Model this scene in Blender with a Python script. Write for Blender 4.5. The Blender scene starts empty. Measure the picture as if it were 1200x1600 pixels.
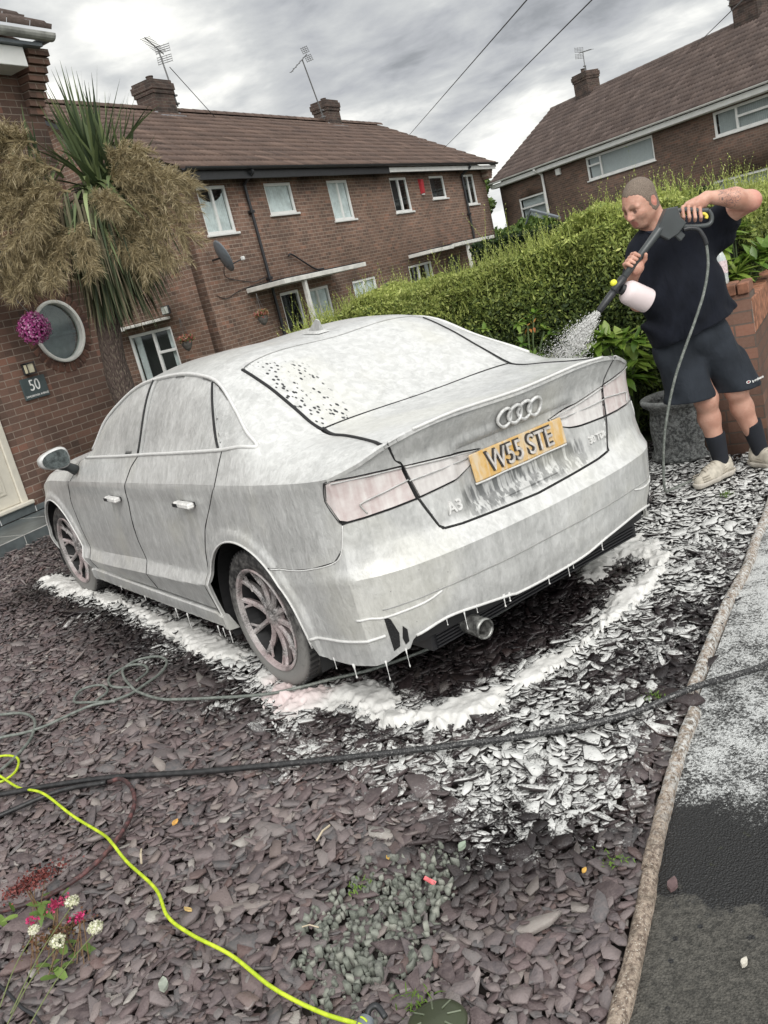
import bpy, math, random
import numpy as np
from mathutils import Vector, Matrix
from mathutils.geometry import delaunay_2d_cdt
S = bpy.context.scene
COL = S.collection
R = math.radians
PI = math.pi
# ------------------------------------------------------------------ camera
cam_d = bpy.data.cameras.new('camera'); cam = bpy.data.objects.new('camera', cam_d); COL.objects.link(cam)
CP = (-2.3465, -3.3176, 1.6126)
M3 = ((0.77356448, -0.58976721, -0.23188929), (0.33753418, 0.07374936, 0.93841979), (0.53634753, 0.80419878, -0.25611648))
cam.matrix_world = Matrix(((M3[0][0], M3[1][0], -M3[2][0], CP[0]), (M3[0][1], M3[1][1], -M3[2][1], CP[1]), (M3[0][2], M3[1][2], -M3[2][2], CP[2]), (0, 0, 0, 1)))
cam_d.sensor_fit = 'VERTICAL'; cam_d.sensor_height = 36; cam_d.lens = 36*1354.53/1600
cam_d.clip_start = .05; cam_d.clip_end = 2000
S.camera = cam
S.render.engine = 'CYCLES'
# ------------------------------------------------------------------ light, sky, exposure
SUN_EL, SUN_AZ = R(40), R(208)      # azimuth measured from +Y towards +X
S.view_settings.view_transform = 'Standard'; S.view_settings.look = 'None'
S.view_settings.exposure = 0.62; S.view_settings.gamma = 1
sun_d = bpy.data.lights.new('sun', 'SUN'); sun = bpy.data.objects.new('sun', sun_d); COL.objects.link(sun)
sun_d.energy = 1.15; sun_d.angle = R(30); sun_d.color = (1, .97, .93)
sun.rotation_euler = (PI/2-SUN_EL, 0, PI-SUN_AZ)
W = bpy.data.worlds.new('World'); S.world = W; W.use_nodes = True

class N:
    """tiny node helper"""
    def __init__(s, tree): s.t = tree; s.n = tree.nodes; s.l = tree.links
    def new(s, typ, **kw):
        nd = s.n.new(typ)
        for k, v in kw.items():
            if k.startswith('i_'):
                nm = k[2:].replace('_', ' ')
                nd.inputs[nm].default_value = v
            else: setattr(nd, k, v)
        return nd
    def link(s, a, b): s.l.new(a, b)
    def val(s, x, sock):
        if isinstance(x, (int, float)): sock.default_value = x
        elif isinstance(x, tuple): sock.default_value = x if len(x) != 3 or sock.type == 'VECTOR' else x+(1,)
        else: s.l.new(x, sock)
    def math(s, op, a, b=0, c=0, clamp=False):
        m = s.new('ShaderNodeMath', operation=op, use_clamp=clamp)
        s.val(a, m.inputs[0]); s.val(b, m.inputs[1]); s.val(c, m.inputs[2]); return m.outputs[0]
    def mix(s, f, a, b, mode='MIX'):
        m = s.new('ShaderNodeMix', data_type='RGBA', blend_type=mode)
        s.val(f, m.inputs[0]); s.val(a, m.inputs[6]); s.val(b, m.inputs[7]); return m.outputs[2]
    def noise(s, vec, scale, detail=4, rough=.55, dist=0):
        t = s.new('ShaderNodeTexNoise'); s.l.new(vec, t.inputs['Vector'])
        t.inputs['Scale'].default_value = scale; t.inputs['Detail'].default_value = detail
        t.inputs['Roughness'].default_value = rough; t.inputs['Distortion'].default_value = dist
        return t.outputs['Fac']
    def voro(s, vec, scale, feature='F1', out='Distance'):
        t = s.new('ShaderNodeTexVoronoi', feature=feature); s.l.new(vec, t.inputs['Vector'])
        t.inputs['Scale'].default_value = scale; return t.outputs[out]
    def map(s, vec, loc=(0, 0, 0), rot=(0, 0, 0), sc=(1, 1, 1)):
        m = s.new('ShaderNodeMapping'); s.l.new(vec, m.inputs[0])
        m.inputs[1].default_value = loc; m.inputs[2].default_value = rot; m.inputs[3].default_value = sc
        return m.outputs[0]
    def ramp(s, f, a, b, lo=0, hi=1):
        m = s.new('ShaderNodeMapRange', interpolation_type='SMOOTHSTEP')
        s.val(f, m.inputs[0]); m.inputs[1].default_value = a; m.inputs[2].default_value = b
        m.inputs[3].default_value = lo; m.inputs[4].default_value = hi; return m.outputs[0]
    def coord(s, kind='Object'): return s.new('ShaderNodeTexCoord').outputs[kind]
    def sep(s, v):
        m = s.new('ShaderNodeSeparateXYZ'); s.l.new(v, m.inputs[0]); return m.outputs
    def comb(s, x, y, z):
        m = s.new('ShaderNodeCombineXYZ'); s.val(x, m.inputs[0]); s.val(y, m.inputs[1]); s.val(z, m.inputs[2]); return m.outputs[0]
    def bump(s, h, strength=.5, dist=.01):
        m = s.new('ShaderNodeBump'); s.l.new(h, m.inputs['Height'])
        m.inputs['Strength'].default_value = strength; m.inputs['Distance'].default_value = dist; return m.outputs[0]
    def attr(s, name, out='Fac'):
        return s.new('ShaderNodeAttribute', attribute_name=name).outputs[out]

# sky: Nishita daylight seen through a broken cloud layer
w = N(W.node_tree); w.n.clear()
out = w.new('ShaderNodeOutputWorld'); bg = w.new('ShaderNodeBackground'); w.link(bg.outputs[0], out.inputs[0])
sky = w.new('ShaderNodeTexSky', sky_type='NISHITA'); sky.sun_disc = False
sky.sun_elevation = SUN_EL; sky.sun_rotation = SUN_AZ
g = w.coord('Generated'); gx, gy, gz = w.sep(g)
den = w.math('ADD', w.math('MAXIMUM', gz, 0.0), .16)
pl = w.comb(w.math('DIVIDE', gx, den), w.math('DIVIDE', gy, den), 0)
pr = w.map(pl, loc=(5.1, 3.7, 0), rot=(0, 0, R(-28)), sc=(1.0, .85, 1))
n1 = w.noise(pr, 1.25, 8, .52, .3)
n2 = w.noise(w.map(pl, loc=(3, 7, 1), rot=(0, 0, R(-20)), sc=(1, .9, 1)), 3.8, 8, .58, .3)
n3 = w.noise(w.map(pl, loc=(9, 2, 4)), .75, 3, .5, 0)
cl = w.math('ADD', w.math('MULTIPLY', n1, .60), w.math('ADD', w.math('MULTIPLY', n2, .22), w.math('MULTIPLY', n3, .28)))
cr = w.new('ShaderNodeValToRGB'); w.link(cl, cr.inputs[0])
e = cr.color_ramp.elements
e[0].position = .445; e[0].color = (.72, .715, .69, 1)
e[1].position = .66; e[1].color = (.185, .195, .215, 1)
for p, c in ((.485, (.60, .60, .59, 1)), (.525, (.46, .465, .47, 1)), (.57, (.345, .355, .37, 1)), (.62, (.265, .275, .30, 1))):
    x = e.new(p); x.color = c
skm = w.mix(1.0, sky.outputs[0], (.085, .085, .085), 'MULTIPLY')
gap = w.ramp(cl, .375, .41, 0.5, 0)
skyc = w.mix(gap, cr.outputs[0], skm)
hz = w.ramp(gz, 0.0, .16, .35, 0)
skyc = w.mix(hz, skyc, (.66, .66, .65))
# sky brightened towards the sun, added to light the faces towards the viewer
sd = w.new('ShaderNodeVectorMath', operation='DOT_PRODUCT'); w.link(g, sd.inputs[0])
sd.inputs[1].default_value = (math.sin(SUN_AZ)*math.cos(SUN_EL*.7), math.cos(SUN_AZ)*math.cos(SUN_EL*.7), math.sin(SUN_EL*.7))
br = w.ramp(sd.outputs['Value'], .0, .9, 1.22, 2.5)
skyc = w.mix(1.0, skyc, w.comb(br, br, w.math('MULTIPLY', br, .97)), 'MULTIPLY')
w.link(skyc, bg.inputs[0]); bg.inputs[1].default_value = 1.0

# ------------------------------------------------------------------ object helpers
def tag(o, label=None, cat=None, group=None, kind=None):
    if label: o['label'] = label
    if cat: o['category'] = cat
    if group: o['group'] = group
    if kind: o['kind'] = kind
    return o
def empty(name, loc=(0, 0, 0), rz=0, label=None, cat=None, group=None):
    o = bpy.data.objects.new(name, None); COL.objects.link(o); o.location = loc; o.rotation_euler = (0, 0, rz)
    o.empty_display_size = .2
    return tag(o, label, cat, group)
def link(name, me, mat=None, parent=None, loc=None, rot=None, smooth=False):
    o = bpy.data.objects.new(name, me); COL.objects.link(o)
    if mat:
        for m in (mat if isinstance(mat, (list, tuple)) else [mat]): me.materials.append(m)
    if parent: o.parent = parent
    if loc: o.location = loc
    if rot: o.rotation_euler = rot
    if smooth: me.shade_smooth()
    return o
def npmesh(name, V, F, smooth=False, mats=None):
    """V (n,3), F (m,k) same-size polygons or list of arrays"""
    me = bpy.data.meshes.new(name)
    V = np.asarray(V, np.float32)
    Fs = F if isinstance(F, list) else [F]
    Fs = [np.asarray(f, np.int32) for f in Fs if len(f)]
    me.vertices.add(len(V)); me.vertices.foreach_set('co', V.ravel())
    nl = sum(f.size for f in Fs); npoly = sum(len(f) for f in Fs)
    me.loops.add(nl); me.loops.foreach_set('vertex_index', np.concatenate([f.ravel() for f in Fs]))
    me.polygons.add(npoly)
    st, k = [], 0
    for f in Fs:
        st.append(k+np.arange(len(f))*f.shape[1]); k += f.size
    me.polygons.foreach_set('loop_start', np.concatenate(st).astype(np.int32))
    if smooth: me.polygons.foreach_set('use_smooth', np.ones(npoly, bool))
    if mats is not None: me.polygons.foreach_set('material_index', np.asarray(mats, np.int32))
    me.update(calc_edges=True); me.validate()
    return me
def fattr(me, name, vals, domain='POINT'):
    a = me.attributes.new(name, 'FLOAT', domain); a.data.foreach_set('value', np.asarray(vals, np.float32))

class MB:
    def __init__(s): s.v = []; s.f = []
    def add(s, V, F):
        k = len(s.v); s.v += [tuple(v) for v in V]; s.f += [tuple(i+k for i in f) for f in F]; return s
    def box(s, x0, x1, y0, y1, z0, z1, m=None):
        V = [(x, y, z) for x in (x0, x1) for y in (y0, y1) for z in (z0, z1)]
        if m: V = [tuple(m @ Vector(v)) for v in V]
        return s.add(V, [(0, 1, 3, 2), (4, 6, 7, 5), (0, 4, 5, 1), (2, 3, 7, 6), (0, 2, 6, 4), (1, 5, 7, 3)])
    def bbox(s, x0, x1, y0, y1, z0, z1, b=.01, m=None):
        "box with chamfered edges"
        cx, cy, cz = (x0+x1)/2, (y0+y1)/2, (z0+z1)/2; hx, hy, hz = (x1-x0)/2, (y1-y0)/2, (z1-z0)/2
        V, idx = [], {}
        for sx in (-1, 1):
            for sy in (-1, 1):
                for sz in (-1, 1):
                    for ax in range(3):
                        p = [sx*(hx-b), sy*(hy-b), sz*(hz-b)]; p[ax] = (sx*hx, sy*hy, sz*hz)[ax]
                        idx[sx, sy, sz, ax] = len(V); V.append((cx+p[0], cy+p[1], cz+p[2]))
        F = []
        for ax in range(3):
            o = [i for i in range(3) if i != ax]
            for sg in (-1, 1):
                q = []
                for a, c in ((-1, -1), (1, -1), (1, 1), (-1, 1)):
                    k = [0, 0, 0]; k[ax] = sg; k[o[0]] = a; k[o[1]] = c; q.append(idx[k[0], k[1], k[2], ax])
                F.append(tuple(q))
            for a in (-1, 1):
                for c in (-1, 1):
                    k0 = [0, 0, 0]; k0[o[0]] = a; k0[o[1]] = c; k1 = list(k0); k0[ax] = -1; k1[ax] = 1
                    F.append((idx[k0[0], k0[1], k0[2], o[0]], idx[k1[0], k1[1], k1[2], o[0]], idx[k1[0], k1[1], k1[2], o[1]], idx[k0[0], k0[1], k0[2], o[1]]))
        for sx in (-1, 1):
            for sy in (-1, 1):
                for sz in (-1, 1): F.append(tuple(idx[sx, sy, sz, a] for a in range(3)))
        if m: V = [tuple(m @ Vector(v)) for v in V]
        return s.add(V, F)
    def tube(s, pts, r, n=8, cap=True):
        pts = [Vector(p) for p in pts]; rs = r if isinstance(r, (list, tuple)) else [r]*len(pts)
        V, F = [], []; ref = None
        for i, p in enumerate(pts):
            t = (pts[min(i+1, len(pts)-1)]-pts[max(i-1, 0)])
            if t.length < 1e-9: t = Vector((0, 0, 1))
            t.normalize()
            if ref is None: ref = Vector((0, 0, 1)) if abs(t.z) < .9 else Vector((1, 0, 0))
            a = (ref-t*ref.dot(t)).normalized(); b = t.cross(a); ref = a
            for k in range(n):
                an = 2*PI*k/n; V.append(p+(a*math.cos(an)+b*math.sin(an))*rs[i])
        for i in range(len(pts)-1):
            for k in range(n):
                F.append((i*n+k, i*n+(k+1) % n, (i+1)*n+(k+1) % n, (i+1)*n+k))
        if cap: F.append(tuple(range(n))[::-1]); F.append(tuple((len(pts)-1)*n+k for k in range(n)))
        return s.add(V, F)
    def lathe(s, prof, n=32, m=None, close=False):
        V, F = [], []
        for r, z in prof:
            for k in range(n): V.append((r*math.cos(2*PI*k/n), r*math.sin(2*PI*k/n), z))
        L = len(prof)
        for i in range(L if close else L-1):
            j = (i+1) % L
            for k in range(n): F.append((i*n+k, i*n+(k+1) % n, j*n+(k+1) % n, j*n+k))
        if m: V = [tuple(m @ Vector(v)) for v in V]
        return s.add(V, F)
    def prism(s, poly, z0, z1, m=None):
        n = len(poly); V = [(x, y, z0) for x, y in poly]+[(x, y, z1) for x, y in poly]
        if m: V = [tuple(m @ Vector(v)) for v in V]
        return s.add(V, [tuple(range(n))[::-1], tuple(range(n, 2*n))]+[(i, (i+1) % n, n+(i+1) % n, n+i) for i in range(n)])
    def ball(s, c, r, n=8, sc=(1, 1, 1)):
        prof = [(max(1e-4, math.sin(PI*i/n))*r, -math.cos(PI*i/n)*r) for i in range(n+1)]
        return s.lathe(prof, n*2, Matrix.Translation(c) @ Matrix.Diagonal((*sc, 1)))
    def build(s, name, mat=None, parent=None, smooth=False, loc=None, rot=None):
        me = bpy.data.meshes.new(name); me.from_pydata([tuple(v) for v in s.v], [], s.f); me.update()
        import bmesh
        bm = bmesh.new(); bm.from_mesh(me); bmesh.ops.recalc_face_normals(bm, faces=bm.faces); bm.to_mesh(me); bm.free()
        return link(name, me, mat, parent, loc, rot, smooth)
def autosmooth(o, ang=40):
    o.data.shade_smooth()
    try:
        o.data.set_sharp_from_angle(angle=R(ang))
    except Exception: pass
    return o
def spline(pts, n=12):
    "Catmull-Rom through points"
    P = [np.array(p, float) for p in pts]; P = [2*P[0]-P[1]]+P+[2*P[-1]-P[-2]]; out = []
    for i in range(1, len(P)-2):
        for k in range(n):
            t = k/n
            out.append(.5*((2*P[i])+(-P[i-1]+P[i+1])*t+(2*P[i-1]-5*P[i]+4*P[i+1]-P[i+2])*t*t+(-P[i-1]+3*P[i]-3*P[i+1]+P[i+2])*t**3))
    out.append(P[-2]); return [tuple(p) for p in out]
def text_mesh(body, size, extrude=.002, offset=0, bevel=0, sx=1):
    c = bpy.data.curves.new('text', 'FONT'); c.body = body; c.size = size; c.extrude = extrude; c.offset = offset; c.bevel_depth = bevel
    c.align_x = 'CENTER'; c.align_y = 'CENTER'
    o = bpy.data.objects.new('text', c); COL.objects.link(o)
    dg = bpy.context.evaluated_depsgraph_get(); dg.update()
    me = bpy.data.meshes.new_from_object(o.evaluated_get(dg))
    bpy.data.objects.remove(o); bpy.data.curves.remove(c)
    if sx != 1: me.transform(Matrix.Diagonal((sx, 1, 1, 1)))
    me.materials.clear()
    return me
def inpoly(px, py, poly):
    x, y = np.asarray(px), np.asarray(py); c = np.zeros(x.shape, bool); n = len(poly)
    for i in range(n):
        x0, y0 = poly[i]; x1, y1 = poly[(i+1) % n]
        if y0 == y1: continue
        k = ((y0 > y) != (y1 > y)) & (x < (x1-x0)*(y-y0)/(y1-y0)+x0); c ^= k
    return c
def cdt(poly, step, holes=(), ys=1.0, extra=None):
    """triangulate polygon (list of 2D) with interior grid; ys scales 2nd axis metric. returns V2,F,boundary loops"""
    loops = []
    for pg in [poly]+list(holes):
        L = []
        for i in range(len(pg)):
            a = np.array(pg[i], float); b = np.array(pg[(i+1) % len(pg)], float)
            d = math.hypot(b[0]-a[0], (b[1]-a[1])*ys); k = max(1, int(round(d/step)))
            for j in range(k): L.append(a+(b-a)*j/k)
        loops.append(np.array(L))
    A = np.array(poly); x0, y0 = A.min(0); x1, y1 = A.max(0)
    gx, gy = np.meshgrid(np.arange(x0, x1, step)+step*.37, np.arange(y0, y1, step/ys)+step/ys*.41, indexing='ij')
    gx, gy = gx.ravel(), gy.ravel(); k = inpoly(gx, gy, poly)
    for h in holes: k &= ~inpoly(gx, gy, h)
    gx, gy = gx[k], gy[k]
    B = np.concatenate(loops)
    if extra is not None and len(extra):
        ex = extra[inpoly(extra[:, 0], extra[:, 1], poly)]
        if len(ex):
            dm = np.array([np.hypot(B[:, 0]-q[0], (B[:, 1]-q[1])*ys).min() for q in ex]); ex = ex[dm > step*.35]
        B = np.concatenate([B, ex])
    ok = np.ones(len(gx), bool)
    for i in range(0, len(gx), 2000):
        d = np.hypot(gx[i:i+2000, None]-B[None, :, 0], (gy[i:i+2000, None]-B[None, :, 1])*ys)
        ok[i:i+2000] = d.min(1) > step*.5
    gx, gy = gx[ok], gy[ok]
    pts = np.concatenate([B, np.stack([gx, gy], 1)]); pts2 = pts*np.array([1, ys])
    edges, k, bl = [], 0, []
    for L in loops:
        n = len(L); edges += [(k+i, k+(i+1) % n) for i in range(n)]; bl.append(list(range(k, k+n))); k += n
    r = delaunay_2d_cdt([Vector(p) for p in pts2], edges, [bl[0]], 1, 1e-6, True)
    V = np.array([tuple(v) for v in r[0]])/np.array([1, ys]); F = np.array([f[:3] for f in r[2]], int)
    c = V[F].mean(1); keep = np.ones(len(F), bool)
    for h in holes: keep &= ~inpoly(c[:, 0], c[:, 1], h)
    keep &= inpoly(c[:, 0], c[:, 1], poly)
    F = F[keep]
    return V, F
def bedges(F):
    "boundary directed edges of a triangle list"
    e = np.concatenate([F[:, [0, 1]], F[:, [1, 2]], F[:, [2, 0]]])
    s = set(map(tuple, e.tolist())); return np.array([p for p in s if (p[1], p[0]) not in s])

# ------------------------------------------------------------------ materials
def newmat(name):
    m = bpy.data.materials.new(name); m.use_nodes = True; k = N(m.node_tree)
    b = m.node_tree.nodes['Principled BSDF']; return m, k, b
def simple(name, col, rough=.6, metal=0, var=.12, scale=12, bump=0, spec=.5, sheen=0):
    m, k, b = newmat(name); co = k.coord()
    nz = k.noise(co, scale, 5)
    c = k.mix(k.ramp(nz, .3, .7), tuple(x*(1-var) for x in col), tuple(min(1, x*(1+var)) for x in col))
    k.link(c, b.inputs['Base Color']); b.inputs['Roughness'].default_value = rough; b.inputs['Metallic'].default_value = metal
    b.inputs['Specular IOR Level'].default_value = spec
    if sheen: b.inputs['Sheen Weight'].default_value = sheen
    if bump: k.link(k.bump(k.noise(co, scale*6, 4), bump, .004), b.inputs['Normal'])
    return m
def brickmat(name, c1, c2, mortar, bw=.225, rh=.075, dirt=.35, rnd=.5):
    m, k, b = newmat(name); x, y, z = k.sep(k.coord())
    v = k.comb(x, z, 0)
    wob = k.noise(k.comb(x, z, 0), 9, 2)
    v2 = k.comb(k.math('ADD', x, k.math('MULTIPLY', wob, .006)), k.math('ADD', z, k.math('MULTIPLY', wob, .006)), 0)
    t = k.new('ShaderNodeTexBrick'); k.link(v2, t.inputs['Vector'])
    t.inputs['Color1'].default_value = c1+(1,); t.inputs['Color2'].default_value = c2+(1,); t.inputs['Mortar'].default_value = mortar+(1,)
    t.inputs['Scale'].default_value = 1; t.inputs['Mortar Size'].default_value = rh*.075; t.inputs['Mortar Smooth'].default_value = .25
    t.inputs['Brick Width'].default_value = bw; t.inputs['Row Height'].default_value = rh; t.inputs['Bias'].default_value = 0
    # per brick extra tint: cell noise
    row = k.math('FLOOR', k.math('DIVIDE', z, rh))
    half = k.math('MULTIPLY', k.math('MODULO', k.math('ABSOLUTE', row), 2), .5)
    colm = k.math('FLOOR', k.math('ADD', k.math('DIVIDE', x, bw), half))
    wn = k.new('ShaderNodeTexWhiteNoise', noise_dimensions='2D'); k.link(k.comb(colm, row, 0), wn.inputs['Vector'])
    tint = k.mix(rnd, t.outputs['Color'], k.mix(wn.outputs['Value'], tuple(q*.45 for q in c1), tuple(min(1, q*1.5) for q in c2)))
    red = k.mix(k.ramp(wn.outputs['Value'], .90, .98, 0, .55), tint, (c2[0]*1.45, c2[1]*1.15, c2[2]*1.05))
    body = k.mix(t.outputs['Fac'], red, mortar)
    d = k.noise(v, 1.3, 6, .6); d2 = k.noise(v, 60, 4, .7)
    c = k.mix(k.ramp(d, .35, .72, 0, dirt), body, (.045, .038, .034))
    c = k.mix(.15, c, k.mix(d2, (.02, .02, .02), (.4, .36, .32)), 'MIX')
    k.link(c, b.inputs['Base Color']); b.inputs['Roughness'].default_value = .9; b.inputs['Specular IOR Level'].default_value = .25
    h = k.math('ADD', k.math('MULTIPLY', t.outputs['Fac'], -1), k.math('MULTIPLY', d2, .35))
    k.link(k.bump(h, .6, .008), b.inputs['Normal']); return m
def varmat(name, cols, attr='rnd', rough=.6, spec=.4, noise=None, trans=0):
    "colour picked by per-piece attribute"
    m, k, b = newmat(name); a = k.attr(attr)
    r = k.new('ShaderNodeValToRGB'); k.link(a, r.inputs[0]); e = r.color_ramp.elements
    e[0].position = 0; e[0].color = cols[0]+(1,); e[1].position = 1; e[1].color = cols[-1]+(1,)
    for i, c in enumerate(cols[1:-1]):
        x = e.new((i+1)/(len(cols)-1)); x.color = c+(1,)
    c = r.outputs[0]
    if noise: c = k.mix(k.ramp(k.noise(k.coord(), noise[0], 3), .35, .65, 0, noise[1]), c, noise[2])
    k.link(c, b.inputs['Base Color']); b.inputs['Roughness'].default_value = rough; b.inputs['Specular IOR Level'].default_value = spec
    if trans:
        tr = k.new('ShaderNodeBsdfTranslucent'); k.link(c, tr.inputs[0]); mx = k.new('ShaderNodeMixShader'); mx.inputs[0].default_value = trans
        k.link(b.outputs[0], mx.inputs[1]); k.link(tr.outputs[0], mx.inputs[2]); k.link(mx.outputs[0], m.node_tree.nodes['Material Output'].inputs[0])
    return m
M = {}
M['upvc'] = simple('white_upvc', (.72, .72, .70), .35, var=.06, scale=3)
M['whitewood'] = simple('white_painted_wood', (.62, .61, .57), .55, var=.15, scale=5)
M['creamdoor'] = simple('cream_door_paint', (.66, .62, .53), .4, var=.05)
M['blackpl'] = simple('black_plastic', (.022, .023, .026), .4, var=.2)
M['darkgrey'] = simple('dark_grey_plastic', (.045, .05, .052), .38, var=.15)
M['greypl'] = simple('grey_plastic', (.16, .18, .20), .45)
M['metal'] = simple('aerial_metal', (.18, .18, .18), .4, .7)
M['black'] = simple('black_void', (.006, .006, .007), .7)
M['slate'] = simple('slate_tile', (.10, .115, .118), .4, var=.25, scale=6, bump=.2)
M['lead'] = simple('lead_flashing', (.20, .20, .21), .6, var=.4, scale=9)
M['mortar'] = simple('grey_mortar', (.42, .40, .36), .9, var=.3, scale=14, bump=.4)
M['red'] = simple('red_plastic', (.42, .03, .04), .4)
M['net'] = simple('net_curtain', (.66, .69, .70), .8, var=.15, scale=6)
M['room'] = simple('dark_room', (.035, .035, .037), .9)
def glassmat():
    m, k, b = newmat('window_glass'); g = k.new('ShaderNodeBsdfGlossy'); g.inputs['Roughness'].default_value = .03; g.inputs[0].default_value = (.8, .86, .88, 1)
    t = k.new('ShaderNodeBsdfTransparent'); t.inputs[0].default_value = (.88, .92, .91, 1)
    f = k.new('ShaderNodeLayerWeight'); f.inputs[0].default_value = .5
    mx = k.new('ShaderNodeMixShader'); k.link(k.math('ADD', k.math('MULTIPLY', k.math('POWER', f.outputs['Facing'], 4), .75), .045, clamp=True), mx.inputs[0])
    k.link(t.outputs[0], mx.inputs[1]); k.link(g.outputs[0], mx.inputs[2]); k.link(mx.outputs[0], m.node_tree.nodes['Material Output'].inputs[0]); return m
M['glass'] = glassmat()
random.seed(5); RNG = np.random.default_rng(7)
# ================================================================== GROUND
D2 = np.array([.90803, .41890]); N2 = np.array([-.41890, .90803])        # street direction and its normal
PHI = math.atan2(.41890, .90803)
def plane_obj(name, poly, z, mat, kind='structure', sub=0):
    me = bpy.data.meshes.new(name); me.from_pydata([(x, y, z) for x, y in poly], [], [tuple(range(len(poly)))]); me.update()
    o = link(name, me, mat); tag(o, kind=kind); return o
def soilmat():
    m, k, b = newmat('dark_wet_soil'); c = k.noise(k.coord(), 3, 6)
    k.link(k.mix(c, (.018, .014, .013), (.045, .036, .032)), b.inputs['Base Color']); b.inputs['Roughness'].default_value = .7
    k.link(k.bump(k.noise(k.coord(), 60, 4), .6, .01), b.inputs['Normal']); return m
def groundmat():
    m, k, b = newmat('garden_ground'); c = k.noise(k.coord(), .6, 6)
    k.link(k.mix(k.ramp(c, .4, .6), (.05, .075, .03), (.10, .095, .085)), b.inputs['Base Color']); b.inputs['Roughness'].default_value = .95; return m
# foam coverage of the ground (shared by stones, tarmac, kerb): evaluated on real ground positions
FOAM_A = [(-.92, 3.6), (-.90, 3.1), (-.89, 2.56), (-.84, 2.11), (-.84, 1.45), (-.83, .86), (-.87, .3), (-.92, .0)]
FOAM_B = [(-.94, -.06), (-.92, -.22), (-.80, -.32), (-.76, -.5), (-.76, -.72), (-.71, -.88), (-.57, -.93), (-.44, -.97), (-.29, -.97), (-.14, -1.0), (.04, -1.0), (.27, -.94), (.5, -.88), (.72, -.83), (.93, -.72), (.97, -.55), (.9, -.3)]
def pdist(P, L):
    d = np.full(len(P), 9.); s = np.zeros(len(P)); acc = 0
    for i in range(len(L)-1):
        a = np.array(L[i]); b = np.array(L[i+1]); ab = b-a; l = np.linalg.norm(ab)
        t = np.clip(((P-a)@ab)/(l*l), 0, 1); q = np.linalg.norm(P-(a+t[:, None]*ab), axis=1)
        k = q < d; d[k] = q[k]; s[k] = acc+t[k]*l; acc += l
    return d, s
def vnoise(x, y, seed=0):
    "cheap value noise"
    rs = np.random.default_rng(seed).random((64, 64)); xi = np.floor(x).astype(int); yi = np.floor(y).astype(int)
    fx = x-xi; fy = y-yi; fx = fx*fx*(3-2*fx); fy = fy*fy*(3-2*fy)
    a = rs[xi % 64, yi % 64]; b = rs[(xi+1) % 64, yi % 64]; c = rs[xi % 64, (yi+1) % 64]; d = rs[(xi+1) % 64, (yi+1) % 64]
    return a*(1-fx)*(1-fy)+b*fx*(1-fy)+c*(1-fx)*fy+d*fx*fy
def fbm(x, y, s, seed=0, o=3):
    r = 0; a = 1; t = 0
    for i in range(o): r = r+a*vnoise(x*s*2**i+7.3*i, y*s*2**i+3.1*i, seed+i); t += a; a *= .5
    return r/t
def gblob(P, c, r):
    d = (P-np.array(c)); return np.exp(-(d**2).sum(1)/(r*r))
def foamcover(P):
    "0 dry .. 1 white; P (n,2)"
    f = np.zeros(len(P))
    for c, r, a in (((-.90, -1.36), .20, .72), ((-.70, -1.32), .26, .80), ((-.62, -1.48), .20, .7), ((-.98, -.98), .16, .55), ((-.85, -1.12), .20, .62), ((-.45, -1.22), .24, .75),
                    ((-.35, -1.45), .2, .7), ((.15, -1.15), .30, .55), ((.75, -1.0), .35, .70), ((1.4, -.6), .55, .95), ((2.0, -.3), .55, .9), ((2.3, .1), .5, .7),
                    ((-1.02, -.78), .17, .55), ((-1.12, -1.12), .14, .38), ((-1.02, -1.55), .16, .5), ((-1.1, .1), .16, .45), ((-1.15, -.6), .16, .5), ((-1.02, 1.0), .20, .50), ((-1.05, 2.2), .25, .40), ((-.8, -1.6), .2, .7),
                    ((-1.05, -.35), .15, .6), ((1.6, .4), .5, .8), ((1.2, -.1), .4, .7)):
        f = np.maximum(f, a*gblob(P, c, r)**.8)
    dl = np.minimum(pdist(P, FOAM_A)[0], pdist(P, FOAM_B)[0])
    return np.maximum(f, .80*np.exp(-(np.maximum(dl-.03, 0)/.11)**2))
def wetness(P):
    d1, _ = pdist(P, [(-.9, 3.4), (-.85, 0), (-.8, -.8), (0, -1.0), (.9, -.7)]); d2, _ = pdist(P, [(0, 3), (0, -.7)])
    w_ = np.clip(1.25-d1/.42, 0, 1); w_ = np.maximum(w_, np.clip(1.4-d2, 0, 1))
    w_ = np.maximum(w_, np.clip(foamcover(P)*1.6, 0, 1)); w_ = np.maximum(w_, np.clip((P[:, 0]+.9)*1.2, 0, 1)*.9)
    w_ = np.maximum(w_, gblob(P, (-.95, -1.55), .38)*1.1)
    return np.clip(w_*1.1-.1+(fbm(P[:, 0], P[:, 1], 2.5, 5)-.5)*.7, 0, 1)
KERB = [(-2.6, -2.70), (-1.37, -2.22), (-1.07, -2.07), (-.88, -1.975), (-.58, -1.81), (-.25, -1.655), (.03, -1.54), (.34, -1.41), (.91, -1.17), (1.62, -.87), (2.6, -.42)]
def kerb_y(x): return np.interp(x, [p[0] for p in KERB], [p[1] for p in KERB])
g0 = plane_obj('ground', [(-300, -300), (300, -300), (300, 300), (-300, 300)], -.06, groundmat())
plane_obj('driveway_bed', [(-6, -4), (-2.6, -2.70)]+KERB[1:]+[(2.6, 1.0), (1.6, 3.5), (-.6, 8.2), (-6, 6)], -.030, soilmat())

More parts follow.
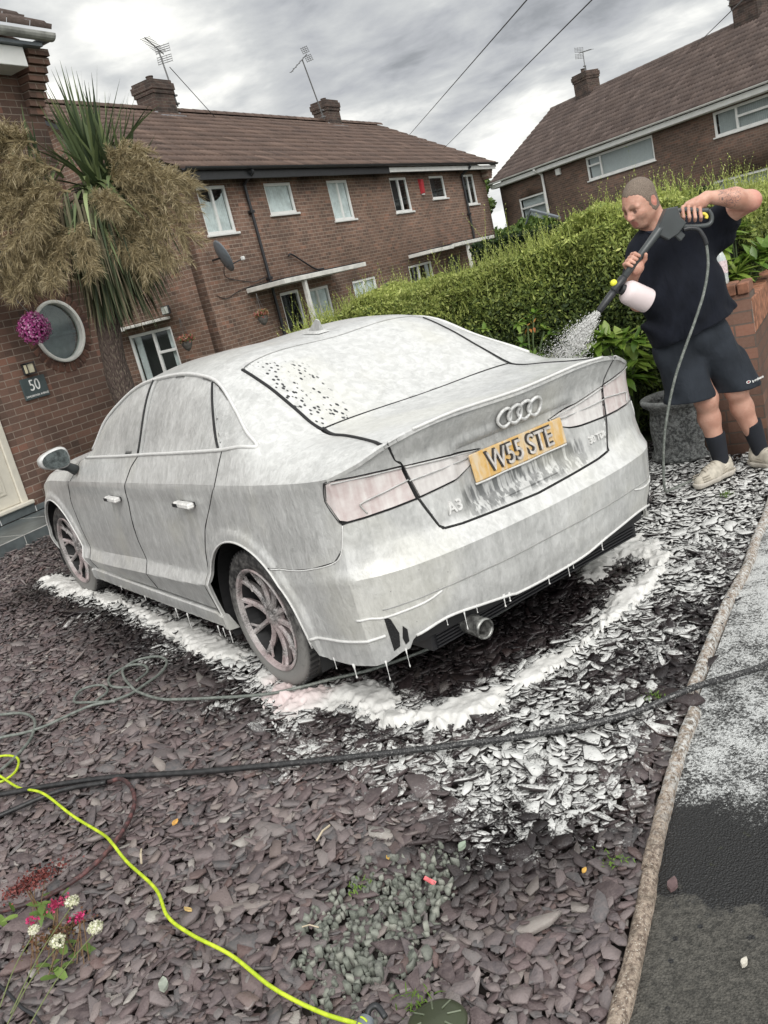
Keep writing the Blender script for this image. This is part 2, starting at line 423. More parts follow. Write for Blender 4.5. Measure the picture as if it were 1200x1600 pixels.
def tarmac():
    m, k, b = newmat('wet_tarmac'); co = k.coord(); x, y, z = k.sep(co)
    fine = k.noise(co, 160, 5, .7); big = k.noise(co, 2.2, 5, .6); vo = k.voro(co, 170)
    fine2 = k.noise(co, 55, 6, .8); base = k.mix(k.ramp(k.math('ADD', k.math('MULTIPLY', fine, .4), k.math('MULTIPLY', fine2, .6)), .38, .62), (.030, .029, .025), (.115, .108, .094))
    base = k.mix(k.ramp(k.noise(co, 25, 4), .55, .75, 0, .4), base, (.14, .13, .11))
    spots = k.ramp(k.math('ADD', k.voro(co, 24), k.math('MULTIPLY', fine2, .2)), .24, .30, 1, 0); spots = k.math('MULTIPLY', spots, k.ramp(k.noise(co, 7, 2), .47, .56))
    f = k.attr('foam'); wt = k.attr('wet')
    wetm = k.math('MAXIMUM', k.ramp(k.math('ADD', wt, k.math('MULTIPLY', k.math('SUBTRACT', k.noise(co, 9, 5, .7), .5), .9)), .42, .52), spots)
    dark = k.mix(wetm, base, k.mix(fine, (.006, .0065, .007), (.022, .022, .023)))
    fo = k.math('ADD', f, k.math('ADD', k.math('MULTIPLY', k.math('SUBTRACT', k.noise(co, 120, 4, .8), .5), 1.9), k.math('MULTIPLY', k.math('SUBTRACT', k.noise(co, 9, 4, .6), .5), 1.0)))
    fo = k.ramp(fo, .42, .70); fo = k.math('MULTIPLY', fo, k.ramp(f, .03, .12))
    c = k.mix(fo, dark, (.60, .61, .60))
    moss = k.math('MULTIPLY', k.ramp(k.noise(co, 6, 5), .66, .72), k.ramp(k.noise(co, 70, 3), .45, .6))
    c = k.mix(k.math('MULTIPLY', moss, .5), c, (.08, .09, .02))
    k.link(c, b.inputs['Base Color']); k.link(k.ramp(wetm, 0, 1, .85, .38), b.inputs['Roughness'])
    k.link(k.bump(k.math('ADD', k.math('ADD', vo, fine2), k.math('MULTIPLY', fo, 1.2)), .8, .006), b.inputs['Normal']); return m
# pavement sheet with attributes
gx = np.arange(-3.2, 3.6, .05); gy = np.linspace(0, 1, 50)
X, Yt = np.meshgrid(gx, gy, indexing='ij'); Y = kerb_y(X)-Yt**1.5*4.5
idx = np.arange(X.size).reshape(X.shape)
F = np.stack([idx[:-1, :-1], idx[:-1, 1:], idx[1:, 1:], idx[1:, :-1]], -1).reshape(-1, 4)[:, ::-1]
me = npmesh('tarmac_pavement', np.stack([X.ravel(), Y.ravel(), np.zeros(X.size)-.004], 1), F)
P2 = np.stack([X.ravel(), Y.ravel()], 1)
al = P2@D2; ac = P2@N2
ff = np.clip(np.interp(al, [-2.05, -1.62, -1.42, -1.30, -.8, .5, 2], [0, 0, .22, .62, .62, .75, .5]), 0, 1)
wt = np.interp(al, [-1.95, -1.75, -1.55, 0], [.05, .45, 1, 1])
fattr(me, 'foam', ff); fattr(me, 'wet', wt)
pv = link('tarmac_pavement', me, tarmac()); tag(pv, kind='structure')

def kerbmat():
    m, k, b = newmat('kerb_concrete'); co = k.coord(); f = k.noise(co, 90, 5, .7); x, y, z = k.sep(co)
    c = k.mix(k.ramp(f, .35, .65), (.12, .085, .065), (.42, .34, .27))
    c = k.mix(k.ramp(k.noise(co, 240, 2), .62, .68), c, (.62, .58, .5))
    c = k.mix(k.ramp(k.noise(co, 14, 4), .45, .7, 0, .6), c, (.09, .075, .055))
    fm = k.math('MULTIPLY', k.ramp(x, -.95, -.35), k.ramp(k.noise(co, 60, 4, .75), .42, .62))
    c = k.mix(fm, c, (.60, .60, .58)); k.link(c, b.inputs['Base Color']); b.inputs['Roughness'].default_value = .85
    k.link(k.bump(k.math('ADD', f, k.noise(co, 30, 3)), 1, .006), b.inputs['Normal']); return m
kt = kerbmat()
def kerbstone(pts, name, lab):
    mb = MB(); pp = spline([(x, y, 0) for x, y in pts], 10); V, F = [], []
    prof = [(-.023, -.05), (-.024, .012), (-.016, .024), (0, .028), (.015, .024), (.023, .012), (.022, -.05)]
    for i, p in enumerate(pp):
        p = Vector(p); t = (Vector(pp[min(i+1, len(pp)-1)])-Vector(pp[max(0, i-1)])).normalized(); nn = Vector((-t.y, t.x, 0))
        ww = .88+.03*math.sin(i*.6)+random.uniform(-.035, .035)
        for a, z in prof: V.append(p+nn*(a*ww)+Vector((0, 0, z+random.uniform(-.0025, .0025))))
    n = len(prof)
    for i in range(len(pp)-1):
        for j in range(n-1): F.append((i*n+j, i*n+j+1, (i+1)*n+j+1, (i+1)*n+j))
    F.append(tuple(range(n))); F.append(tuple((len(pp)-1)*n+j for j in range(n))[::-1])
    mb.add(V, F); o = mb.build(name, kt, smooth=False); autosmooth(o, 50); return tag(o, lab, 'kerb', 'concrete kerb edging of the slate drive')
kerbstone([KERB[0], (-1.8, -2.39), KERB[1], KERB[2], (-.935, -1.995)], 'kerb_edging', 'brown weathered concrete kerb edging nearest the viewer, mostly free of foam')
kerbstone([(-.925, -1.985), (-.74, -1.89), KERB[4], (-.42, -1.735), (-.215, -1.65)], 'kerb_edging', 'middle length of kerb edging, speckled white where the black hose crosses its end')
kerbstone([(-.15, -1.585), (.03, -1.51), (.34, -1.38), (.62, -1.27), KERB[8], (1.25, -1.02), KERB[9], KERB[10]], 'kerb_edging', 'far foam-covered length of kerb edging, shifted out of line beyond the black hose')

# ---- slate chippings: one mesh of real stones
def chips(name, P, size, cols, flat=.13, zoff=0, elong=(1.05, 2.7), nseg=5, tilt=.24, mat=None, kind='stuff', foamy=True, sd=1):
    rg = np.random.default_rng(sd); n = len(P)
    ang = np.arange(nseg)/nseg*2*PI
    a = ang[None]+rg.uniform(-.50, .50, (n, nseg)); rr = rg.uniform(.68, 1.15, (n, nseg))
    el = rg.uniform(*elong, n); sx = size*el**.5; sy = size/el**.5; th = size*flat*rg.uniform(.5, 1.5, n)
    x = np.cos(a)*rr*sx[:, None]; y = np.sin(a)*rr*sy[:, None]
    yaw = rg.uniform(0, 2*PI, n); c, s_ = np.cos(yaw)[:, None], np.sin(yaw)[:, None]
    x, y = x*c-y*s_, x*s_+y*c
    tx = rg.normal(0, tilt, n); ty = rg.normal(0, tilt, n)
    sl = rg.uniform(.86, .97, n)[:, None]
    def lay(k, h): return np.stack([P[:, None, 0]+x*k, P[:, None, 1]+y*k, (x*tx[:, None]+y*ty[:, None])*k+h[:, None]+0*x], -1)
    z0 = P[:, 2]+zoff
    bot = lay(.9, z0-th); mid = lay(1.0, z0+th*.1); top = lay(sl, z0+th); top[..., 2] += rg.uniform(-.12, .12, top.shape[:2])*size[:, None]*flat*2.2
    V = np.concatenate([bot, mid, top], 1).reshape(-1, 3); st = nseg*3
    q = []
    for L in range(2):
        for k in range(nseg): q.append((L*nseg+k, L*nseg+(k+1) % nseg, (L+1)*nseg+(k+1) % nseg, (L+1)*nseg+k))
    q = np.array(q); F4 = (q[None]+np.arange(n)[:, None, None]*st).reshape(-1, 4)
    F6 = (np.arange(nseg)[None]+2*nseg)+np.arange(n)[:, None]*st
    me = npmesh(name, V, [F4, F6])
    rnd = np.repeat(rg.random(n), st); fattr(me, 'rnd', rnd)
    if foamy:
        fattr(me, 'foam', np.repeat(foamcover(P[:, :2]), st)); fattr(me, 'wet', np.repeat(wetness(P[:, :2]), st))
    o = link(name, me, mat); return tag(o, kind=kind)
def slatemat():
    m, k, b = newmat('purple_slate'); co = k.coord(); a = k.attr('rnd'); f = k.attr('foam'); wt = k.attr('wet')
    r = k.new('ShaderNodeValToRGB'); k.link(a, r.inputs[0]); e = r.color_ramp.elements
    cs = [(0, (.055, .040, .043)), (.2, (.150, .110, .111)), (.38, (.085, .073, .078)), (.55, (.205, .168, .165)), (.7, (.090, .090, .094)), (.85, (.27, .235, .225)), (.94, (.12, .070, .064)), (1, (.38, .36, .33))]
    e[0].color = cs[0][1]+(1,); e[1].color = cs[-1][1]+(1,)
    for p, c in cs[1:-1]: x = e.new(p); x.color = c+(1,)
    nz = k.noise(co, 55, 5, .65)
    c = k.mix(k.ramp(nz, .3, .75, 0, .45), r.outputs[0], (.25, .20, .19))
    wc = k.mix(1, c, (.10, .092, .10), 'MULTIPLY'); c = k.mix(wt, c, wc)  # wet tint, taken near black to darken the ground under the car too
    nn = k.new('ShaderNodeNewGeometry').outputs['Normal']; nzv = k.sep(nn)[2]
    sp = k.math('ADD', k.math('MULTIPLY', k.math('SUBTRACT', k.noise(co, 130, 4, .75), .5), 1.5), k.math('MULTIPLY', k.math('SUBTRACT', k.noise(co, 20, 3), .5), 1.1))
    fo = k.math('ADD', k.math('MULTIPLY', f, 1.2), k.math('ADD', sp, k.math('MULTIPLY', k.math('SUBTRACT', a, .5), .5))); fo = k.ramp(fo, .40, .80)
    fo = k.math('MULTIPLY', fo, k.ramp(nzv, .55, .80)); fo = k.math('MULTIPLY', fo, k.ramp(f, .02, .2))
    c = k.mix(fo, c, (.66, .66, .64)); k.link(c, b.inputs['Base Color'])
    k.link(k.mix(fo, k.ramp(wt, 0, 1, .62, .30), (.5, .5, .5)), b.inputs['Roughness'])
    k.link(k.bump(k.math('ADD', nz, k.noise(co, 200, 2)), .7, .004), b.inputs['Normal']); return m
def jgrid(x0, x1, y0, y1, st, sd):
    rg = np.random.default_rng(sd); x, y = np.meshgrid(np.arange(x0, x1, st), np.arange(y0, y1, st*.87), indexing='ij')
    x = x+(np.arange(x.shape[1])[None] % 2)*st/2; x = x+rg.uniform(-.45, .45, x.shape)*st; y = y+rg.uniform(-.45, .45, y.shape)*st
    return np.stack([x.ravel(), y.ravel()], 1)
DRIVE = [(-4, -3.2), (-2.6, -2.72)]+KERB[1:]+[(2.9, .5), (2.4, 1.2), (1.3, 3.9), (-.1, 6.9), (-5, 4.6)]
PLAT = [(-.29+D2[0]*-3-N2[0]*.84*1, 6.36+D2[1]*-3-N2[1]*.84), (-.29+D2[0]*2.2-N2[0]*.84, 6.36+D2[1]*2.2-N2[1]*.84), (3, 9), (-5, 8)]
Ps, Zs = [], []
camxy = np.array(CP[:2])
for ly, (st, zz) in enumerate(((.030, -.012), (.031, .0), (.044, .010))):
    P = jgrid(-3.4, 3.0, -3.0, 7.0, st, 20+ly); P = P[inpoly(P[:, 0], P[:, 1], DRIVE) & ~inpoly(P[:, 0], P[:, 1], PLAT)]
    P = P[P[:, 1] > kerb_y(P[:, 0])+.035]
    # only where the photo (or a viewer a step aside) can look; thin out with distance
    d = np.linalg.norm(P-camxy, axis=1); keep = RNG.random(len(P)) < np.clip(4.2/d, .5, 1)
    und = (np.abs(P[:, 0]) < .6) & (P[:, 1] > .3) & (P[:, 1] < 3.4); keep &= ~(und & (RNG.random(len(P)) < .8))
    keep &= (P@N2 > -1.6-0*P[:, 0])
    P = P[keep]; Ps.append(P); Zs.append(np.full(len(P), zz))
P = np.concatenate(Ps); Z = np.concatenate(Zs)
Z = Z+(fbm(P[:, 0], P[:, 1], 3, 9)-.5)*.03
d = np.linalg.norm(P-camxy, axis=1)
sz = .0162*np.exp(RNG.normal(0, .38, len(P)))*(1+.35*(RNG.random(len(P)) < .12))
sz = sz*np.clip(1.16-.06*(d-2.5), .86, 1.12)
GREEN = lambda P: gblob(P, (-1.53, -1.50), .25)+.8*gblob(P, (-1.30, -1.50), .16)+.6*gblob(P, (-1.67, -1.66), .16)
gm = GREEN(P) > .45+RNG.random(len(P))*1.1
SM = slatemat()
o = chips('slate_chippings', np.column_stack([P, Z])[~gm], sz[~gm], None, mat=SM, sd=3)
tag(o, 'purple slate chippings covering the drive, wet and foam-splashed around the car', 'gravel')
Pg = np.column_stack([P, Z])[gm]
gmat = varmat('green_gravel', [(.09, .098, .084), (.16, .17, .145), (.13, .132, .12), (.22, .23, .20), (.31, .31, .27)], rough=.8, noise=(120, .4, (.28, .30, .25)))
o = chips('green_gravel', np.concatenate([Pg, Pg+np.array([.018, .012, .004])]), .0085*np.exp(RNG.normal(0, .3, 2*len(Pg))), None, flat=.85, elong=(1, 1.3), nseg=6, mat=gmat, tilt=.4, foamy=False, sd=4)
tag(o, 'patch of small grey-green gravel among the slate at the bottom of the drive', 'gravel')
def small(name, at, s, col, lab, cat, poly, h=.006, rz=0, rx=0, z=.028):
    mb = MB(); mb.prism([(p[0]*s, p[1]*s) for p in poly], 0, h)
    o = mb.build(name, simple(name+'_colour', col, .7, var=.3, scale=40), loc=(at[0], at[1], z), rot=(rx, 0, rz)); return tag(o, lab, cat)
leafpoly = [(-1, 0), (-.5, .45), (.1, .55), (.7, .3), (1.1, 0), (.6, -.35), (0, -.5), (-.6, -.35)]
small('fallen_leaf', (-1.67, -.60), .017, (.62, .33, .08), 'small orange leaf lying near the middle of the drive, right of the looped hose', 'leaf', leafpoly, .003, .6, .3)
small('fallen_leaf', (-1.83, -1.06), .018, (.60, .42, .16), 'curled tan leaf lying just right of the yellow hose', 'leaf', leafpoly, .003, 1.8, .4)
small('fallen_leaf', (-1.04, -1.87), .011, (.62, .36, .08), 'tiny orange leaf beside the concrete kerb edging', 'leaf', leafpoly, .003, .3, .3)
small('fallen_leaf', (-1.33, -1.38), .010, (.60, .38, .10), 'tiny tan leaf on the slate right of the green gravel', 'leaf', leafpoly, .003, 1.3, .3)
small('plastic_scrap', (-1.32, -1.56), .017, (.70, .16, .17), 'small pink plastic scrap standing among the slate', 'litter', [(-.4, -1), (.4, -1), (.35, 1), (-.3, 1)], .004, .5, .5, .03)
small('pale_stone', (-1.17, -1.53), .017, (.30, .36, .28), 'pale green flat stone lying alone on the slate', 'stone', leafpoly, .012, .2, .1)
small('pale_stone', (-1.04, -2.32), .013, (.62, .58, .50), 'cream stone lying alone on the grey tarmac', 'stone', leafpoly, .009, .2, .1, .0)
small('pale_stone', (-2.0, -1.28), .024, (.34, .37, .31), 'pale grey-green flat stone near the bottom left of the drive', 'stone', leafpoly, .010, 1.2, .1)
small('slate_chip', (-.93, -2.06), .024, (.14, .09, .09), 'single purple slate chip fallen on the tarmac beside the kerb', 'stone', leafpoly, .010, .4, 0, .0)
for (x, y, a, L) in ((-1.42, -1.13, .4, .075), (-1.62, -1.45, 2.2, .05), (-1.84, -.72, 1.2, .08)):
    mb = MB(); mb.tube([(0, 0, 0), (math.cos(a)*L*.5, math.sin(a)*L*.5, .008), (math.cos(a)*L, math.sin(a)*L, 0)], .0035 if L > .07 else .002, 5)
    lb = {.075: 'short pale broken stick on the slate above the green gravel', .05: 'thin pale twig lying at the edge of the green gravel', .08: 'thin dry grass stalk lying between the two hoses'}[L]
    tag(mb.build('twig', simple('dry_twig', (.52, .44, .32), .8), loc=(x, y, .032)), lb, 'twig')

# ---- foam lying on the ground
def foammat(name='ground_foam', pink=0):
    m, k, b = newmat(name); co = k.coord(); n = k.noise(co, 14, 5, .6); n2 = k.noise(co, 60, 4)
    c = k.mix(n, (.55, .54, .51), (.74, .73, .71))
    x, y, z = k.sep(co)
    dx = k.math('ADD', k.math('POWER', k.math('ADD', x, .88), 2), k.math('POWER', k.math('ADD', y, .12), 2))
    c = k.mix(k.ramp(dx, .0, .07, .55, 0), c, (.70, .50, .50))
    k.link(c, b.inputs['Base Color']); b.inputs['Roughness'].default_value = .45; b.inputs['Subsurface Weight'].default_value = .0
    k.link(k.bump(k.math('ADD', n, k.math('MULTIPLY', n2, .4)), .5, .008), b.inputs['Normal']); return m
FM = foammat()
def foam_patch(name, L, w0, lab, sd, h=.030, st=.007, wfun=None, base=.004):
    L = np.array(L); x0, y0 = L.min(0)-.4; x1, y1 = L.max(0)+.4
    X, Y = np.meshgrid(np.arange(x0, x1, st), np.arange(y0, y1, st), indexing='ij'); P = np.stack([X.ravel(), Y.ravel()], 1)
    d, s = pdist(P, L); w_ = w0 if wfun is None else wfun(s)
    e = (fbm(P[:, 0], P[:, 1], 7, sd)-.5)*.17+(fbm(P[:, 0], P[:, 1], 30, sd+3)-.5)*.12
    v = 1-(d+e)/w_
    H = np.where(v > 0, np.clip(v*1.3, 0, 1)**1.15*h*(.45+1.0*fbm(P[:, 0], P[:, 1], 13, sd+5)+.25*fbm(P[:, 0], P[:, 1], 50, sd+6)), v*.07)
    H += base; H = np.maximum(H, -.03); H = H.reshape(X.shape); vv = v.reshape(X.shape) > -.14
    idx = np.arange(X.size).reshape(X.shape); q = np.stack([idx[:-1, :-1], idx[1:, :-1], idx[1:, 1:], idx[:-1, 1:]], -1).reshape(-1, 4)
    ok = vv.ravel()[q].all(1); q = q[ok]; u, inv_ = np.unique(q, return_inverse=True)
    me = npmesh(name, np.column_stack([P, H.ravel()])[u], inv_.reshape(q.shape), smooth=True)
    o = link(name, me, FM); return tag(o, lab, 'foam', kind='stuff')
foam_patch('snow_foam', FOAM_A, .13, 'strip of white foam run-off on the slate along the left side of the car', 3, wfun=lambda s: .065+.035*np.sin(s*3.1), h=.024)
foam_patch('snow_foam', FOAM_B, .12, 'curved bank of white foam lying on the slate behind the rear bumper', 8, wfun=lambda s: .058+.045*np.clip(np.sin(s*2.3+.9), -.3, 1)+.03*np.sin(s*7), h=.028)
foam_patch('snow_foam', [(.62, -.52), (.80, -.42), (.98, -.38)], .1, 'thin foam smear on the slate below the right end of the rear bumper', 12, h=.02)
# ---- hoses
def hose(name, pts, r, mat, lab, cat='hose', z=None, n=8):
    z = .028+r if z is None else z
    p3 = [(p[0], p[1], (p[2] if len(p) > 2 else z)) for p in pts]
    mb = MB(); mb.tube(spline(p3, 10), r, n); o = mb.build(name, mat, smooth=True); return tag(o, lab, cat)
def hosemat(name, c1, c2, foam=0, rough=.45, ring=0):
    m, k, b = newmat(name); co = k.coord(); x, y, z = k.sep(co); c = k.mix(k.ramp(k.noise(co, 40, 4), .4, .65), c1, c2)
    if foam:
        f = k.math('MULTIPLY', k.ramp(k.noise(co, 160, 4, .75), .54, .64), k.ramp(x, -1.5, -.5, 0, foam)); c = k.mix(f, c, (.6, .6, .58))
    k.link(c, b.inputs['Base Color']); b.inputs['Roughness'].default_value = rough; k.link(k.bump(k.noise(co, 200, 2), .25, .002), b.inputs['Normal']); return m
HB = hosemat('black_rubber_hose', (.012, .012, .013), (.03, .029, .03), .55)
hose('pressure_hose', [(-2.5, .66), (-2.15, .33), (-2.06, .25), (-1.86, .07), (-1.7, -.1), (-1.5, -.36), (-1.29, -.61), (-1.07, -.86), (-.85, -1.10), (-.61, -1.34), (-.38, -1.51), (-.18, -1.62, .065), (0, -1.67, .04), (.14, -1.71, .025), (.35, -1.74, .02), (1.3, -1.72, .02), (2.4, -1.95, .015), (3.4, -2.6, .01)], .0115, HB,
     'thick black hose running right across the drive and over the kerb')
hose('rubber_hose', [(-2.6, .30), (-2.23, .12), (-2.1, .08), (-1.89, .03), (-1.74, -.10, .04)], .0100, HB, 'short dark hose joining the thick black hose at the left edge')
hose('rubber_hose', [(-1.73, -.085, .03), (-1.69, -.14, .04), (-1.69, -.25, .036), (-1.735, -.38, .036), (-1.83, -.50), (-1.94, -.58), (-2.06, -.61), (-2.18, -.58), (-2.35, -.46)], .0082, hosemat('reddish_hose', (.045, .028, .028), (.16, .07, .068)), 'dark reddish hose curving in a half loop at the left of the drive')
HY = hosemat('yellow_green_hose', (.42, .56, .02), (.60, .72, .04), 0, .35)
hose('garden_hose', [(-2.2, .70), (-2.03, .66), (-1.955, .61), (-1.925, .51), (-1.965, .40), (-2.03, .375), (-2.025, .42, .045), (-1.99, .24), (-1.94, .05, .052), (-1.905, -.2), (-1.87, -.43), (-1.872, -.55, .052), (-1.87, -.67), (-1.86, -.89), (-1.885, -1.04), (-1.87, -1.17), (-1.83, -1.34), (-1.81, -1.53), (-1.77, -1.69), (-1.725, -1.80), (-1.68, -1.93)], .0054, HY,
     'bright yellow-green garden hose snaking down to the bottom of the drive')
HG = hosemat('grey_green_hose', (.12, .135, .12), (.20, .215, .195), .4)
hose('washer_hose', [(-2.35, 1.05), (-2.05, .84), (-1.93, .83), (-1.84, .76), (-1.75, .72), (-1.62, .715), (-1.53, .70), (-1.45, .64), (-1.36, .62), (-1.26, .655), (-1.17, .70), (-1.10, .80), (-1.10, .92), (-1.18, 1.0), (-1.27, .97), (-1.31, .86), (-1.335, .70, .045), (-1.335, .60), (-1.30, .40), (-1.23, .27), (-1.16, .16), (-1.03, -.03), (-.93, -.13), (-.76, -.24), (-.57, -.36), (-.2, -.45), (.4, -.4), (1.1, .1), (1.7, .25), (2.05, .18)], .0072, HG,
     'thin grey-green hose lying in loops and passing under the rear of the car')
hose('washer_hose', [(-1.335, .70, .03), (-1.39, .82), (-1.35, .95), (-1.24, .98), (-1.19, .90), (-1.21, .79), (-1.30, .70, .05)], .0068, HG, 'small inner coil of thin grey-green hose beside the rear wheel')
hose('washer_hose', [(-1.44, .63, .03), (-1.53, .74, .04), (-1.57, .85), (-1.50, .95), (-1.42, .90), (-1.425, .78), (-1.50, .73)], .0068, HG, 'small loop of thin grey-green hose further left of the rear wheel')
hose('washer_hose', [(-2.3, 1.5), (-1.98, 1.28), (-1.87, 1.13), (-1.78, 1.0), (-1.765, .84), (-1.83, .66), (-1.92, .55), (-2.01, .48), (-2.2, .40)], .0072, HG, 'grey-green hose bending round at the left edge above the yellow hose')
hose('power_cable', [(-2.45, -.66), (-2.35, -.81), (-2.32, -.91), (-2.30, -1.03), (-2.28, -1.11), (-2.28, -1.3)], .005, M['blackpl'], 'thin black cable in the bottom left corner', 'cable')
# ================================================================== HOUSES
BR_OWN = brickmat('brown_red_brick', (.085, .042, .029), (.150, .074, .050), (.25, .195, .155), .225, .075, .25, .45)
BR_N = brickmat('brown_brick', (.120, .066, .047), (.195, .108, .074), (.34, .275, .22), .235, .083, .25, .45)
BR_R = brickmat('dark_brown_brick', (.085, .049, .036), (.140, .080, .056), (.19, .155, .13), .235, .083, .2, .45)
BR_C = brickmat('sooty_chimney_brick', (.040, .028, .024), (.085, .052, .042), (.10, .085, .075), .225, .078, .6, .5)
def tilemat(name, cols):
    m, k, b = newmat(name); a = k.attr('rnd'); co = k.coord(); r = k.new('ShaderNodeValToRGB'); k.link(a, r.inputs[0]); e = r.color_ramp.elements
    e[0].color = cols[0]+(1,); e[1].color = cols[-1]+(1,)
    for i, c in enumerate(cols[1:-1]): x = e.new((i+1)/(len(cols)-1)); x.color = c+(1,)
    n = k.noise(co, 1.5, 6, .65); n2 = k.noise(co, 40, 4, .7)
    c = k.mix(k.ramp(n, .42, .68, 0, .45), r.outputs[0], (.040, .030, .028)); c = k.mix(k.ramp(n2, .5, .8, 0, .4), c, (.20, .165, .15))
    c = k.mix(k.ramp(k.noise(co, 4, 6, .7), .70, .76, 0, .5), c, (.30, .29, .24))
    k.link(c, b.inputs['Base Color']); b.inputs['Roughness'].default_value = .85; k.link(k.bump(n2, .5, .006), b.inputs['Normal']); return m
TL1 = tilemat('brown_concrete_tile', [(.085, .055, .042), (.135, .088, .068), (.105, .068, .054), (.165, .11, .086)])
TL2 = tilemat('grey_brown_tile', [(.070, .049, .042), (.115, .084, .072), (.09, .066, .058), (.145, .108, .094)])
def wall(name, parent, x0, x1, z0, z1, mat, openings=(), circles=(), poly=None, thick=.25, loc=(0, 0, 0), rz=0, reveal=.10):
    """wall in its local x-z plane, outer face at local y=0, thickness to +y; origin+rz place it in the parent's frame"""
    poly = poly or [(x0, z0), (x1, z0), (x1, z1), (x0, z1)]
    hs = [[(a, c), (b_, c), (b_, d), (a, d)] for a, b_, c, d in openings]
    for cx, cz, r in circles: hs.append([(cx+r*math.cos(t), cz+r*math.sin(t)) for t in np.linspace(0, 2*PI, 49)[:-1]])
    V, F = cdt(poly, 1.2, hs) if not circles else cdt(poly, .6, hs)
    n = len(V); be = bedges(F)
    V3 = np.concatenate([np.column_stack([V[:, 0], np.zeros(n), V[:, 1]]), np.column_stack([V[:, 0], np.full(n, thick), V[:, 1]])])
    f2 = F[:, ::-1]+n; sd = np.column_stack([be[:, 1], be[:, 0], be[:, 0]+n, be[:, 1]+n])
    me = npmesh(name, V3, [F, f2, sd]); o = link(name, me, mat, parent, loc, (0, 0, rz)); return o
def window(parent, x0, x1, z0, z1, T=None, bars=(), hb=(), curtain='net', sill=True, fw=.065, depth=.06, y=.02, label=None, blinds=False, sillout=.05, swag=False):
    "T: matrix from wall frame into parent's frame. bars: x fractions of mullions, hb: list (xa,xb,zfrac) of transoms"
    T = T or Matrix()
    mb = MB(); w_, h_ = x1-x0, z1-z0
    mb.bbox(x0, x1, y, y+depth, z1-fw, z1, .006, T); mb.bbox(x0, x1, y, y+depth, z0, z0+fw, .006, T)
    mb.bbox(x0, x0+fw, y+.002, y+depth-.002, z0+fw, z1-fw, .006, T); mb.bbox(x1-fw, x1, y+.002, y+depth-.002, z0+fw, z1-fw, .006, T)
    for f in bars:
        xx = x0+w_*f; mb.bbox(xx-fw*.5, xx+fw*.5, y-.004, y+depth, z0+fw, z1-fw, .006, T)
    for a, c, f in hb:
        zz = z0+h_*f; mb.bbox(x0+w_*a+fw*.5, x0+w_*c-fw*.5, y-.006, y+depth, zz-fw*.45, zz+fw*.45, .006, T)
    fr = mb.build('window', M['upvc'], parent); 
    if label: fr['label'] = label
    mb = MB(); mb.add([T @ Vector(q) for q in ((x0+fw, y+.028, z0+fw), (x1-fw, y+.028, z0+fw), (x1-fw, y+.028, z1-fw), (x0+fw, y+.028, z1-fw))], [(0, 1, 2, 3)]); mb.build('pane', M['glass'], fr)
    mb = MB(); mb.box(x0-.02, x1+.02, y+.34, y+.36, z0-.02, z1+.02, T); mb.build('room_backing', M['room'], fr)
    if blinds:
        mb = MB(); n = int(w_/.085)
        for i in range(n):
            xx = x0+fw+.03+(w_-2*fw-.06)*(i+.5)/n
            mb.box(-.030, .030, -.001, .001, z0+.05, z1-.05, T @ Matrix.Translation((xx, y+.12, 0)) @ Matrix.Rotation(R(52+random.uniform(-5, 5)), 4, 'Z'))
        mb.build('vertical_blind', M['blind'], fr)
    elif curtain == 'net':
        mb = MB(); V, F = [], []; n = 40
        for i in range(n+1):
            xx = x0+fw+(w_-2*fw)*i/n; yy = y+.062+.008*math.sin(i*1.9)
            top = z1-.06-(0 if not swag else .25*math.sin(PI*i/n)**.5)
            V += [T @ Vector((xx, yy, z0+.04)), T @ Vector((xx, yy, top))]
        for i in range(n): F.append((2*i, 2*i+2, 2*i+3, 2*i+1))
        mb.add(V, F); mb.build('net_curtain', M['net'], fr)
    elif curtain == 'side':
        mb = MB()
        for a, c in ((x0+fw, x0+fw+w_*.14), (x1-fw-w_*.14, x1-fw)): mb.box(a, c, y+.10, y+.12, z0+.04, z1-.04, T)
        mb.build('curtain', M['net'], fr)
    if sill:
        mb = MB(); mb.bbox(x0-.05, x1+.05, -sillout, y-.002, z0-.045, z0+.005, .008, T); mb.build('sill', M['upvc'], fr)
    return fr
M['blind'] = simple('blind_fabric', (.48, .50, .51), .8, var=.05)
M['blind2'] = simple('net_curtain_white', (.55, .56, .56), .8)
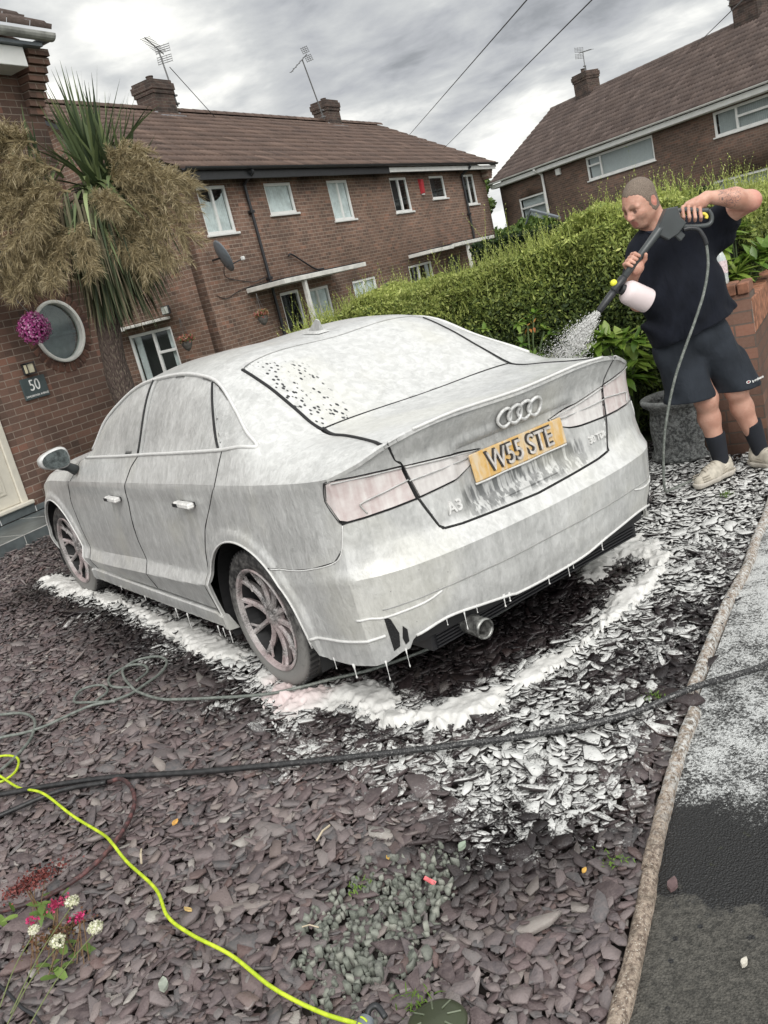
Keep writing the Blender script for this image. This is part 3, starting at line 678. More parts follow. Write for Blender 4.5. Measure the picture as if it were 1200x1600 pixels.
def tiled_roof(name, parent, x0, x1, eave, ridge, nrow, tw, mat, skewL=0, skewR=0, roll=.020, step=.036, jitter=.5):
    """one slope in house frame: eave/ridge=(y,z). tiles are real stepped rows with a roll at each joint"""
    rg = np.random.default_rng(int(x1*10)); V, F, rn = [], [], []
    ey, ez = eave; ry, rz = ridge; L = math.hypot(ry-ey, rz-ez); uy, uz = (ry-ey)/L, (rz-ez)/L; ny, nz = -uz, uy
    if nz < 0: ny, nz = -ny, -nz
    nt = int(round((x1-x0)/tw)); tw = (x1-x0)/nt; k = 0
    prof = [(0, 0), (.12, roll), (.24, 0), (.50, .002), (.62, roll*.9), (.74, 0), (.98, -.001)]
    for r in range(nrow):
        a = L*r/nrow; c = L*(r+1)/nrow+.03
        for t in range(nt):
            j = rg.normal(0, .0025, 2)*jitter; v = rg.random()
            for s_, off in ((a, step), (c, 0.0)):
                for fx, h in prof:
                    hh = h+off+.012+j[0 if s_ == a else 1]; xx = x0+(t+fx)*tw
                    V.append((xx, ey+uy*s_+ny*hh, ez+uz*s_+nz*hh)); rn.append(v)
            # front edge drop
            for fx, h in prof: V.append((x0+(t+fx)*tw, ey+uy*a+ny*(-.006), ez+uz*a+nz*(-.006))); rn.append(v)
            n = len(prof)
            for i in range(n-1):
                F.append((k+i, k+i+1, k+n+i+1, k+n+i)); F.append((k+2*n+i, k+2*n+i+1, k+i+1, k+i))
            k += 3*n
    me = npmesh(name, V, np.array(F)); fattr(me, 'rnd', rn)
    o = link(name, me, mat, parent); return o
def ridge_tiles(parent, x0, x1, y, z, mat, r=.12, L=.45):
    V, F, rn = [], [], []; n = int((x1-x0)/L); k = 0
    for i in range(n):
        v = random.random()
        for xx, rr in ((x0+(x1-x0)*i/n, r), (x0+(x1-x0)*(i+1)/n+.02, r*.93)):
            for j in range(9):
                an = PI*j/8; V.append((xx, y+math.cos(an)*rr*1.15, z-.05+math.sin(an)*rr)); rn.append(v)
        for j in range(8): F.append((k+j, k+j+1, k+9+j+1, k+9+j))
        k += 18
    me = npmesh('ridge_tiles', V, np.array(F)); fattr(me, 'rnd', rn); return link('ridge_tiles', me, mat, parent)
def gutter(parent, x0, x1, y, z, mat, r=.06, name='gutter'):
    V, F = [], []
    for x in (x0, x1):
        for rr in (r, r-.008):
            for j in range(9): an = PI+PI*j/8; V.append((x, y+math.cos(an)*rr, z+math.sin(an)*rr))
    for j in range(8): F += [(j, j+1, 18+j+1, 18+j), (9+j, 27+j, 27+j+1, 9+j+1)]
    for j in range(8): F += [(j, 9+j, 9+j+1, j+1), (18+j, 18+j+1, 27+j+1, 27+j)]
    F += [(0, 18, 27, 9), (8, 17, 35, 26)]
    mb = MB(); mb.add(V, F); return mb.build(name, mat, parent)
def chimney(parent, roof, x, y, z0, z1, wx, wy, pots=1, pot_h=.18, name='chimney', flash=True, potx=0):
    ch = MB(); ch.box(-wx/2, wx/2, -wy/2, wy/2, 0, z1-z0-.34)
    ch.box(-wx/2-.03, wx/2+.03, -wy/2-.03, wy/2+.03, z1-z0-.338, z1-z0-.24); ch.box(-wx/2-.055, wx/2+.055, -wy/2-.055, wy/2+.055, z1-z0-.238, z1-z0-.08)
    ch.box(-wx/2-.02, wx/2+.02, -wy/2-.02, wy/2+.02, z1-z0-.078, z1-z0)
    c = ch.build('chimney', BR_C2, roof, loc=(x, y, z0))
    mb = MB()
    for i in range(pots):
        px = potx+(i-(pots-1)/2)*.3
        mb.lathe([(.11, 0), (.105, .02), (.085, pot_h*.8), (.10, pot_h*.85), (.10, pot_h), (.075, pot_h), (.07, .02)], 16, Matrix.Translation((px, 0, z1-z0)))
    mb.build('chimney_pot', BR_C, c, smooth=False)
    if flash:
        mb = MB(); mb.bbox(-wx/2-.10, wx/2+.10, -wy/2-.16, -wy/2-.005, -.16, .10, .01); mb.bbox(-wx/2-.10, -wx/2-.005, -wy/2, wy/2, 0, .22, .01); mb.bbox(wx/2+.005, wx/2+.10, -wy/2, wy/2, 0, .22, .01)
        mb.build('lead_flashing', M['lead'], c)
    return c
def chimmat():
    m, k, b = newmat('chimney_brick'); x, y, z = k.sep(k.coord()); nn = k.new('ShaderNodeNewGeometry')
    # brick pattern wrapped round the stack: use x on front/back faces, y on the sides
    nx = k.sep(k.new('ShaderNodeTexCoord').outputs['Normal'])[0]
    u = k.mix(k.ramp(k.math('ABSOLUTE', nx), .5, .6), k.comb(x, z, 0), k.comb(y, z, 0))
    t = k.new('ShaderNodeTexBrick'); k.link(u, t.inputs['Vector']); t.inputs['Scale'].default_value = 1
    for nm, c in (('Color1', (.05, .034, .028)), ('Color2', (.095, .06, .048)), ('Mortar', (.12, .10, .085))): t.inputs[nm].default_value = c+(1,)
    t.inputs['Mortar Size'].default_value = .008; t.inputs['Brick Width'].default_value = .225; t.inputs['Row Height'].default_value = .08; t.inputs['Mortar Smooth'].default_value = .3
    d = k.noise(k.coord(), 3, 6, .6); c = k.mix(k.ramp(d, .4, .65, 0, .6), t.outputs['Color'], (.02, .018, .017)); c = k.mix(k.ramp(k.noise(k.coord(), 9, 5), .62, .7, 0, .6), c, (.13, .13, .08))
    k.link(c, b.inputs['Base Color']); b.inputs['Roughness'].default_value = .95; k.link(k.bump(k.math('MULTIPLY', t.outputs['Fac'], -1), .6, .01), b.inputs['Normal']); return m
BR_C2 = chimmat()
def pipe(parent, pts, r, mat, name='downpipe', clips=()):
    mb = MB(); mb.tube(spline(pts, 5) if len(pts) > 3 else pts, r, 10)
    for p in clips: mb.bbox(p[0]-r*1.8, p[0]+r*1.8, p[1]-r*1.2, p[1]+r*1.6, p[2]-.03, p[2]+.03, .005)
    return mb.build(name, mat, parent)

# ---- neighbouring semi-detached pair (left background)
NH = empty('brick_house', (6.348, 13.574, 0), PHI, 'long brown brick house with two chimneys and small white windows behind the car roof', 'house')
ops = [(0, 1.0, 3.22, 4.2), (2.42, 3.55, 3.50, 4.2), (5.2, 6.27, 3.2, 4.2), (8.72, 9.85, 3.22, 4.2), (11.46, 12.60, 3.50, 4.2), (14.15, 15.2, 3.2, 4.2),
       (8.7, 10.35, .85, 1.70), (5.3, 6.6, .8, 1.66), (1.95, 2.75, .1, 1.78), (3.0, 4.1, .85, 1.72), (11.6, 12.5, 0, 1.7)]
wall('front_wall', NH, -.53, 16.2, -.3, 4.45, BR_N, ops)
gp = [(0, -.3), (7.7, -.3), (7.7, 4.45), (3.85, 6.95), (0, 4.45)]
wall('gable_wall', NH, 0, 0, 0, 0, BR_N, [(-2.5, -1.22, -.1, 1.66)], poly=[(-x, z) for x, z in gp][::-1], loc=(-.53, .002, 0), rz=-PI/2)
wall('gable_wall', NH, 0, 0, 0, 0, BR_N, [], poly=gp, loc=(16.2, .002, 0), rz=PI/2)
mb = MB(); mb.box(-.5, 16.17, 7.45, 7.7, -.3, 4.45); mb.build('back_wall', BR_N, NH)
RF = tiled_roof('roof', NH, -.78, 16.72, (-.36, 4.46), (3.85, 6.92), 12, .30, TL1)
RB = tiled_roof('roof_back', NH, -.78, 16.72, (8.06, 4.46), (3.85, 6.92), 12, .30, TL1)
ridge_tiles(RF, -.78, 16.74, 3.85, 6.98, TL1)
mb = MB()
for xx in (-.76, 16.66):
    mb = MB(); mb.prism([(-.34, 4.34), (3.85, 6.80), (8.04, 4.34), (8.04, 4.42), (3.85, 6.90), (-.34, 4.42)], 0, .04, Matrix(((0, 0, 1, xx), (1, 0, 0, 0), (0, 1, 0, 0), (0, 0, 0, 1)))); mb.build('verge_board', M['blackpl'], NH)
mb = MB(); mb.box(-.6, 16.6, -.30, -.012, 4.31, 4.33); mb.build('soffit', M['blackpl'], NH)
mb = MB(); mb.bbox(-.7, 8.18, -.34, -.31, 4.24, 4.42, .005); mb.build('fascia', M['blackpl'], NH)
mb = MB(); mb.bbox(8.2, 16.62, -.34, -.31, 4.27, 4.40, .005); mb.build('fascia', M['upvc'], NH)
gutter(NH, -.72, 16.66, -.41, 4.47, M['blackpl'])
for i in range(5):
    mb = MB(); mb.box(15.98-.0, 16.2+.10+.06*i, -.26+.0, -.012, 3.98+.085*i, 4.06+.085*i) if i < 4 else mb.box(16.0, 16.55, -.28, -.012, 4.32, 4.36)
    mb.build('corbel', BR_N, NH)
window(NH, 0, 1.0, 3.22, 4.2, bars=(.5,), swag=True)
window(NH, 2.42, 3.55, 3.50, 4.2)
window(NH, 5.2, 6.27, 3.2, 4.2, bars=(.5,))
window(NH, 8.72, 9.85, 3.22, 4.2, bars=(.5,), curtain=None)
window(NH, 11.46, 12.60, 3.50, 4.2, curtain=None)
window(NH, 14.15, 15.2, 3.2, 4.2, bars=(.5,), curtain=None)
window(NH, 8.7, 10.35, .85, 1.70, bars=(.42,), curtain='side')
window(NH, 5.3, 6.6, .8, 1.66, bars=(.5,))
window(NH, 1.95, 2.75, .1, 1.78, curtain=None, sill=False)
window(NH, 3.0, 4.1, .85, 1.72, bars=(.5,), curtain='net')
dr = MB(); dr.bbox(11.6, 12.5, .03, .08, 0, 1.7, .006); dr.build('door', M['darkgrey'], NH)
# side door and sidelight on the gable next to the drive
TG = Matrix.Translation((-.53, .002, 0)) @ Matrix.Rotation(-PI/2, 4, 'Z')
window(NH, -2.5, -1.22, -.1, 1.66, TG, bars=(.56,), hb=((.56, 1, .72),), curtain='side', sill=False)
mb = MB(); mb.bbox(-2.62, -1.15, -.32, 0, 1.80, 1.86, .01, TG); mb.bbox(-2.62, -2.2, -.36, -.325, 1.78, 1.87, .01, TG); mb.build('door_canopy', M['whitewood'], NH)
# canopies
def canopy(x0, x1, z, y=-1.05, posts=()):
    c = MB(); c.bbox(x0, x1, y, -.004, z, z+.10, .008); o = c.build('canopy', M['whitewood'], NH)
    mb = MB(); mb.box(x0+.03, x1-.03, y+.04, -.01, z+.102, z+.125); mb.build('felt_roof', M['blackpl'], o)
    for px in posts:
        mb = MB(); mb.bbox(px-.045, px+.045, y+.06, y+.15, -.2, z-.002, .006); mb.build('post', M['whitewood'], o)
    return o
canopy(.75, 4.35, 1.93, posts=(1.62,))
canopy(10.6, 13.3, 1.93, posts=(11.15,))
canopy(8.85, 10.55, 1.90, y=-.75)
mb = MB(); mb.tube([(11.22, -.95, 1.35), (11.75, -.95, 1.88)], .035, 6); mb.build('canopy_brace', M['whitewood'], NH)
pipe(NH, [(1.52, -.41, 4.41), (1.55, -.38, 4.33), (1.58, -.12, 4.2), (1.60, -.07, 4.05), (1.62, -.07, 3), (1.64, -.07, -.2)], .036, M['blackpl'], clips=[(1.63, -.07, 2.15), (1.61, -.07, 3.6)])
pipe(NH, [(14.05, -.41, 4.41), (14.05, -.38, 4.33), (14.02, -.12, 4.2), (14.0, -.07, 4.05), (14.0, -.07, 3), (14.0, -.07, -.2)], .040, M['blackpl'], clips=[(14.0, -.07, 2.9)])
pipe(NH, [(2.6, -.06, 2.55), (2.75, -.08, 2.56), (3.6, -.05, 2.16), (4.0, -.05, 2.12)], .020, M['blackpl'], 'overflow_pipe')
chimney(NH, RF, 4.32, 3.85, 6.62, 7.62, .78, .60, 1, .16)
chimney(NH, RF, 12.95, 3.85, 6.62, 7.58, .82, .56, 1, .12, potx=.0)
def wtop(house, x, y, z): return tuple(house.matrix_world @ Vector((x, y, z)))
bpy.context.view_layer.update()
def yagi(name, house, base, tip, ang, boom, lab, grid=True, n=9, s=1.):
    root = empty(name, wtop(house, *base), PHI if house is NH else house.rotation_euler.z, lab, 'aerial', None)
    d = Vector(tip)-Vector(base)
    mb = MB(); mb.tube([(0, 0, 0), d], .021, 6); mb.build('mast', M['metal'], root)
    mb = MB(); mb.box(-.05, .05, -.05, .05, .05, .09); mb.box(-.05, .05, -.05, .05, .25, .29); mb.box(-.03, .03, .03, .045, .06, .28); mb.tube([(0, 0, .07), (-.02, .12, .07)], .014, 5); mb.build('bracket', M['metal'], root)
    T = Matrix.Translation(d) @ Matrix.Rotation(ang[0], 4, 'Z') @ Matrix.Rotation(ang[1], 4, 'Y')
    mb = MB(); mb.tube([T @ Vector((-boom*.3, 0, 0)), T @ Vector((boom*.7, 0, 0))], .014, 5)
    for i in range(n):
        x = boom*(-.15+.82*i/(n-1)); mb.tube([T @ Vector((x, -.13*s, 0)), T @ Vector((x, .13*s, 0))], .007, 4)
    if grid:
        for a in (-1, 1):
            for q in range(4): mb.tube([T @ Vector((-boom*.3, -.2*s, a*.05+a*q*.055)), T @ Vector((-boom*.3, .2*s, a*.05+a*q*.055))], .008, 4)
            for q in (-.2, -.06, .06, .2): mb.tube([T @ Vector((-boom*.3, q*s, a*.03)), T @ Vector((-boom*.3, q*s, a*.24))], .008, 4)
    mb.build('antenna', M['metal'], root); return root
yagi('tv_aerial', NH, (4.82, 3.6, 7.0), (4.66, 3.6, 8.38), (R(200), R(-8)), 1.15, 'television aerial on a leaning mast at the left chimney of the house behind the car', n=12)
yagi('tv_aerial', NH, (12.25, 3.6, 6.95), (11.75, 3.6, 8.75), (R(178), R(28)), 1.35, 'tall thin aerial mast beside the right chimney of the house behind the car', grid=True, n=5, s=.6)
# satellite dish, alarm, floodlight
def dish():
    p = NH.matrix_world @ Vector((-.12, -.02, 2.72)); root = empty('satellite_dish', p, PHI, 'grey satellite dish on the corner of the brown brick house, below the first window', 'satellite dish')
    T = Matrix.Translation((-.05, -.34, .02)) @ Matrix.Rotation(R(62), 4, 'Z') @ Matrix.Rotation(R(72), 4, 'X')
    pr = [(.001, -.055)]+[(.30*i/8, -.055+.055*(i/8)**2) for i in range(1, 9)]+[(.30, .008), (.29, .008)]+[(.29*i/8, -.048+.055*(i/8)**2) for i in range(7, 0, -1)]
    mb = MB(); mb.lathe(pr, 24, T @ Matrix.Diagonal((.85, 1.15, 1, 1))); mb.build('dish', M['greypl'], root, smooth=True)
    mb = MB(); mb.tube([(-.05, -.34, -.2), (.16, -.62, -.12)], .012, 6); mb.tube([(0, 0, 0), (-.02, -.12, 0), (-.04, -.30, 0)], .02, 6); mb.build('arm', M['blackpl'], root)
    mb = MB(); mb.bbox(.13, .19, -.68, -.60, -.15, -.07, .012); mb.build('receiver', M['upvc'], root)
dish()
def aux():
    p = NH.matrix_world @ Vector((10.72, -.004, 3.92)); r_ = empty('alarm_box', p, PHI, 'red burglar alarm box under the white fascia of the brown brick house', 'alarm box')
    mb = MB(); mb.add([(-.11, 0, .2), (.11, 0, .2), (.09, 0, -.24), (-.09, 0, -.24), (-.09, -.09, .17), (.09, -.09, .17), (.07, -.08, -.22), (-.07, -.08, -.22)], [(0, 1, 2, 3), (4, 7, 6, 5), (0, 4, 5, 1), (1, 5, 6, 2), (2, 6, 7, 3), (3, 7, 4, 0)])
    mb.build('cover', M['red'], r_); mb = MB(); mb.box(-.06, .06, -.07, -.01, -.27, -.243); mb.build('base', M['upvc'], r_)
aux()
def cablerun(pts, lab, r=.009):
    mb = MB(); mb.tube(spline([tuple(NH.matrix_world @ Vector(p)) for p in pts], 6), r, 5); tag(mb.build('wall_cable', M['blackpl']), lab, 'cable')
cablerun([(-.12, -.3, 2.62), (.1, -.06, 2.36), (.6, -.03, 2.22), (1.1, -.03, 2.14), (1.55, -.03, 2.2)], 'black cable hanging from the satellite dish to the black downpipe', .009)
cablerun([(-.3, -.02, 2.02), (.0, -.02, 1.92), (.5, -.02, 2.02), (1.5, -.02, 2.12)], 'lower thin cable clipped across the brick wall left of the downpipe', .007)
def fl():
    p = NH.matrix_world @ (TG @ Vector((-1.1, -.0, 2.0))); r_ = empty('floodlight', p, PHI-PI/2, 'small square floodlight on the brick gable above the side door', 'lamp')
    mb = MB(); mb.bbox(-.11, .11, -.16, -.11, -.10, .08, .01); mb.box(-.02, .02, -.11, 0, -.02, .02); mb.build('housing', M['blackpl'], r_)
    mb = MB(); mb.box(-.085, .085, -.166, -.161, -.08, .06); mb.build('lens', simple('lamp_lens', (.45, .46, .42), .3), r_)
fl()
# ---- right-hand background house
RHZ = math.atan2(-.98161, -.19088)
RH = empty('brick_house', (29.183, 27.678, 0), RHZ, 'dark brick house with grey-brown tiles and wide white windows, top right behind the man', 'house')
# local x runs along the facade to the viewer's right, local -y faces the viewer? (d x z)
ops = [(1.3, 3.25, 2.1, 3.47), (6.33, 10.2, 3.3, 4.2), (13.1, 17.5, 3.40, 4.2), (12.75, 16.5, .5, 2.02)]
wall('front_wall', RH, -.02, 19.2, -.5, 4.42, BR_R, ops)
gp = [(0, -.5), (8, -.5), (8, 4.42), (4, 7.2), (0, 4.42)]
wall('gable_wall', RH, 0, 0, 0, 0, BR_R, [], poly=[(-x, z) for x, z in gp][::-1], loc=(0, .002, 0), rz=-PI/2)
wall('gable_wall', RH, 0, 0, 0, 0, BR_R, [], poly=gp, loc=(19.2, .002, 0), rz=PI/2)
mb = MB(); mb.box(.03, 19.17, 7.75, 8, -.5, 4.4); mb.build('back_wall', BR_R, RH)
R2 = tiled_roof('roof', RH, -.28, 19.5, (-.34, 4.50), (4, 7.28), 15, .30, TL2, roll=.055, step=.034)
tiled_roof('roof_back', RH, -.28, 19.5, (8.34, 4.50), (4, 7.28), 15, .30, TL2)
ridge_tiles(R2, -.28, 19.5, 4, 7.32, TL2)
mb = MB(); mb.bbox(-.26, 19.4, -.34, -.30, 4.26, 4.43, .006); mb.build('fascia', M['upvc'], RH)
mb = MB(); mb.box(-.2, 19.4, -.298, -.012, 4.24, 4.26); mb.build('soffit', M['whitewood'], RH)
gutter(RH, -.28, 19.5, -.42, 4.52, M['upvc'], .065)
mb = MB(); mb.prism([(-.36, 4.36), (4, 7.14), (8.3, 4.4), (8.3, 4.46), (4, 7.24), (-.36, 4.46)], 0, .04, Matrix(((0, 0, 1, -.27), (1, 0, 0, 0), (0, 1, 0, 0), (0, 0, 0, 1)))); mb.build('verge_board', M['upvc'], RH)
window(RH, 1.3, 3.25, 2.1, 3.47, bars=(), hb=((0, 1, .66),), blinds=True, curtain=None, fw=.085)
window(RH, 6.33, 10.2, 3.3, 4.2, bars=(.22,), hb=((0, .22, .62),), blinds=True, curtain=None, fw=.085)
window(RH, 13.1, 17.5, 3.40, 4.2, bars=(.22,), hb=((.22, 1, .55),), blinds=True, curtain=None, fw=.085)
window(RH, 12.75, 16.5, .5, 2.02, bars=(.25, .62), hb=((0, .25, .7),), blinds=True, curtain=None, fw=.085)
pipe(RH, [(3.4, -.42, 4.46), (3.4, -.38, 4.36), (3.42, -.12, 4.2), (3.42, -.07, 4.05), (3.42, -.07, 3), (3.42, -.07, -.2)], .055, M['upvc'])
mb = MB(); mb.bbox(4.4, 4.68, -.10, -.004, 3.92, 4.18, .01); mb.build('vent_box', M['upvc'], RH)
chimney(RH, R2, 2.45, 4.0, 6.95, 8.15, .95, .7, 1, .2, flash=False, potx=-.1)
chimney(RH, R2, 11.75, 4.0, 6.95, 8.1, 1.1, .7, 1, .08, flash=False)
bpy.context.view_layer.update()
yagi('tv_aerial', RH, (2.75, 3.8, 8.1), (2.78, 3.8, 8.95), (R(10), R(5)), .7, 'aerial above the left chimney of the dark brick house on the right', n=6, s=1.4)
yagi('tv_aerial', RH, (11.0, 3.8, 7.9), (11.0, 3.8, 8.55), (R(-10), R(-18)), .9, 'aerial beside the brick chimney in the top right corner', grid=False, n=3, s=.6)
mb = MB()
A = lambda x, y, z: tuple(RH.matrix_world @ Vector((x, y, z)))
mb.tube([A(4.2, -2.2, 1.9), A(5.1, -2.2, 2.75)], .04, 6); mb.tube([A(5.1, -2.2, 2.75), A(6.9, -2.2, 2.15)], .07, 6)
tag(mb.build('timber_frame', M['greypl']), 'small grey pitched timber roof frame behind the clipped dark hedge', 'porch')
# ---- overhead wires
for a, b_, lab, sag in (((13.45, 15.0, 4.87), (4.69, 2.81, 3.73), 'upper left of the two black overhead wires crossing the sky', .15), ((15.47, 16.05, 4.57), (5.2, 2.47, 3.6), 'lower right of the two black overhead wires crossing the sky', .15), ((39.73, 23.91, 8.38), (17.05, 7.78, 5.33), 'thin overhead wire in the top right corner running to the roof ridge', .1), ((7.93, 16.27, 7.22), (9.5, 17.63, 6.38), 'thin stay wire sloping from the left aerial to the roof ridge', .02)):
    a, b_ = Vector(a), Vector(b_); dd = b_-a
    if lab.startswith(('upper', 'lower')): b_ = b_+dd*.25
    pts = [a.lerp(b_, t) for t in np.linspace(0, 1, 15)]
    mb = MB(); mb.tube(pts, .0065 if 'two' in lab else .009 if 'stay' in lab else .013, 5); tag(mb.build('overhead_wire', M['blackpl']), lab, 'wire')

# ---- own house (number 50)
OH = empty('brick_house', (-.2846, 6.3653, 0), PHI, 'red-brown brick house with round white window, cream door and number 50 plaque, left edge', 'house')
RW = (1.13, 1.87, .345)
wall('front_wall', OH, 0, 0, 0, 0, BR_OWN, [(-1.02, .0, .24, 2.3)], [RW], poly=[(-5, 0), (1.90, 0), (1.90, 5.0), (-5, 5.0)])
wall('gable_wall', OH, 0, 0, 0, 0, BR_OWN, [], poly=[(0, 0), (7.6, 0), (7.6, 5), (3.8, 7.4), (0, 5)], loc=(1.90, .002, 0), rz=PI/2)
# rowlock ring round the window
mb = MB(); nb = 30
for i in range(nb):
    a = 2*PI*i/nb; T = Matrix.Translation((RW[0], 0, RW[1])) @ Matrix.Rotation(-a, 4, 'Y')
    mb.bbox(RW[2]+.002, RW[2]+.115, -.006, .05, -.032, .032, .004, T)
m_, k_, b_ = newmat('rowlock_brick'); c_ = k_.mix(k_.ramp(k_.noise(k_.coord(), 6, 3), .4, .6), (.060, .030, .022), (.13, .062, .042)); k_.link(c_, b_.inputs['Base Color']); b_.inputs['Roughness'].default_value = .9
k_.link(k_.bump(k_.noise(k_.coord(), 90, 4), .5, .005), b_.inputs['Normal'])
mb.build('brick_ring', m_, OH)
rw = MB(); rw.lathe([(RW[2]+.002, .0), (RW[2]+.002, -.030), (RW[2]-.014, -.036), (RW[2]-.034, -.028), (RW[2]-.038, .05), (RW[2]+.002, .05)], 48, Matrix.Translation((RW[0], .0, RW[1])) @ Matrix.Rotation(R(-90), 4, 'X'))
rwo = rw.build('round_window', M['whitewood'], OH, smooth=True); autosmooth(rwo, 50)
rwo['label'] = 'round white-framed window'
mb = MB(); mb.prism([(RW[2]*.93*math.cos(t), RW[2]*.93*math.sin(t)) for t in np.linspace(0, 2*PI, 33)[:-1]], 0, .006, Matrix.Translation((RW[0], .03, RW[1])) @ Matrix.Rotation(R(90), 4, 'X')); mb.build('pane', M['glass'], rwo)
mb = MB(); mb.box(.6, 1.7, .32, .34, 1.4, 2.4); mb.build('room_backing', M['room'], rwo)
mb = MB(); mb.box(.86, 1.44, .14, .16, 1.50, 1.83); mb.box(1.16, 1.44, .14, .16, 1.84, 2.2); mb.box(.84, 1.5, .10, .13, 1.83, 1.86); mb.build('interior_shelf', simple('dim_interior', (.06, .07, .068), .7, var=.4), rwo)
# door
dd = MB(); dd.bbox(-1.02, -.93, -.02, .06, .24, 2.3, .008); dd.bbox(-.09, 0, -.02, .06, .24, 2.3, .008); dd.bbox(-.93, -.09, -.018, .058, 2.2, 2.3, .008); dd.bbox(-1.06, .03, -.07, .055, .20, .245, .01)
df = dd.build('door_frame', M['creamdoor'], OH)
mb = MB(); mb.bbox(-.928, -.092, .0, .045, .247, 2.198, .006); mb.bbox(-.80, -.22, -.012, -.001, .38, 1.15, .008); mb.bbox(-.76, -.26, -.02, -.013, .42, 1.11, .006); mb.bbox(-.80, -.22, -.012, -.001, 1.3, 2.05, .008); mb.build('door', M['creamdoor'], df)
# slate plinth and step
mb = MB(); mb.bbox(-5, .04, -.030, -.004, .105, .198, .004); mb.bbox(.043, 1.90, -.028, -.004, .105, .165, .004); mb.build('plinth', M['slate'], OH)
for xx in (-.42, .04, .62):
    mb = MB(); mb.box(xx-.004, xx+.004, -.032, -.028, .105, .165); mb.build('grout_line', M['upvc'], OH)
st = MB(); st.bbox(-5, 2.2, -.84, -.032, -.05, .10, .006); so = st.build('slate_step', M['slate']); so.location = OH.location; so.rotation_euler = (0, 0, PHI); tag(so, 'dark slate-tiled doorstep along the foot of the brick wall, left edge', 'step')
mb = MB()
for xx in (-1.4, -.8, -.2, .4, 1.0, 1.6): mb.box(xx-.003, xx+.003, -.843, -.841, -.03, .10); mb.box(xx-.003, xx+.003, -.84, -.04, .10, .1015)
mb.box(-5, 2.2, -.843, -.838, .094, .1025); mb.build('grout_line', simple('grout', (.45, .45, .43), .8), so)
# eaves with corbelled corner
TE = tiled_roof('roof', OH, -5, 2.0, (-.42, 4.98), (3.8, 7.5), 12, .3, TL2)
mb = MB(); mb.bbox(-5, 1.62, -.30, -.002, 4.60, 4.80, .006); mb.build('fascia', M['upvc'], OH)
gutter(OH, -5, 1.98, -.40, 4.92, simple('old_grey_gutter', (.33, .33, .31), .6, var=.3, scale=8), .07)
mb = MB(); mb.box(-5, 1.85, -.36, -.005, 4.805, 4.84); mb.build('soffit', M['greypl'], OH)
co_ = MB()
for i in range(8): co_.box(1.70, 1.905+.012*i+(.0 if i % 2 else .02), -.03-.036*i, .25, 4.20+.078*i, 4.27+.078*i)
co_.build('corbel', BR_OWN, OH)
mb = MB(); mb.bbox(1.92, 1.98, -.40, 3.8, 4.86, 4.93, .01); mb.build('verge_board', M['greypl'], OH)
bpy.context.view_layer.update()
def onwall(x, y, z): return tuple(OH.matrix_world @ Vector((x, y, z)))
hp = empty('house_number_plaque', onwall(.555, -.005, 1.35), PHI, 'dark slate plaque with white number 50 on the brick wall', 'house sign')
mb = MB(); mb.bbox(-.165, .165, -.016, 0, -.115, .115, .003); mb.build('slate', simple('plaque_slate', (.055, .075, .078), .5), hp)
me = text_mesh('50', .155, .002); t = link('number', me, simple('white_lettering', (.8, .8, .78), .5), hp, (0, -.019, .025), (PI/2, 0, 0)); t.scale = (.95, 1.1, 1)
me = text_mesh('SANDBROOK AVENUE', .030, .001, .0006); t = link('street_name', me, M['upvc'], hp, (.0, -.019, -.082), (PI/2, 0, 0))
wl = empty('wall_lamp', onwall(.53, -.002, 1.56), PHI, 'small black and glass wall lamp just above the number plaque', 'lamp')
mb = MB(); mb.bbox(-.055, .055, -.10, -.0, .05, .062, .003); mb.bbox(-.05, .05, -.02, 0, -.06, .05, .003); mb.bbox(-.055, .055, -.095, -.02, -.065, -.055, .003); mb.bbox(-.055, -.045, -.095, -.085, -.055, .05, .002); mb.bbox(.045, .055, -.095, -.085, -.055, .05, .002); mb.build('frame', M['blackpl'], wl)
mb = MB(); mb.bbox(-.04, .04, -.085, -.022, -.05, .045, .004); mb.build('lens', simple('cream_lens', (.62, .58, .42), .3), wl)
wl = empty('wall_lantern', onwall(.50, -.01, 2.62), PHI, 'large black wall lantern at the left edge above the pink ball', 'lamp')
mb = MB(); mb.lathe([(.001, .18), (.13, .09), (.13, .07), (.10, .07), (.07, -.14), (.09, -.15), (.001, -.16)], 6, Matrix.Translation((0, -.2, 0))); mb.tube([(0, -.2, .17), (0, -.12, .24), (0, 0, .2)], .012, 6); mb.build('housing', M['blackpl'], wl)
# hanging pink flower ball
fb = empty('flower_ball', onwall(.46, -.42, 1.94), PHI, 'round pink artificial flower ball hanging on the brick wall beside the round window', 'ornament')
rg = np.random.default_rng(3); V, F, rn = [], [], []; k = 0
for i in range(1500):
    p = rg.normal(size=3); p /= np.linalg.norm(p); c = p*.165*rg.uniform(.86, 1.04)
    a = np.cross(p, rg.normal(size=3)); a /= np.linalg.norm(a); b2 = np.cross(p, a); s_ = rg.uniform(.007, .014); v = rg.random()
    tl = p*rg.uniform(-.5, .9)
    for q in (a, b2+tl*.8, -a, -b2+tl*-.4): V.append(c+q*s_+p*abs(q@tl)*s_*.3); rn.append(v)
    F.append((k, k+1, k+2, k+3)); k += 4
me = npmesh('petals', V, np.array(F)); fattr(me, 'rnd', rn)
link('petals', me, varmat('pink_petals', [(.20, .02, .12), (.50, .07, .30), (.38, .04, .22), (.70, .22, .50), (.80, .50, .68)], rough=.4), fb)
mb = MB(); mb.ball((0, 0, 0), .13, 10); mb.build('core', simple('ball_core', (.07, .012, .04), .8), fb)
mb = MB(); mb.tube([(0, 0, .15), (-.02, .1, .32), (-.1, .40, .50)], .004, 5); mb.build('chain', M['metal'], fb)
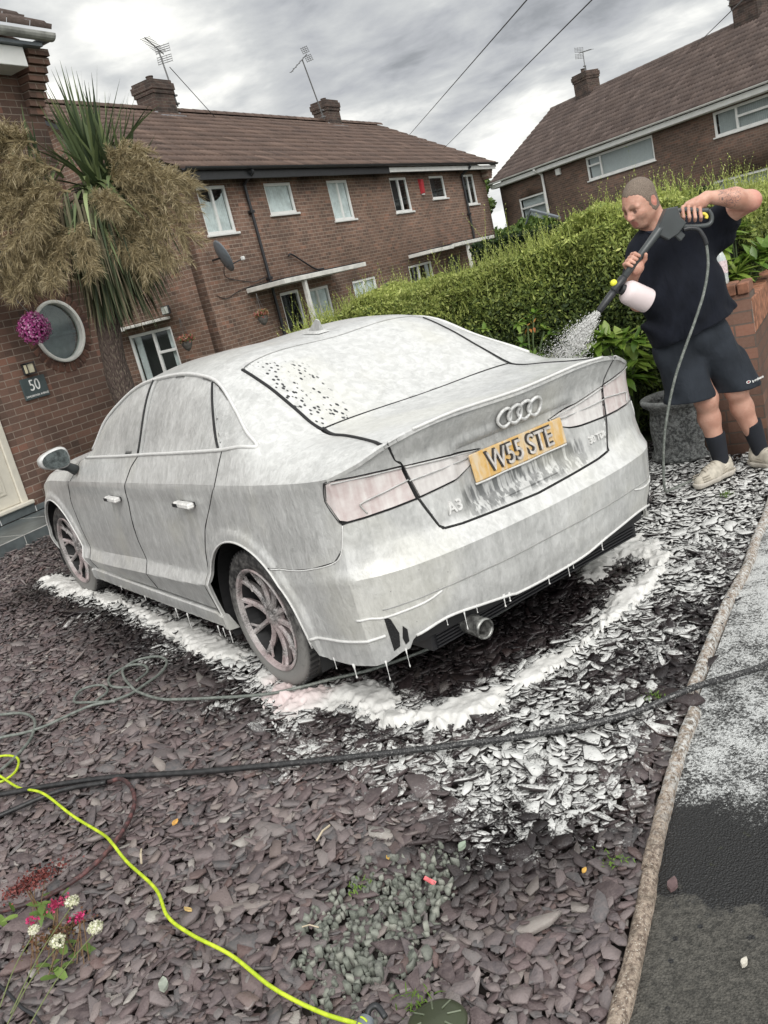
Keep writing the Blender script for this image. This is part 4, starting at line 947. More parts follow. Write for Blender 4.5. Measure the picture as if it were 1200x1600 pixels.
# ---- car body surface (all dimensions in metres, rear axle at y=0)
def pchip(x,y,xq):
    x=np.asarray(x,float);y=np.asarray(y,float);xq=np.asarray(xq,float)
    if y.ndim==1:y=y[:,None]
    h=np.diff(x)[:,None];d=np.diff(y,axis=0)/h
    m=np.zeros_like(y)
    if len(x)>2:
        w1=2*h[1:]+h[:-1];w2=h[1:]+2*h[:-1]
        with np.errstate(divide='ignore',invalid='ignore'):
            hm=(w1+w2)/(w1/d[:-1]+w2/d[1:])
        m[1:-1]=np.where(d[:-1]*d[1:]>0,np.nan_to_num(hm),0)
    m[0]=d[0];m[-1]=d[-1]
    i=np.clip(np.searchsorted(x,xq)-1,0,len(x)-2)
    hh=(x[i+1]-x[i]);s=((xq-x[i])/hh)[:,None];hh=hh[:,None]
    r=(2*s**3-3*s**2+1)*y[i]+(s**3-2*s**2+s)*hh*m[i]+(-2*s**3+3*s**2)*y[i+1]+(s**3-s**2)*hh*m[i+1]
    return r
def crom(x,y,xq):
    "catmull-rom style C1 (finite difference tangents)"
    x=np.asarray(x,float);y=np.asarray(y,float);xq=np.asarray(xq,float)
    if y.ndim==1:y=y[:,None]
    h=np.diff(x)[:,None];d=np.diff(y,axis=0)/h
    m=np.zeros_like(y);m[1:-1]=(d[:-1]*h[1:]+d[1:]*h[:-1])/(h[1:]+h[:-1]);m[0]=d[0];m[-1]=d[-1]
    i=np.clip(np.searchsorted(x,xq)-1,0,len(x)-2)
    hh=(x[i+1]-x[i]);s=((xq-x[i])/hh)[:,None];hh=hh[:,None]
    return (2*s**3-3*s**2+1)*y[i]+(s**3-2*s**2+s)*hh*m[i]+(-2*s**3+3*s**2)*y[i+1]+(s**3-s**2)*hh*m[i+1]
# sections: t, then C,E,D,B,K as (x,y,z)
SEC=[
(3.68,(0,3.63,.66),(.45,3.59,.66),(.62,3.50,.66),(.71,3.40,.66),(.79,3.28,.66)),
(3.42,(0,3.46,.79),(.5,3.41,.79),(.67,3.33,.78),(.76,3.24,.765),(.84,3.13,.735)),
(2.90,(0,2.9,.92),(.55,2.9,.915),(.74,2.88,.89),(.82,2.86,.865),(.878,2.82,.825)),
(2.38,(0,2.42,.99),(.58,2.40,.98),(.755,2.37,.96),(.825,2.35,.92),(.891,2.34,.852)),
(2.05,(0,2.16,1.02),(.58,2.10,1.02),(.755,2.03,1.02),(.82,2.02,.99),(.893,2.02,.866)),
(1.77,(0,1.86,1.16),(.56,1.82,1.165),(.705,1.77,1.19),(.83,1.77,1.008),(.896,1.77,.877)),
(1.50,(0,1.54,1.30),(.54,1.52,1.295),(.665,1.5,1.295),(.833,1.5,1.02),(.898,1.5,.888)),
(1.25,(0,1.25,1.395),(.52,1.25,1.385),(.642,1.25,1.36),(.835,1.25,1.03),(.9,1.25,.899)),
(.93,(0,.93,1.425),(.515,.93,1.415),(.628,.93,1.388),(.835,.93,1.045),(.9,.93,.911)),
(.50,(0,.5,1.422),(.515,.5,1.41),(.628,.5,1.378),(.835,.5,1.062),(.9,.5,.929)),
(.25,(0,.25,1.390),(.51,.25,1.378),(.652,.25,1.33),(.835,.25,1.074),(.9,.25,.939)),
(.05,(0,.05,1.305),(.52,.05,1.293),(.705,.05,1.22),(.833,.05,1.083),(.9,.05,.947)),
(-.15,(0,-.15,1.19),(.54,-.15,1.178),(.765,-.15,1.125),(.826,-.15,1.085),(.897,-.15,.955)),
(-.33,(0,-.35,1.088),(.56,-.33,1.084),(.745,-.33,1.068),(.808,-.33,1.043),(.89,-.33,.963)),
(-.55,(0,-.6,1.072),(.57,-.55,1.067),(.71,-.55,1.055),(.79,-.53,1.03),(.88,-.5,.972)),
(-.75,(0,-.8,1.068),(.565,-.75,1.063),(.69,-.73,1.05),(.775,-.70,1.02),(.866,-.64,.98)),
(-.90,(0,-.915,1.078),(.56,-.885,1.072),(.665,-.862,1.050),(.755,-.82,1.015),(.842,-.755,.988)),
]
_T=np.array([s[0] for s in SEC])[::-1]
_Q=np.array([s[1:] for s in SEC])[::-1]     # N,5,3
def G(t,c):
    "upper surface, left side (x negative)"
    t=np.atleast_1d(np.asarray(t,float));c=np.atleast_1d(np.asarray(c,float))
    q=crom(_T,_Q.reshape(len(_T),-1),t).reshape(-1,5,3)
    # c direction: mirrored catmull across centre
    k=np.array([-1,0,1,2,3,4.])
    p=np.concatenate([q[:,1:2]*np.array([-1,1,1]),q],1)  # -1..4
    # chord-aware tangents w/ pchip-like on c
    out=np.zeros((len(t),3))
    ext=np.concatenate([p,p[:,-1:]*2-p[:,-2:-1]],1) # -1..5
    i=np.clip(np.floor(c).astype(int),0,3);s=(c-i)[:,None]
    idx=np.arange(len(t))
    P0,P1,P2,P3=ext[idx,i],ext[idx,i+1],ext[idx,i+2],ext[idx,i+3]
    def ln(a,b):return np.linalg.norm(a-b,axis=1)[:,None]+1e-4
    d1,d2,d3=ln(P0,P1),ln(P1,P2),ln(P2,P3)
    m1=(( (P1-P0)/d1*d2+(P2-P1)/d2*d1)/(d1+d2))*d2
    m2=(( (P2-P1)/d2*d3+(P3-P2)/d3*d2)/(d2+d3))*d2
    # tighten glass side (2..3) and shoulder(3..4): keep nearly straight
    w=np.where(i==0,1.,np.where(i==1,.8,.45))[:,None]
    ch=P2-P1
    m1=ch*(1-w)+m1*w;m2=ch*(1-w)+m2*w
    r=(2*s**3-3*s**2+1)*P1+(s**3-2*s**2+s)*m1+(-2*s**3+3*s**2)*P2+(s**3-s**2)*m2
    r[:,0]*=-1
    return r
# plan contour of shoulder crease
_tt=np.linspace(3.68,-.9,300);_k=G(_tt,np.full(300,4.))
_cc=np.linspace(4,0,80)[1:];_l=G(np.full(79,-.9),_cc)
_K=np.concatenate([_k,_l])
_seg=np.linalg.norm(np.diff(_K[:,:2],axis=0),axis=1)
_A=np.concatenate([[0],np.cumsum(_seg)])
A_END=_A[-1];A_COR=_A[299]
_us=np.linspace(0,A_END,700)
_Kr=np.stack([np.interp(_us,_A,_K[:,j]) for j in range(3)],1)
def _sm(v,n):
    for _ in range(n):
        e=np.concatenate([v[:1],v,2*v[-1:]-v[-2:-1]]);v=(e[:-2]+2*e[1:-1]+e[2:])/4
    return v
_tg=np.gradient(_Kr[:,:2],_us,axis=0);_tg[-1]=(1,0)
_tg=_sm(_tg,60);_tg[-1]=(1,0);_tg/=np.linalg.norm(_tg,axis=1)[:,None]
_n=np.stack([_tg[:,1],-_tg[:,0]],1)  # outward?  side: tangent (0,-1) -> n=(-1,0) ok ; rear: tangent(1,0)-> (0,-1) ok
def Kp(a):
    return np.stack([np.interp(a,_us,_Kr[:,j]) for j in range(3)],-1),np.stack([np.interp(a,_us,_n[:,j]) for j in range(2)],-1)
def a_of_y(y):
    m=_us<A_COR
    return np.interp(-np.asarray(y,float),-_Kr[m][:,1],_us[m])
# profile knots per station (a): list of (z,off)
def aY(y):return float(a_of_y(y))
# stations given by a
PST=[
(0.0,    [(.66,0),(.64,.01),(.60,.03),(.55,.05),(.50,.06),(.45,.06),(.40,.07),(.35,.06),(.28,.03),(.19,-.03)]),
(aY(2.75),[(.80,0),(.78,.006),(.72,.012),(.62,.015),(.52,.014),(.42,.012),(.38,.012),(.34,.006),(.26,-.015),(.19,-.03)]),
(aY(2.25),[(.86,0),(.845,.004),(.78,.0),(.66,.004),(.53,.004),(.405,-.004),(.335,.026),(.315,.020),(.25,-.012),(.18,-.03)]),
(aY(1.2),[(.90,0),(.885,.004),(.80,-.004),(.68,.0),(.56,.002),(.458,-.004),(.39,.028),(.37,.022),(.27,-.014),(.18,-.03)]),
(aY(.48),[(.93,0),(.915,.004),(.83,-.002),(.72,.0),(.60,.002),(.49,.0),(.435,.026),(.415,.019),(.29,-.012),(.19,-.03)]),
(aY(.0),[(.95,0),(.93,.004),(.85,.001),(.75,.003),(.66,.006),(.58,.008),(.54,.014),(.51,.012),(.38,.004),(.2,-.02)]),
(aY(-.4),[(.965,0),(.95,.003),(.88,.0),(.78,.003),(.69,.006),(.60,.012),(.56,.016),(.53,.012),(.38,.004),(.2,-.02)]),
(aY(-.65),[(.98,0),(.965,.0),(.90,-.004),(.80,.0),(.70,.006),(.64,.014),(.60,.022),(.56,.018),(.42,.01),(.3,-.0)]),
(A_COR+.04,[(.99,0),(.975,-.006),(.92,-.014),(.82,-.012),(.72,-.002),(.66,.010),(.612,.032),(.52,.024),(.44,.016),(.30,-.008)]),
(A_COR+.20,[(1.04,0),(1.02,-.02),(.955,-.040),(.84,-.038),(.715,-.022),(.66,.002),(.612,.034),(.50,.026),(.42,.014),(.28,-.015)]),
(A_COR+.38,[(1.06,0),(1.04,-.018),(.975,-.05),(.84,-.046),(.70,-.030),(.655,-.002),(.61,.034),(.50,.024),(.40,.010),(.27,-.03)]),
(A_END,  [(1.078,0),(1.058,-.012),(.99,-.052),(.84,-.046),(.69,-.030),(.65,-.002),(.605,.036),(.49,.024),(.39,.008),(.26,-.035)]),
]
_pa=np.array([p[0] for p in PST]);_pq=np.array([p[1] for p in PST])
WH=[(0.0,.30,.40),(2.78,.30,.40)]
def prof(a,z):
    a=np.atleast_1d(a);z=np.atleast_1d(z)
    kn=pchip(_pa,_pq.reshape(len(_pa),-1),a).reshape(-1,10,2)
    kz=Kp(a)[0][:,2]
    kn[:,0,0]=kz;kn[:,1,0]=np.minimum(kn[:,1,0],kz-.012)
    out=np.zeros(len(a))
    zz=kn[:,:,0][:,::-1];oo=kn[:,:,1][:,::-1]
    # vectorised piecewise hermite with mild rounding
    j=np.clip((z[:,None]>zz).sum(1)-1,0,8);idx=np.arange(len(a))
    z0,z1,o0,o1=zz[idx,j],zz[idx,j+1],oo[idx,j],oo[idx,j+1]
    s=np.clip((z-z0)/np.maximum(z1-z0,1e-4),-.5,1)
    jm=np.clip(j-1,0,9);jp=np.clip(j+2,0,9)
    d=(o1-o0)/np.maximum(z1-z0,1e-4)
    dm=(o0-oo[idx,jm])/np.maximum(z0-zz[idx,jm],1e-4);dm=np.where(j==0,d,dm)
    dp=(oo[idx,jp]-o1)/np.maximum(zz[idx,jp]-z1,1e-4);dp=np.where(j>=8,d,dp)
    h=(z1-z0)
    m0=(.5*(d+dm))*h*.6+d*h*.4;m1=(.5*(d+dp))*h*.6+d*h*.4
    # crease knots (index of .60ish line) sharper
    r=(2*s**3-3*s**2+1)*o0+(s**3-2*s**2+s)*m0+(-2*s**3+3*s**2)*o1+(s**3-s**2)*m1
    lin=o0+(o1-o0)*s
    return np.where((s<0)|((j>=2)&(j<=5)),lin,r)
def P(a,z):
    a=np.atleast_1d(np.asarray(a,float));z=np.atleast_1d(np.asarray(z,float))
    k,n=Kp(a);o=prof(a,z)
    y=k[:,1]
    for wy,wz,wr in WH:
        side=np.clip((A_COR-.02-a)/.05,0,1)
        r=np.hypot(y-wy,z-wz)
        o=o+side*.013*np.clip((wr+.055-r)/.02,0,1)**1*np.where(z<.8,1,0)
    # plate recess on boot lid
    x=k[:,0]
    rec=np.clip((.36-np.abs(x))/.05,0,1)*np.clip((z-.70)/.03,0,1)*np.clip((.955-z)/.022,0,1)*np.clip((a-A_COR)/.05,0,1)
    o=o-.022*rec
    return np.stack([k[:,0]+n[:,0]*o,k[:,1]+n[:,1]*o,z],1)
# ================================================================== CAR
CAR = empty('parked_car', (0, 0, 0), 0, 'foam-covered silver-grey four-door saloon car with yellow rear plate, parked on purple slate', 'car')
def Pm(a, z):
    a = np.atleast_1d(a).astype(float); mir = a > A_END; r = P_(np.where(mir, 2*A_END-a, a), z); r[mir, 0] *= -1; return r
P_ = P
def Gm(t, c):
    c = np.atleast_1d(c).astype(float); r = G(t, np.abs(c)); r[c < 0, 0] *= -1; return r
def carfoam(name, thin=0, kind='body'):
    m, k, b = newmat(name); co = k.coord(); x, y, z = k.sep(co)
    nrm = k.new('ShaderNodeTexCoord').outputs['Normal']; nz = k.sep(nrm)[2]
    st = k.noise(k.map(co, sc=(16, 16, 1.3)), 1, 5, .62); st2 = k.noise(k.map(co, sc=(70, 70, 5)), 1, 3, .6)
    bl = k.noise(co, 2.6, 4, .55); fine = k.noise(co, 150, 3, .7); dr = k.noise(k.map(co, sc=(1, 1, .45)), 75, 3, .65)
    cov = k.math('ADD', .72-thin, k.math('MULTIPLY', k.ramp(nz, .12, .62), .22+thin*.8))
    if kind != 'glass': cov = k.math('ADD', cov, k.math('MULTIPLY', k.ramp(z, .62, .50), k.ramp(nz, -.3, .1, 0, .05)))
    cov = k.math('ADD', cov, k.math('MULTIPLY', k.math('SUBTRACT', st, .5), .52)); cov = k.math('ADD', cov, k.math('MULTIPLY', k.math('SUBTRACT', st2, .5), .34))
    cov = k.math('ADD', cov, k.math('MULTIPLY', k.math('SUBTRACT', bl, .5), .65)); cov = k.math('ADD', cov, k.math('MULTIPLY', k.math('SUBTRACT', dr, .5), .40))
    if kind == 'rear':       # runs below and around the plate where the foam has thinned
        bx = k.math('MULTIPLY', k.ramp(k.math('ABSOLUTE', x), .30, .40, 1, 0), k.math('MULTIPLY', k.ramp(z, .665, .69), k.ramp(z, .95, .985, 1, 0)))
        s3 = k.noise(k.map(co, sc=(45, 45, 2.2)), 1, 3, .5)
        low = k.ramp(z, .80, .77)
        cov = k.math('SUBTRACT', cov, k.math('MULTIPLY', bx, k.math('ADD', .10, k.math('MULTIPLY', low, k.ramp(s3, .44, .56, .62, 0)))))
        cov = k.math('SUBTRACT', cov, k.math('MULTIPLY', k.ramp(k.math('ABSOLUTE', k.math('SUBTRACT', z, .985)), 0, .05, .16, 0), k.ramp(st, .3, .6, 1, .2)))
    if kind == 'rear':
        eb = k.math('MULTIPLY', k.ramp(k.math('ABSOLUTE', x), .10, .14, 1, 0), k.ramp(k.math('ABSOLUTE', k.math('SUBTRACT', z, .992)), .030, .045, 1, 0)); cov = k.math('SUBTRACT', cov, k.math('MULTIPLY', eb, .30))
    cov = k.math('ADD', cov, 0, clamp=True)
    under = (.115, .118, .118) if kind != 'glass' else (.035, .04, .042)
    lump = k.noise(k.map(co, sc=(1, 1, .7)), 22, 5, .6, .8)
    c = k.mix(cov, under, k.mix(k.ramp(lump, .35, .65), (.52, .52, .508), (.64, .64, .628)))
    if kind != 'glass': c = k.mix(k.ramp(k.noise(co, 1.7, 3), .52, .66, 0, .25), c, (.62, .60, .50), 'MIX')
    v1 = k.voro(k.map(co, sc=(1, 1, .8)), 30); sp = k.math('MULTIPLY', k.ramp(v1, .035, .075, 1, 0), k.ramp(k.noise(co, 4, 2), .50, .56))
    c = k.mix(k.math('MULTIPLY', sp, k.ramp(nz, .75, .4, 0, .75)), c, (.10, .10, .10))
    if kind == 'rearglass':
        vv = k.voro(k.map(co, rot=(0, 0, R(10)), sc=(1.4, .7, .8)), 40)
        reg = k.math('MULTIPLY', k.ramp(k.math('ADD', x, k.math('MULTIPLY', y, -.15)), -.40, -.26, 1, 0), k.ramp(k.noise(k.map(co, sc=(14, 3, 3)), 1, 3), .40, .53))
        reg = k.math('MULTIPLY', reg, k.ramp(y, .28, .18))
        hole = k.math('MULTIPLY', k.ramp(vv, .26, .36, 1, 0), k.ramp(reg, .25, .5))
        c = k.mix(k.math('MULTIPLY', hole, 1, clamp=True), c, (.012, .013, .014))
    k.link(c, b.inputs['Base Color']); b.inputs['Roughness'].default_value = .34; b.inputs['Specular IOR Level'].default_value = .5; b.inputs['Coat Weight'].default_value = .25; b.inputs['Coat Roughness'].default_value = .12
    hb = k.math('ADD', k.math('MULTIPLY', dr, 1.0), k.math('ADD', k.math('MULTIPLY', st2, 1.0), k.math('MULTIPLY', fine, .35)))
    hb = k.math('ADD', k.math('SUBTRACT', hb, k.math('MULTIPLY', sp, 1.2)), k.math('MULTIPLY', lump, 1.6)); k.link(k.bump(hb, .38, .005), b.inputs['Normal'])
    return m
CF = carfoam('foam_over_grey_paint'); CR = carfoam('foam_over_rear_paint', 0, 'rear'); CG = carfoam('foam_over_glass', .36, 'glass'); CRG = carfoam('foam_over_rear_glass', -.30, 'rearglass')
def lightmat(name, col, thin):
    m, k, b = newmat(name); co = k.coord(); st = k.noise(k.map(co, sc=(30, 30, 3)), 1, 4, .6); n = k.noise(co, 30, 4)
    cov = k.math('ADD', k.math('ADD', thin, k.math('MULTIPLY', k.math('SUBTRACT', st, .5), .8)), k.math('MULTIPLY', k.math('SUBTRACT', n, .5), .5), clamp=True)
    k.link(k.mix(cov, col, (.74, .72, .70)), b.inputs['Base Color']); b.inputs['Roughness'].default_value = .35; k.link(k.bump(n, .4, .003), b.inputs['Normal']); return m
LR = lightmat('foam_over_red_lamp', (.24, .07, .07), .68); LR2 = lightmat('foam_over_pale_lamp', (.26, .21, .21), .74)
CB = simple('black_underbody', (.010, .010, .011), .6)
def panel(name, pieces, mat, parent=CAR, step=.016, off=0, fl=.014, mirror=False, label=None):
    """pieces: list of (fn, polygon, ys[, holes]); joined in one mesh with a folded-in flange; mirror: build the right-hand twin"""
    VV, FF3, FF4, k = [], [], [], 0
    for pc in pieces:
        fn, poly, ys = pc[:3]; holes = pc[3] if len(pc) > 3 else ()
        ex = None
        if fn not in (G, Gm) and ys == 1:
            aa = np.arange(0, 2*A_END, step); am = np.where(aa > A_END, 2*A_END-aa, aa)
            kn = pchip(_pa, _pq.reshape(len(_pa), -1), am).reshape(-1, 10, 2)
            ex = np.concatenate([np.column_stack([aa, kn[:, j, 0]]) for j in (2, 3, 4, 5, 6, 7)])
        V, F = cdt(poly, step, holes, ys, ex)
        e = 1e-3; p = fn(V[:, 0], V[:, 1])
        du = fn(V[:, 0]+e, V[:, 1])-fn(V[:, 0]-e, V[:, 1]); dv = fn(V[:, 0], V[:, 1]+e/ys)-fn(V[:, 0], V[:, 1]-e/ys)
        nn = np.cross(du, dv); nn /= np.linalg.norm(nn, axis=1)[:, None]+1e-12
        # outward check from the car's middle
        cc = p-np.array([0, 1.3, .6]); s_ = np.sign((nn*cc).sum(1)); s_[s_ == 0] = 1
        if fn is Gm or fn is G: s_ = np.sign(nn[:, 2]*.7+(nn*cc).sum(1)*.3)
        nn *= s_[:, None]
        p = p+nn*off
        tri = p[F]; tn = np.cross(tri[:, 1]-tri[:, 0], tri[:, 2]-tri[:, 0]); fl_ = (tn*nn[F[:, 0]]).sum(1) < 0; F = F.copy(); F[fl_] = F[fl_][:, ::-1]
        be = bedges(F); n = len(p); bi = np.unique(be); mp = -np.ones(n, int); mp[bi] = np.arange(len(bi))+n
        q = p[bi]-nn[bi]*fl
        VV += [p, q]; FF3.append(F+k); FF4.append(np.column_stack([be[:, 1], be[:, 0], mp[be[:, 0]], mp[be[:, 1]]])+k); k += n+len(bi)
    V = np.concatenate(VV); F3 = np.concatenate(FF3); F4 = np.concatenate(FF4)
    outs = []
    for s_ in ((1, -1) if mirror else (1,)):
        v = V*np.array([s_, 1, 1]); f3, f4 = (F3, F4) if s_ == 1 else (F3[:, ::-1], F4[:, ::-1])
        me = npmesh(name, v, [f3, f4], smooth=True)
        try: me.set_sharp_from_angle(angle=R(27))
        except Exception: pass
        o = link(name, me, mat, parent); outs.append(o)
        if label: o['label'] = label
    return outs
def Kz(a): return float(Kp(np.array([a]))[0][0, 2])
def ktop(a0, a1, n=14, d=0.0): return [(a, Kz(a)-d) for a in np.linspace(a0, a1, n)]
def arc(ca, cz, r, t0, t1, n=30): return [(ca+r*math.cos(t), cz+r*math.sin(t)) for t in np.linspace(t0, t1, n)]
def mir(pts): return [(2*A_END-a, z) for a, z in pts[::-1]]
aR = float(a_of_y(0)); aF = float(a_of_y(2.78)); RA = .40; GY = .25
thF = math.asin((.19-.30)/RA)
# front fender
poly = ktop(.02, 1.030)+[(.955, .75), (.948, .68), (1.0, .45), (1.014, .373), (.996, .27), (.990, .19)]+arc(aF, .30, RA, thF, PI-thF)+[(.06, .19), (.02, .25)]
panel('front_fender', [(P_, poly, 1), (G, [(2.262, 3.99), (2.14, 3.02), (3.68, 3.02), (3.68, 3.99)], .12)], CF, mirror=True)
panel('bonnet', [(Gm, [(2.10, -2.95), (2.05, -2.0), (2.05, 2.0), (2.10, 2.95), (3.68, 2.95), (3.68, -2.95)], .25)], CF, step=.04)
panel('front_bumper', [(lambda a, z: np.column_stack([a, 3.64-.35*(np.abs(a)/.8)**3+0*z+.05*np.sin((z-.2)*6), z]), [(-.78, .18), (.78, .18), (.78, .65), (-.78, .65)], 1)], CF, step=.05)
panel('front_door', [(P_, ktop(1.038, 2.117)+[(2.068, .826), (2.032, .70), (2.026, .60), (2.062, .42), (2.071, .285), (1.004, .245), (1.022, .373), (1.006, .45), (.956, .68), (.963, .75)], 1),
      (G, [(2.256, 3.995), (2.13, 3.03), (1.030, 3.03), (1.117, 3.43), (1.171, 3.995)], .14), (G, [(1.062, 2.03), (1.037, 2.03), (1.034, 2.98), (1.062, 2.98)], .36)], CF, mirror=True)
panel('rear_door', [(P_, ktop(2.125, 3.236)+[(3.055, .786), (2.992, .722), (2.93, .62), (2.885, .50), (2.868, .40), (2.862, .295), (2.079, .287), (2.070, .42), (2.034, .60), (2.040, .70), (2.076, .826)], 1),
      (G, [(1.163, 3.995), (1.109, 3.43), (1.022, 3.03), (.028, 3.03), (.039, 3.4), (.055, 3.995)], .14), (G, [(1.029, 2.03), (.992, 2.03), (1.0, 2.98), (1.026, 2.98)], .36),
      (G, [(.335, 2.05), (.300, 2.05), (.045, 2.98), (.085, 2.98)], .36)], CF, mirror=True)
# body: roof, pillars and rear quarters (one shell per side meeting on the centre line -> built spanning both)
def both(poly):  # polygon on c>=0 starting and ending on the centre line
    return poly+[(t, -c) for t, c in poly[::-1]]
half = [(1.285, .02), (1.285, .98), (2.035, .98), (2.035, 1.99), (1.9, 2.02), (1.5, 2.03), (.9, 2.03), (.40, 2.03), (.05, 2.06), (-.12, 2.14), (-.20, 2.35), (-.185, 2.66), (.0, 3.0), (.023, 3.02), (.034, 3.4), (.050, 4.0),
        (-.2, 4), (-.4, 4), (-.6, 4), (-.75, 4), (-.9, 4), (-.9, 3), (-.9, 1.86), (-.76, 1.42), (-.58, 1.10), (-.33, .995), (-.1, 1.04), (.16, 1.16), (.229, 1.195), (.245, 1.0), (.2545, .5), (.2565, .02)]
half = [(t, c) for t, c in half]
qp = ktop(3.244, 4.286, 20)+[(4.318, .985), (4.347, .957), (4.064, .984), (4.026, .976), (4.004, .904), (4.048, .823), (4.060, .816), (4.034, .724), (3.99, .680), (3.85, .645), (3.72, .625), (aR+math.sqrt(RA**2-.318**2), .618)]
qp += arc(aR, .30, RA, math.asin(.318/RA), PI+.02, 34)+[(2.889, .21), (2.868, .21), (2.868, .29), (2.874, .40), (2.891, .50), (2.936, .62), (2.998, .722), (3.061, .786)]
body = panel('body', [(Gm, both(half), .30), (P_, qp, 1), (lambda a, z: P_(a, z)*np.array([-1, 1, 1]), qp, 1)], CF, step=.02, off=0)
# glass
panel('windscreen', [(Gm, [(2.03, -.96), (2.03, .96), (1.292, .96), (1.292, -.96)], .5)], CG, step=.05, off=-.004)
panel('rear_window', [(Gm, both([(.252, .02), (.250, .5), (.240, .98), (.224, 1.175), (.15, 1.13), (-.1, 1.015), (-.312, .965), (-.316, .5), (-.318, .02)]), .52)], CRG, off=-.003)
panel('side_window', [(G, [(2.0, 2.96), (2.0, 2.1), (1.93, 2.03), (1.5, 2.02), (1.07, 2.02), (1.07, 2.985)], .36)], CG, off=-.006, mirror=True)
panel('side_window', [(G, [(.988, 2.985), (.980, 2.02), (.345, 2.03), (.22, 2.5), (.10, 2.985)], .36)], CG, off=-.006, mirror=True)
panel('quarter_window', [(G, [(.295, 2.06), (.06, 2.07), (-.11, 2.15), (-.188, 2.37), (-.172, 2.64), (-.0, 2.975), (.05, 2.975)], .36)], CG, off=-.006, mirror=True)
# boot lid: deck + rear face
deck = [(-.324, .02), (-.326, .5), (-.330, .945), (-.58, 1.05), (-.76, 1.36), (-.895, 1.78), (-.9, 1.0), (-.9, .02)]
lid = [(4.298, Kz(4.298)), (4.325, .985), (4.357, .953), (4.554, .933), (4.65, .920), (4.738, .905), (4.70, .868), (4.62, .835), (4.591, .830), (4.390, .817), (4.438, .700), (4.454, .688), (4.53, .680), (4.72, .672), (A_END, .664)]
lid = ktop(4.298, A_END, 14)[::-1][:-1]+lid          # from centre top to seam, then down and in
lidfull = lid+[(2*A_END-a, z) for a, z in lid[::-1]][1:-1]
panel('boot_lid', [(Gm, both(deck), .5), (Pm, lidfull, 1)], CR, step=.014)
bl = [(aR+math.sqrt(RA**2-.308**2), .608), (3.72, .617), (3.85, .637), (3.992, .672), (4.040, .722), (4.066, .811), (4.086, .813), (4.377, .816), (4.430, .693), (4.449, .680), (4.53, .672), (4.72, .664), (A_END, .656)]
bb = [(A_END, .312), (4.72, .315), (4.68, .325), (4.55, .345), (4.376, .362), (4.25, .350), (4.215, .325), (4.195, .292), (4.165, .288), (4.13, .272), (4.10, .258), (3.769, .235), (3.72, .25), (3.70, .28)]
def amir(L): return [(2*A_END-a, z) for a, z in L]
ring = bl+amir(bl[:-1])[::-1]+amir(arc(aR, .30, RA, 0, math.asin(.308/RA), 12))[::-1][1:]+amir(bb[1:])[::-1]+bb+arc(aR, .30, RA, 0, math.asin(.308/RA), 12)[1:-1]
panel('rear_bumper', [(Pm, ring, 1)], CR, step=.016)
# lamps
lo = [(4.036, .968), (4.062, .976), (4.343, .950), (4.371, .825), (4.084, .822), (4.058, .832), (4.014, .904)]
li = [(4.361, .947), (4.554, .926), (4.722, .902), (4.69, .868), (4.615, .841), (4.589, .838), (4.394, .826)]
tl = panel('tail_light', [(P_, lo, 1)], LR, off=-.003, mirror=True, step=.012)
ti = panel('tail_light', [(P_, li, 1)], LR2, off=-.003, mirror=True, step=.012)
for i, s_ in enumerate((1, -1)):
    a_, b_ = tl[i], ti[i]
    for nm, pts, par in (('lens_ridge', [(4.062, .970), (4.2, .961), (4.345, .948)], a_), ('lens_ridge', [(4.165, .832), (4.148, .862), (4.156, .874), (4.25, .886), (4.362, .898)], a_), ('lens_ridge', [(4.366, .893), (4.5, .893), (4.66, .888)], b_), ('lens_ridge', [(4.363, .944), (4.55, .924), (4.715, .902)], b_)):
        q = P_(np.array([p[0] for p in pts]), np.array([p[1] for p in pts])); q[:, 0] *= s_; q[:, 0] *= 1.004; q[:, 1] -= .002
        mb = MB(); mb.tube(spline([tuple(v) for v in q], 6), .0028, 6); mb.build(nm, CR, par, smooth=True)
panel('vent', [(P_, [(4.128, .452), (4.150, .435), (4.168, .37), (4.160, .315), (4.134, .30)], 1)], simple('honeycomb_black', (.012, .012, .013), .5, bump=1.0, scale=30), off=.0025, fl=.004, mirror=True)
panel('vent', [(P_, [(4.186, .395), (4.200, .375), (4.198, .325), (4.182, .315), (4.176, .345)], 1)], CB, off=.0025, fl=.004, mirror=True)
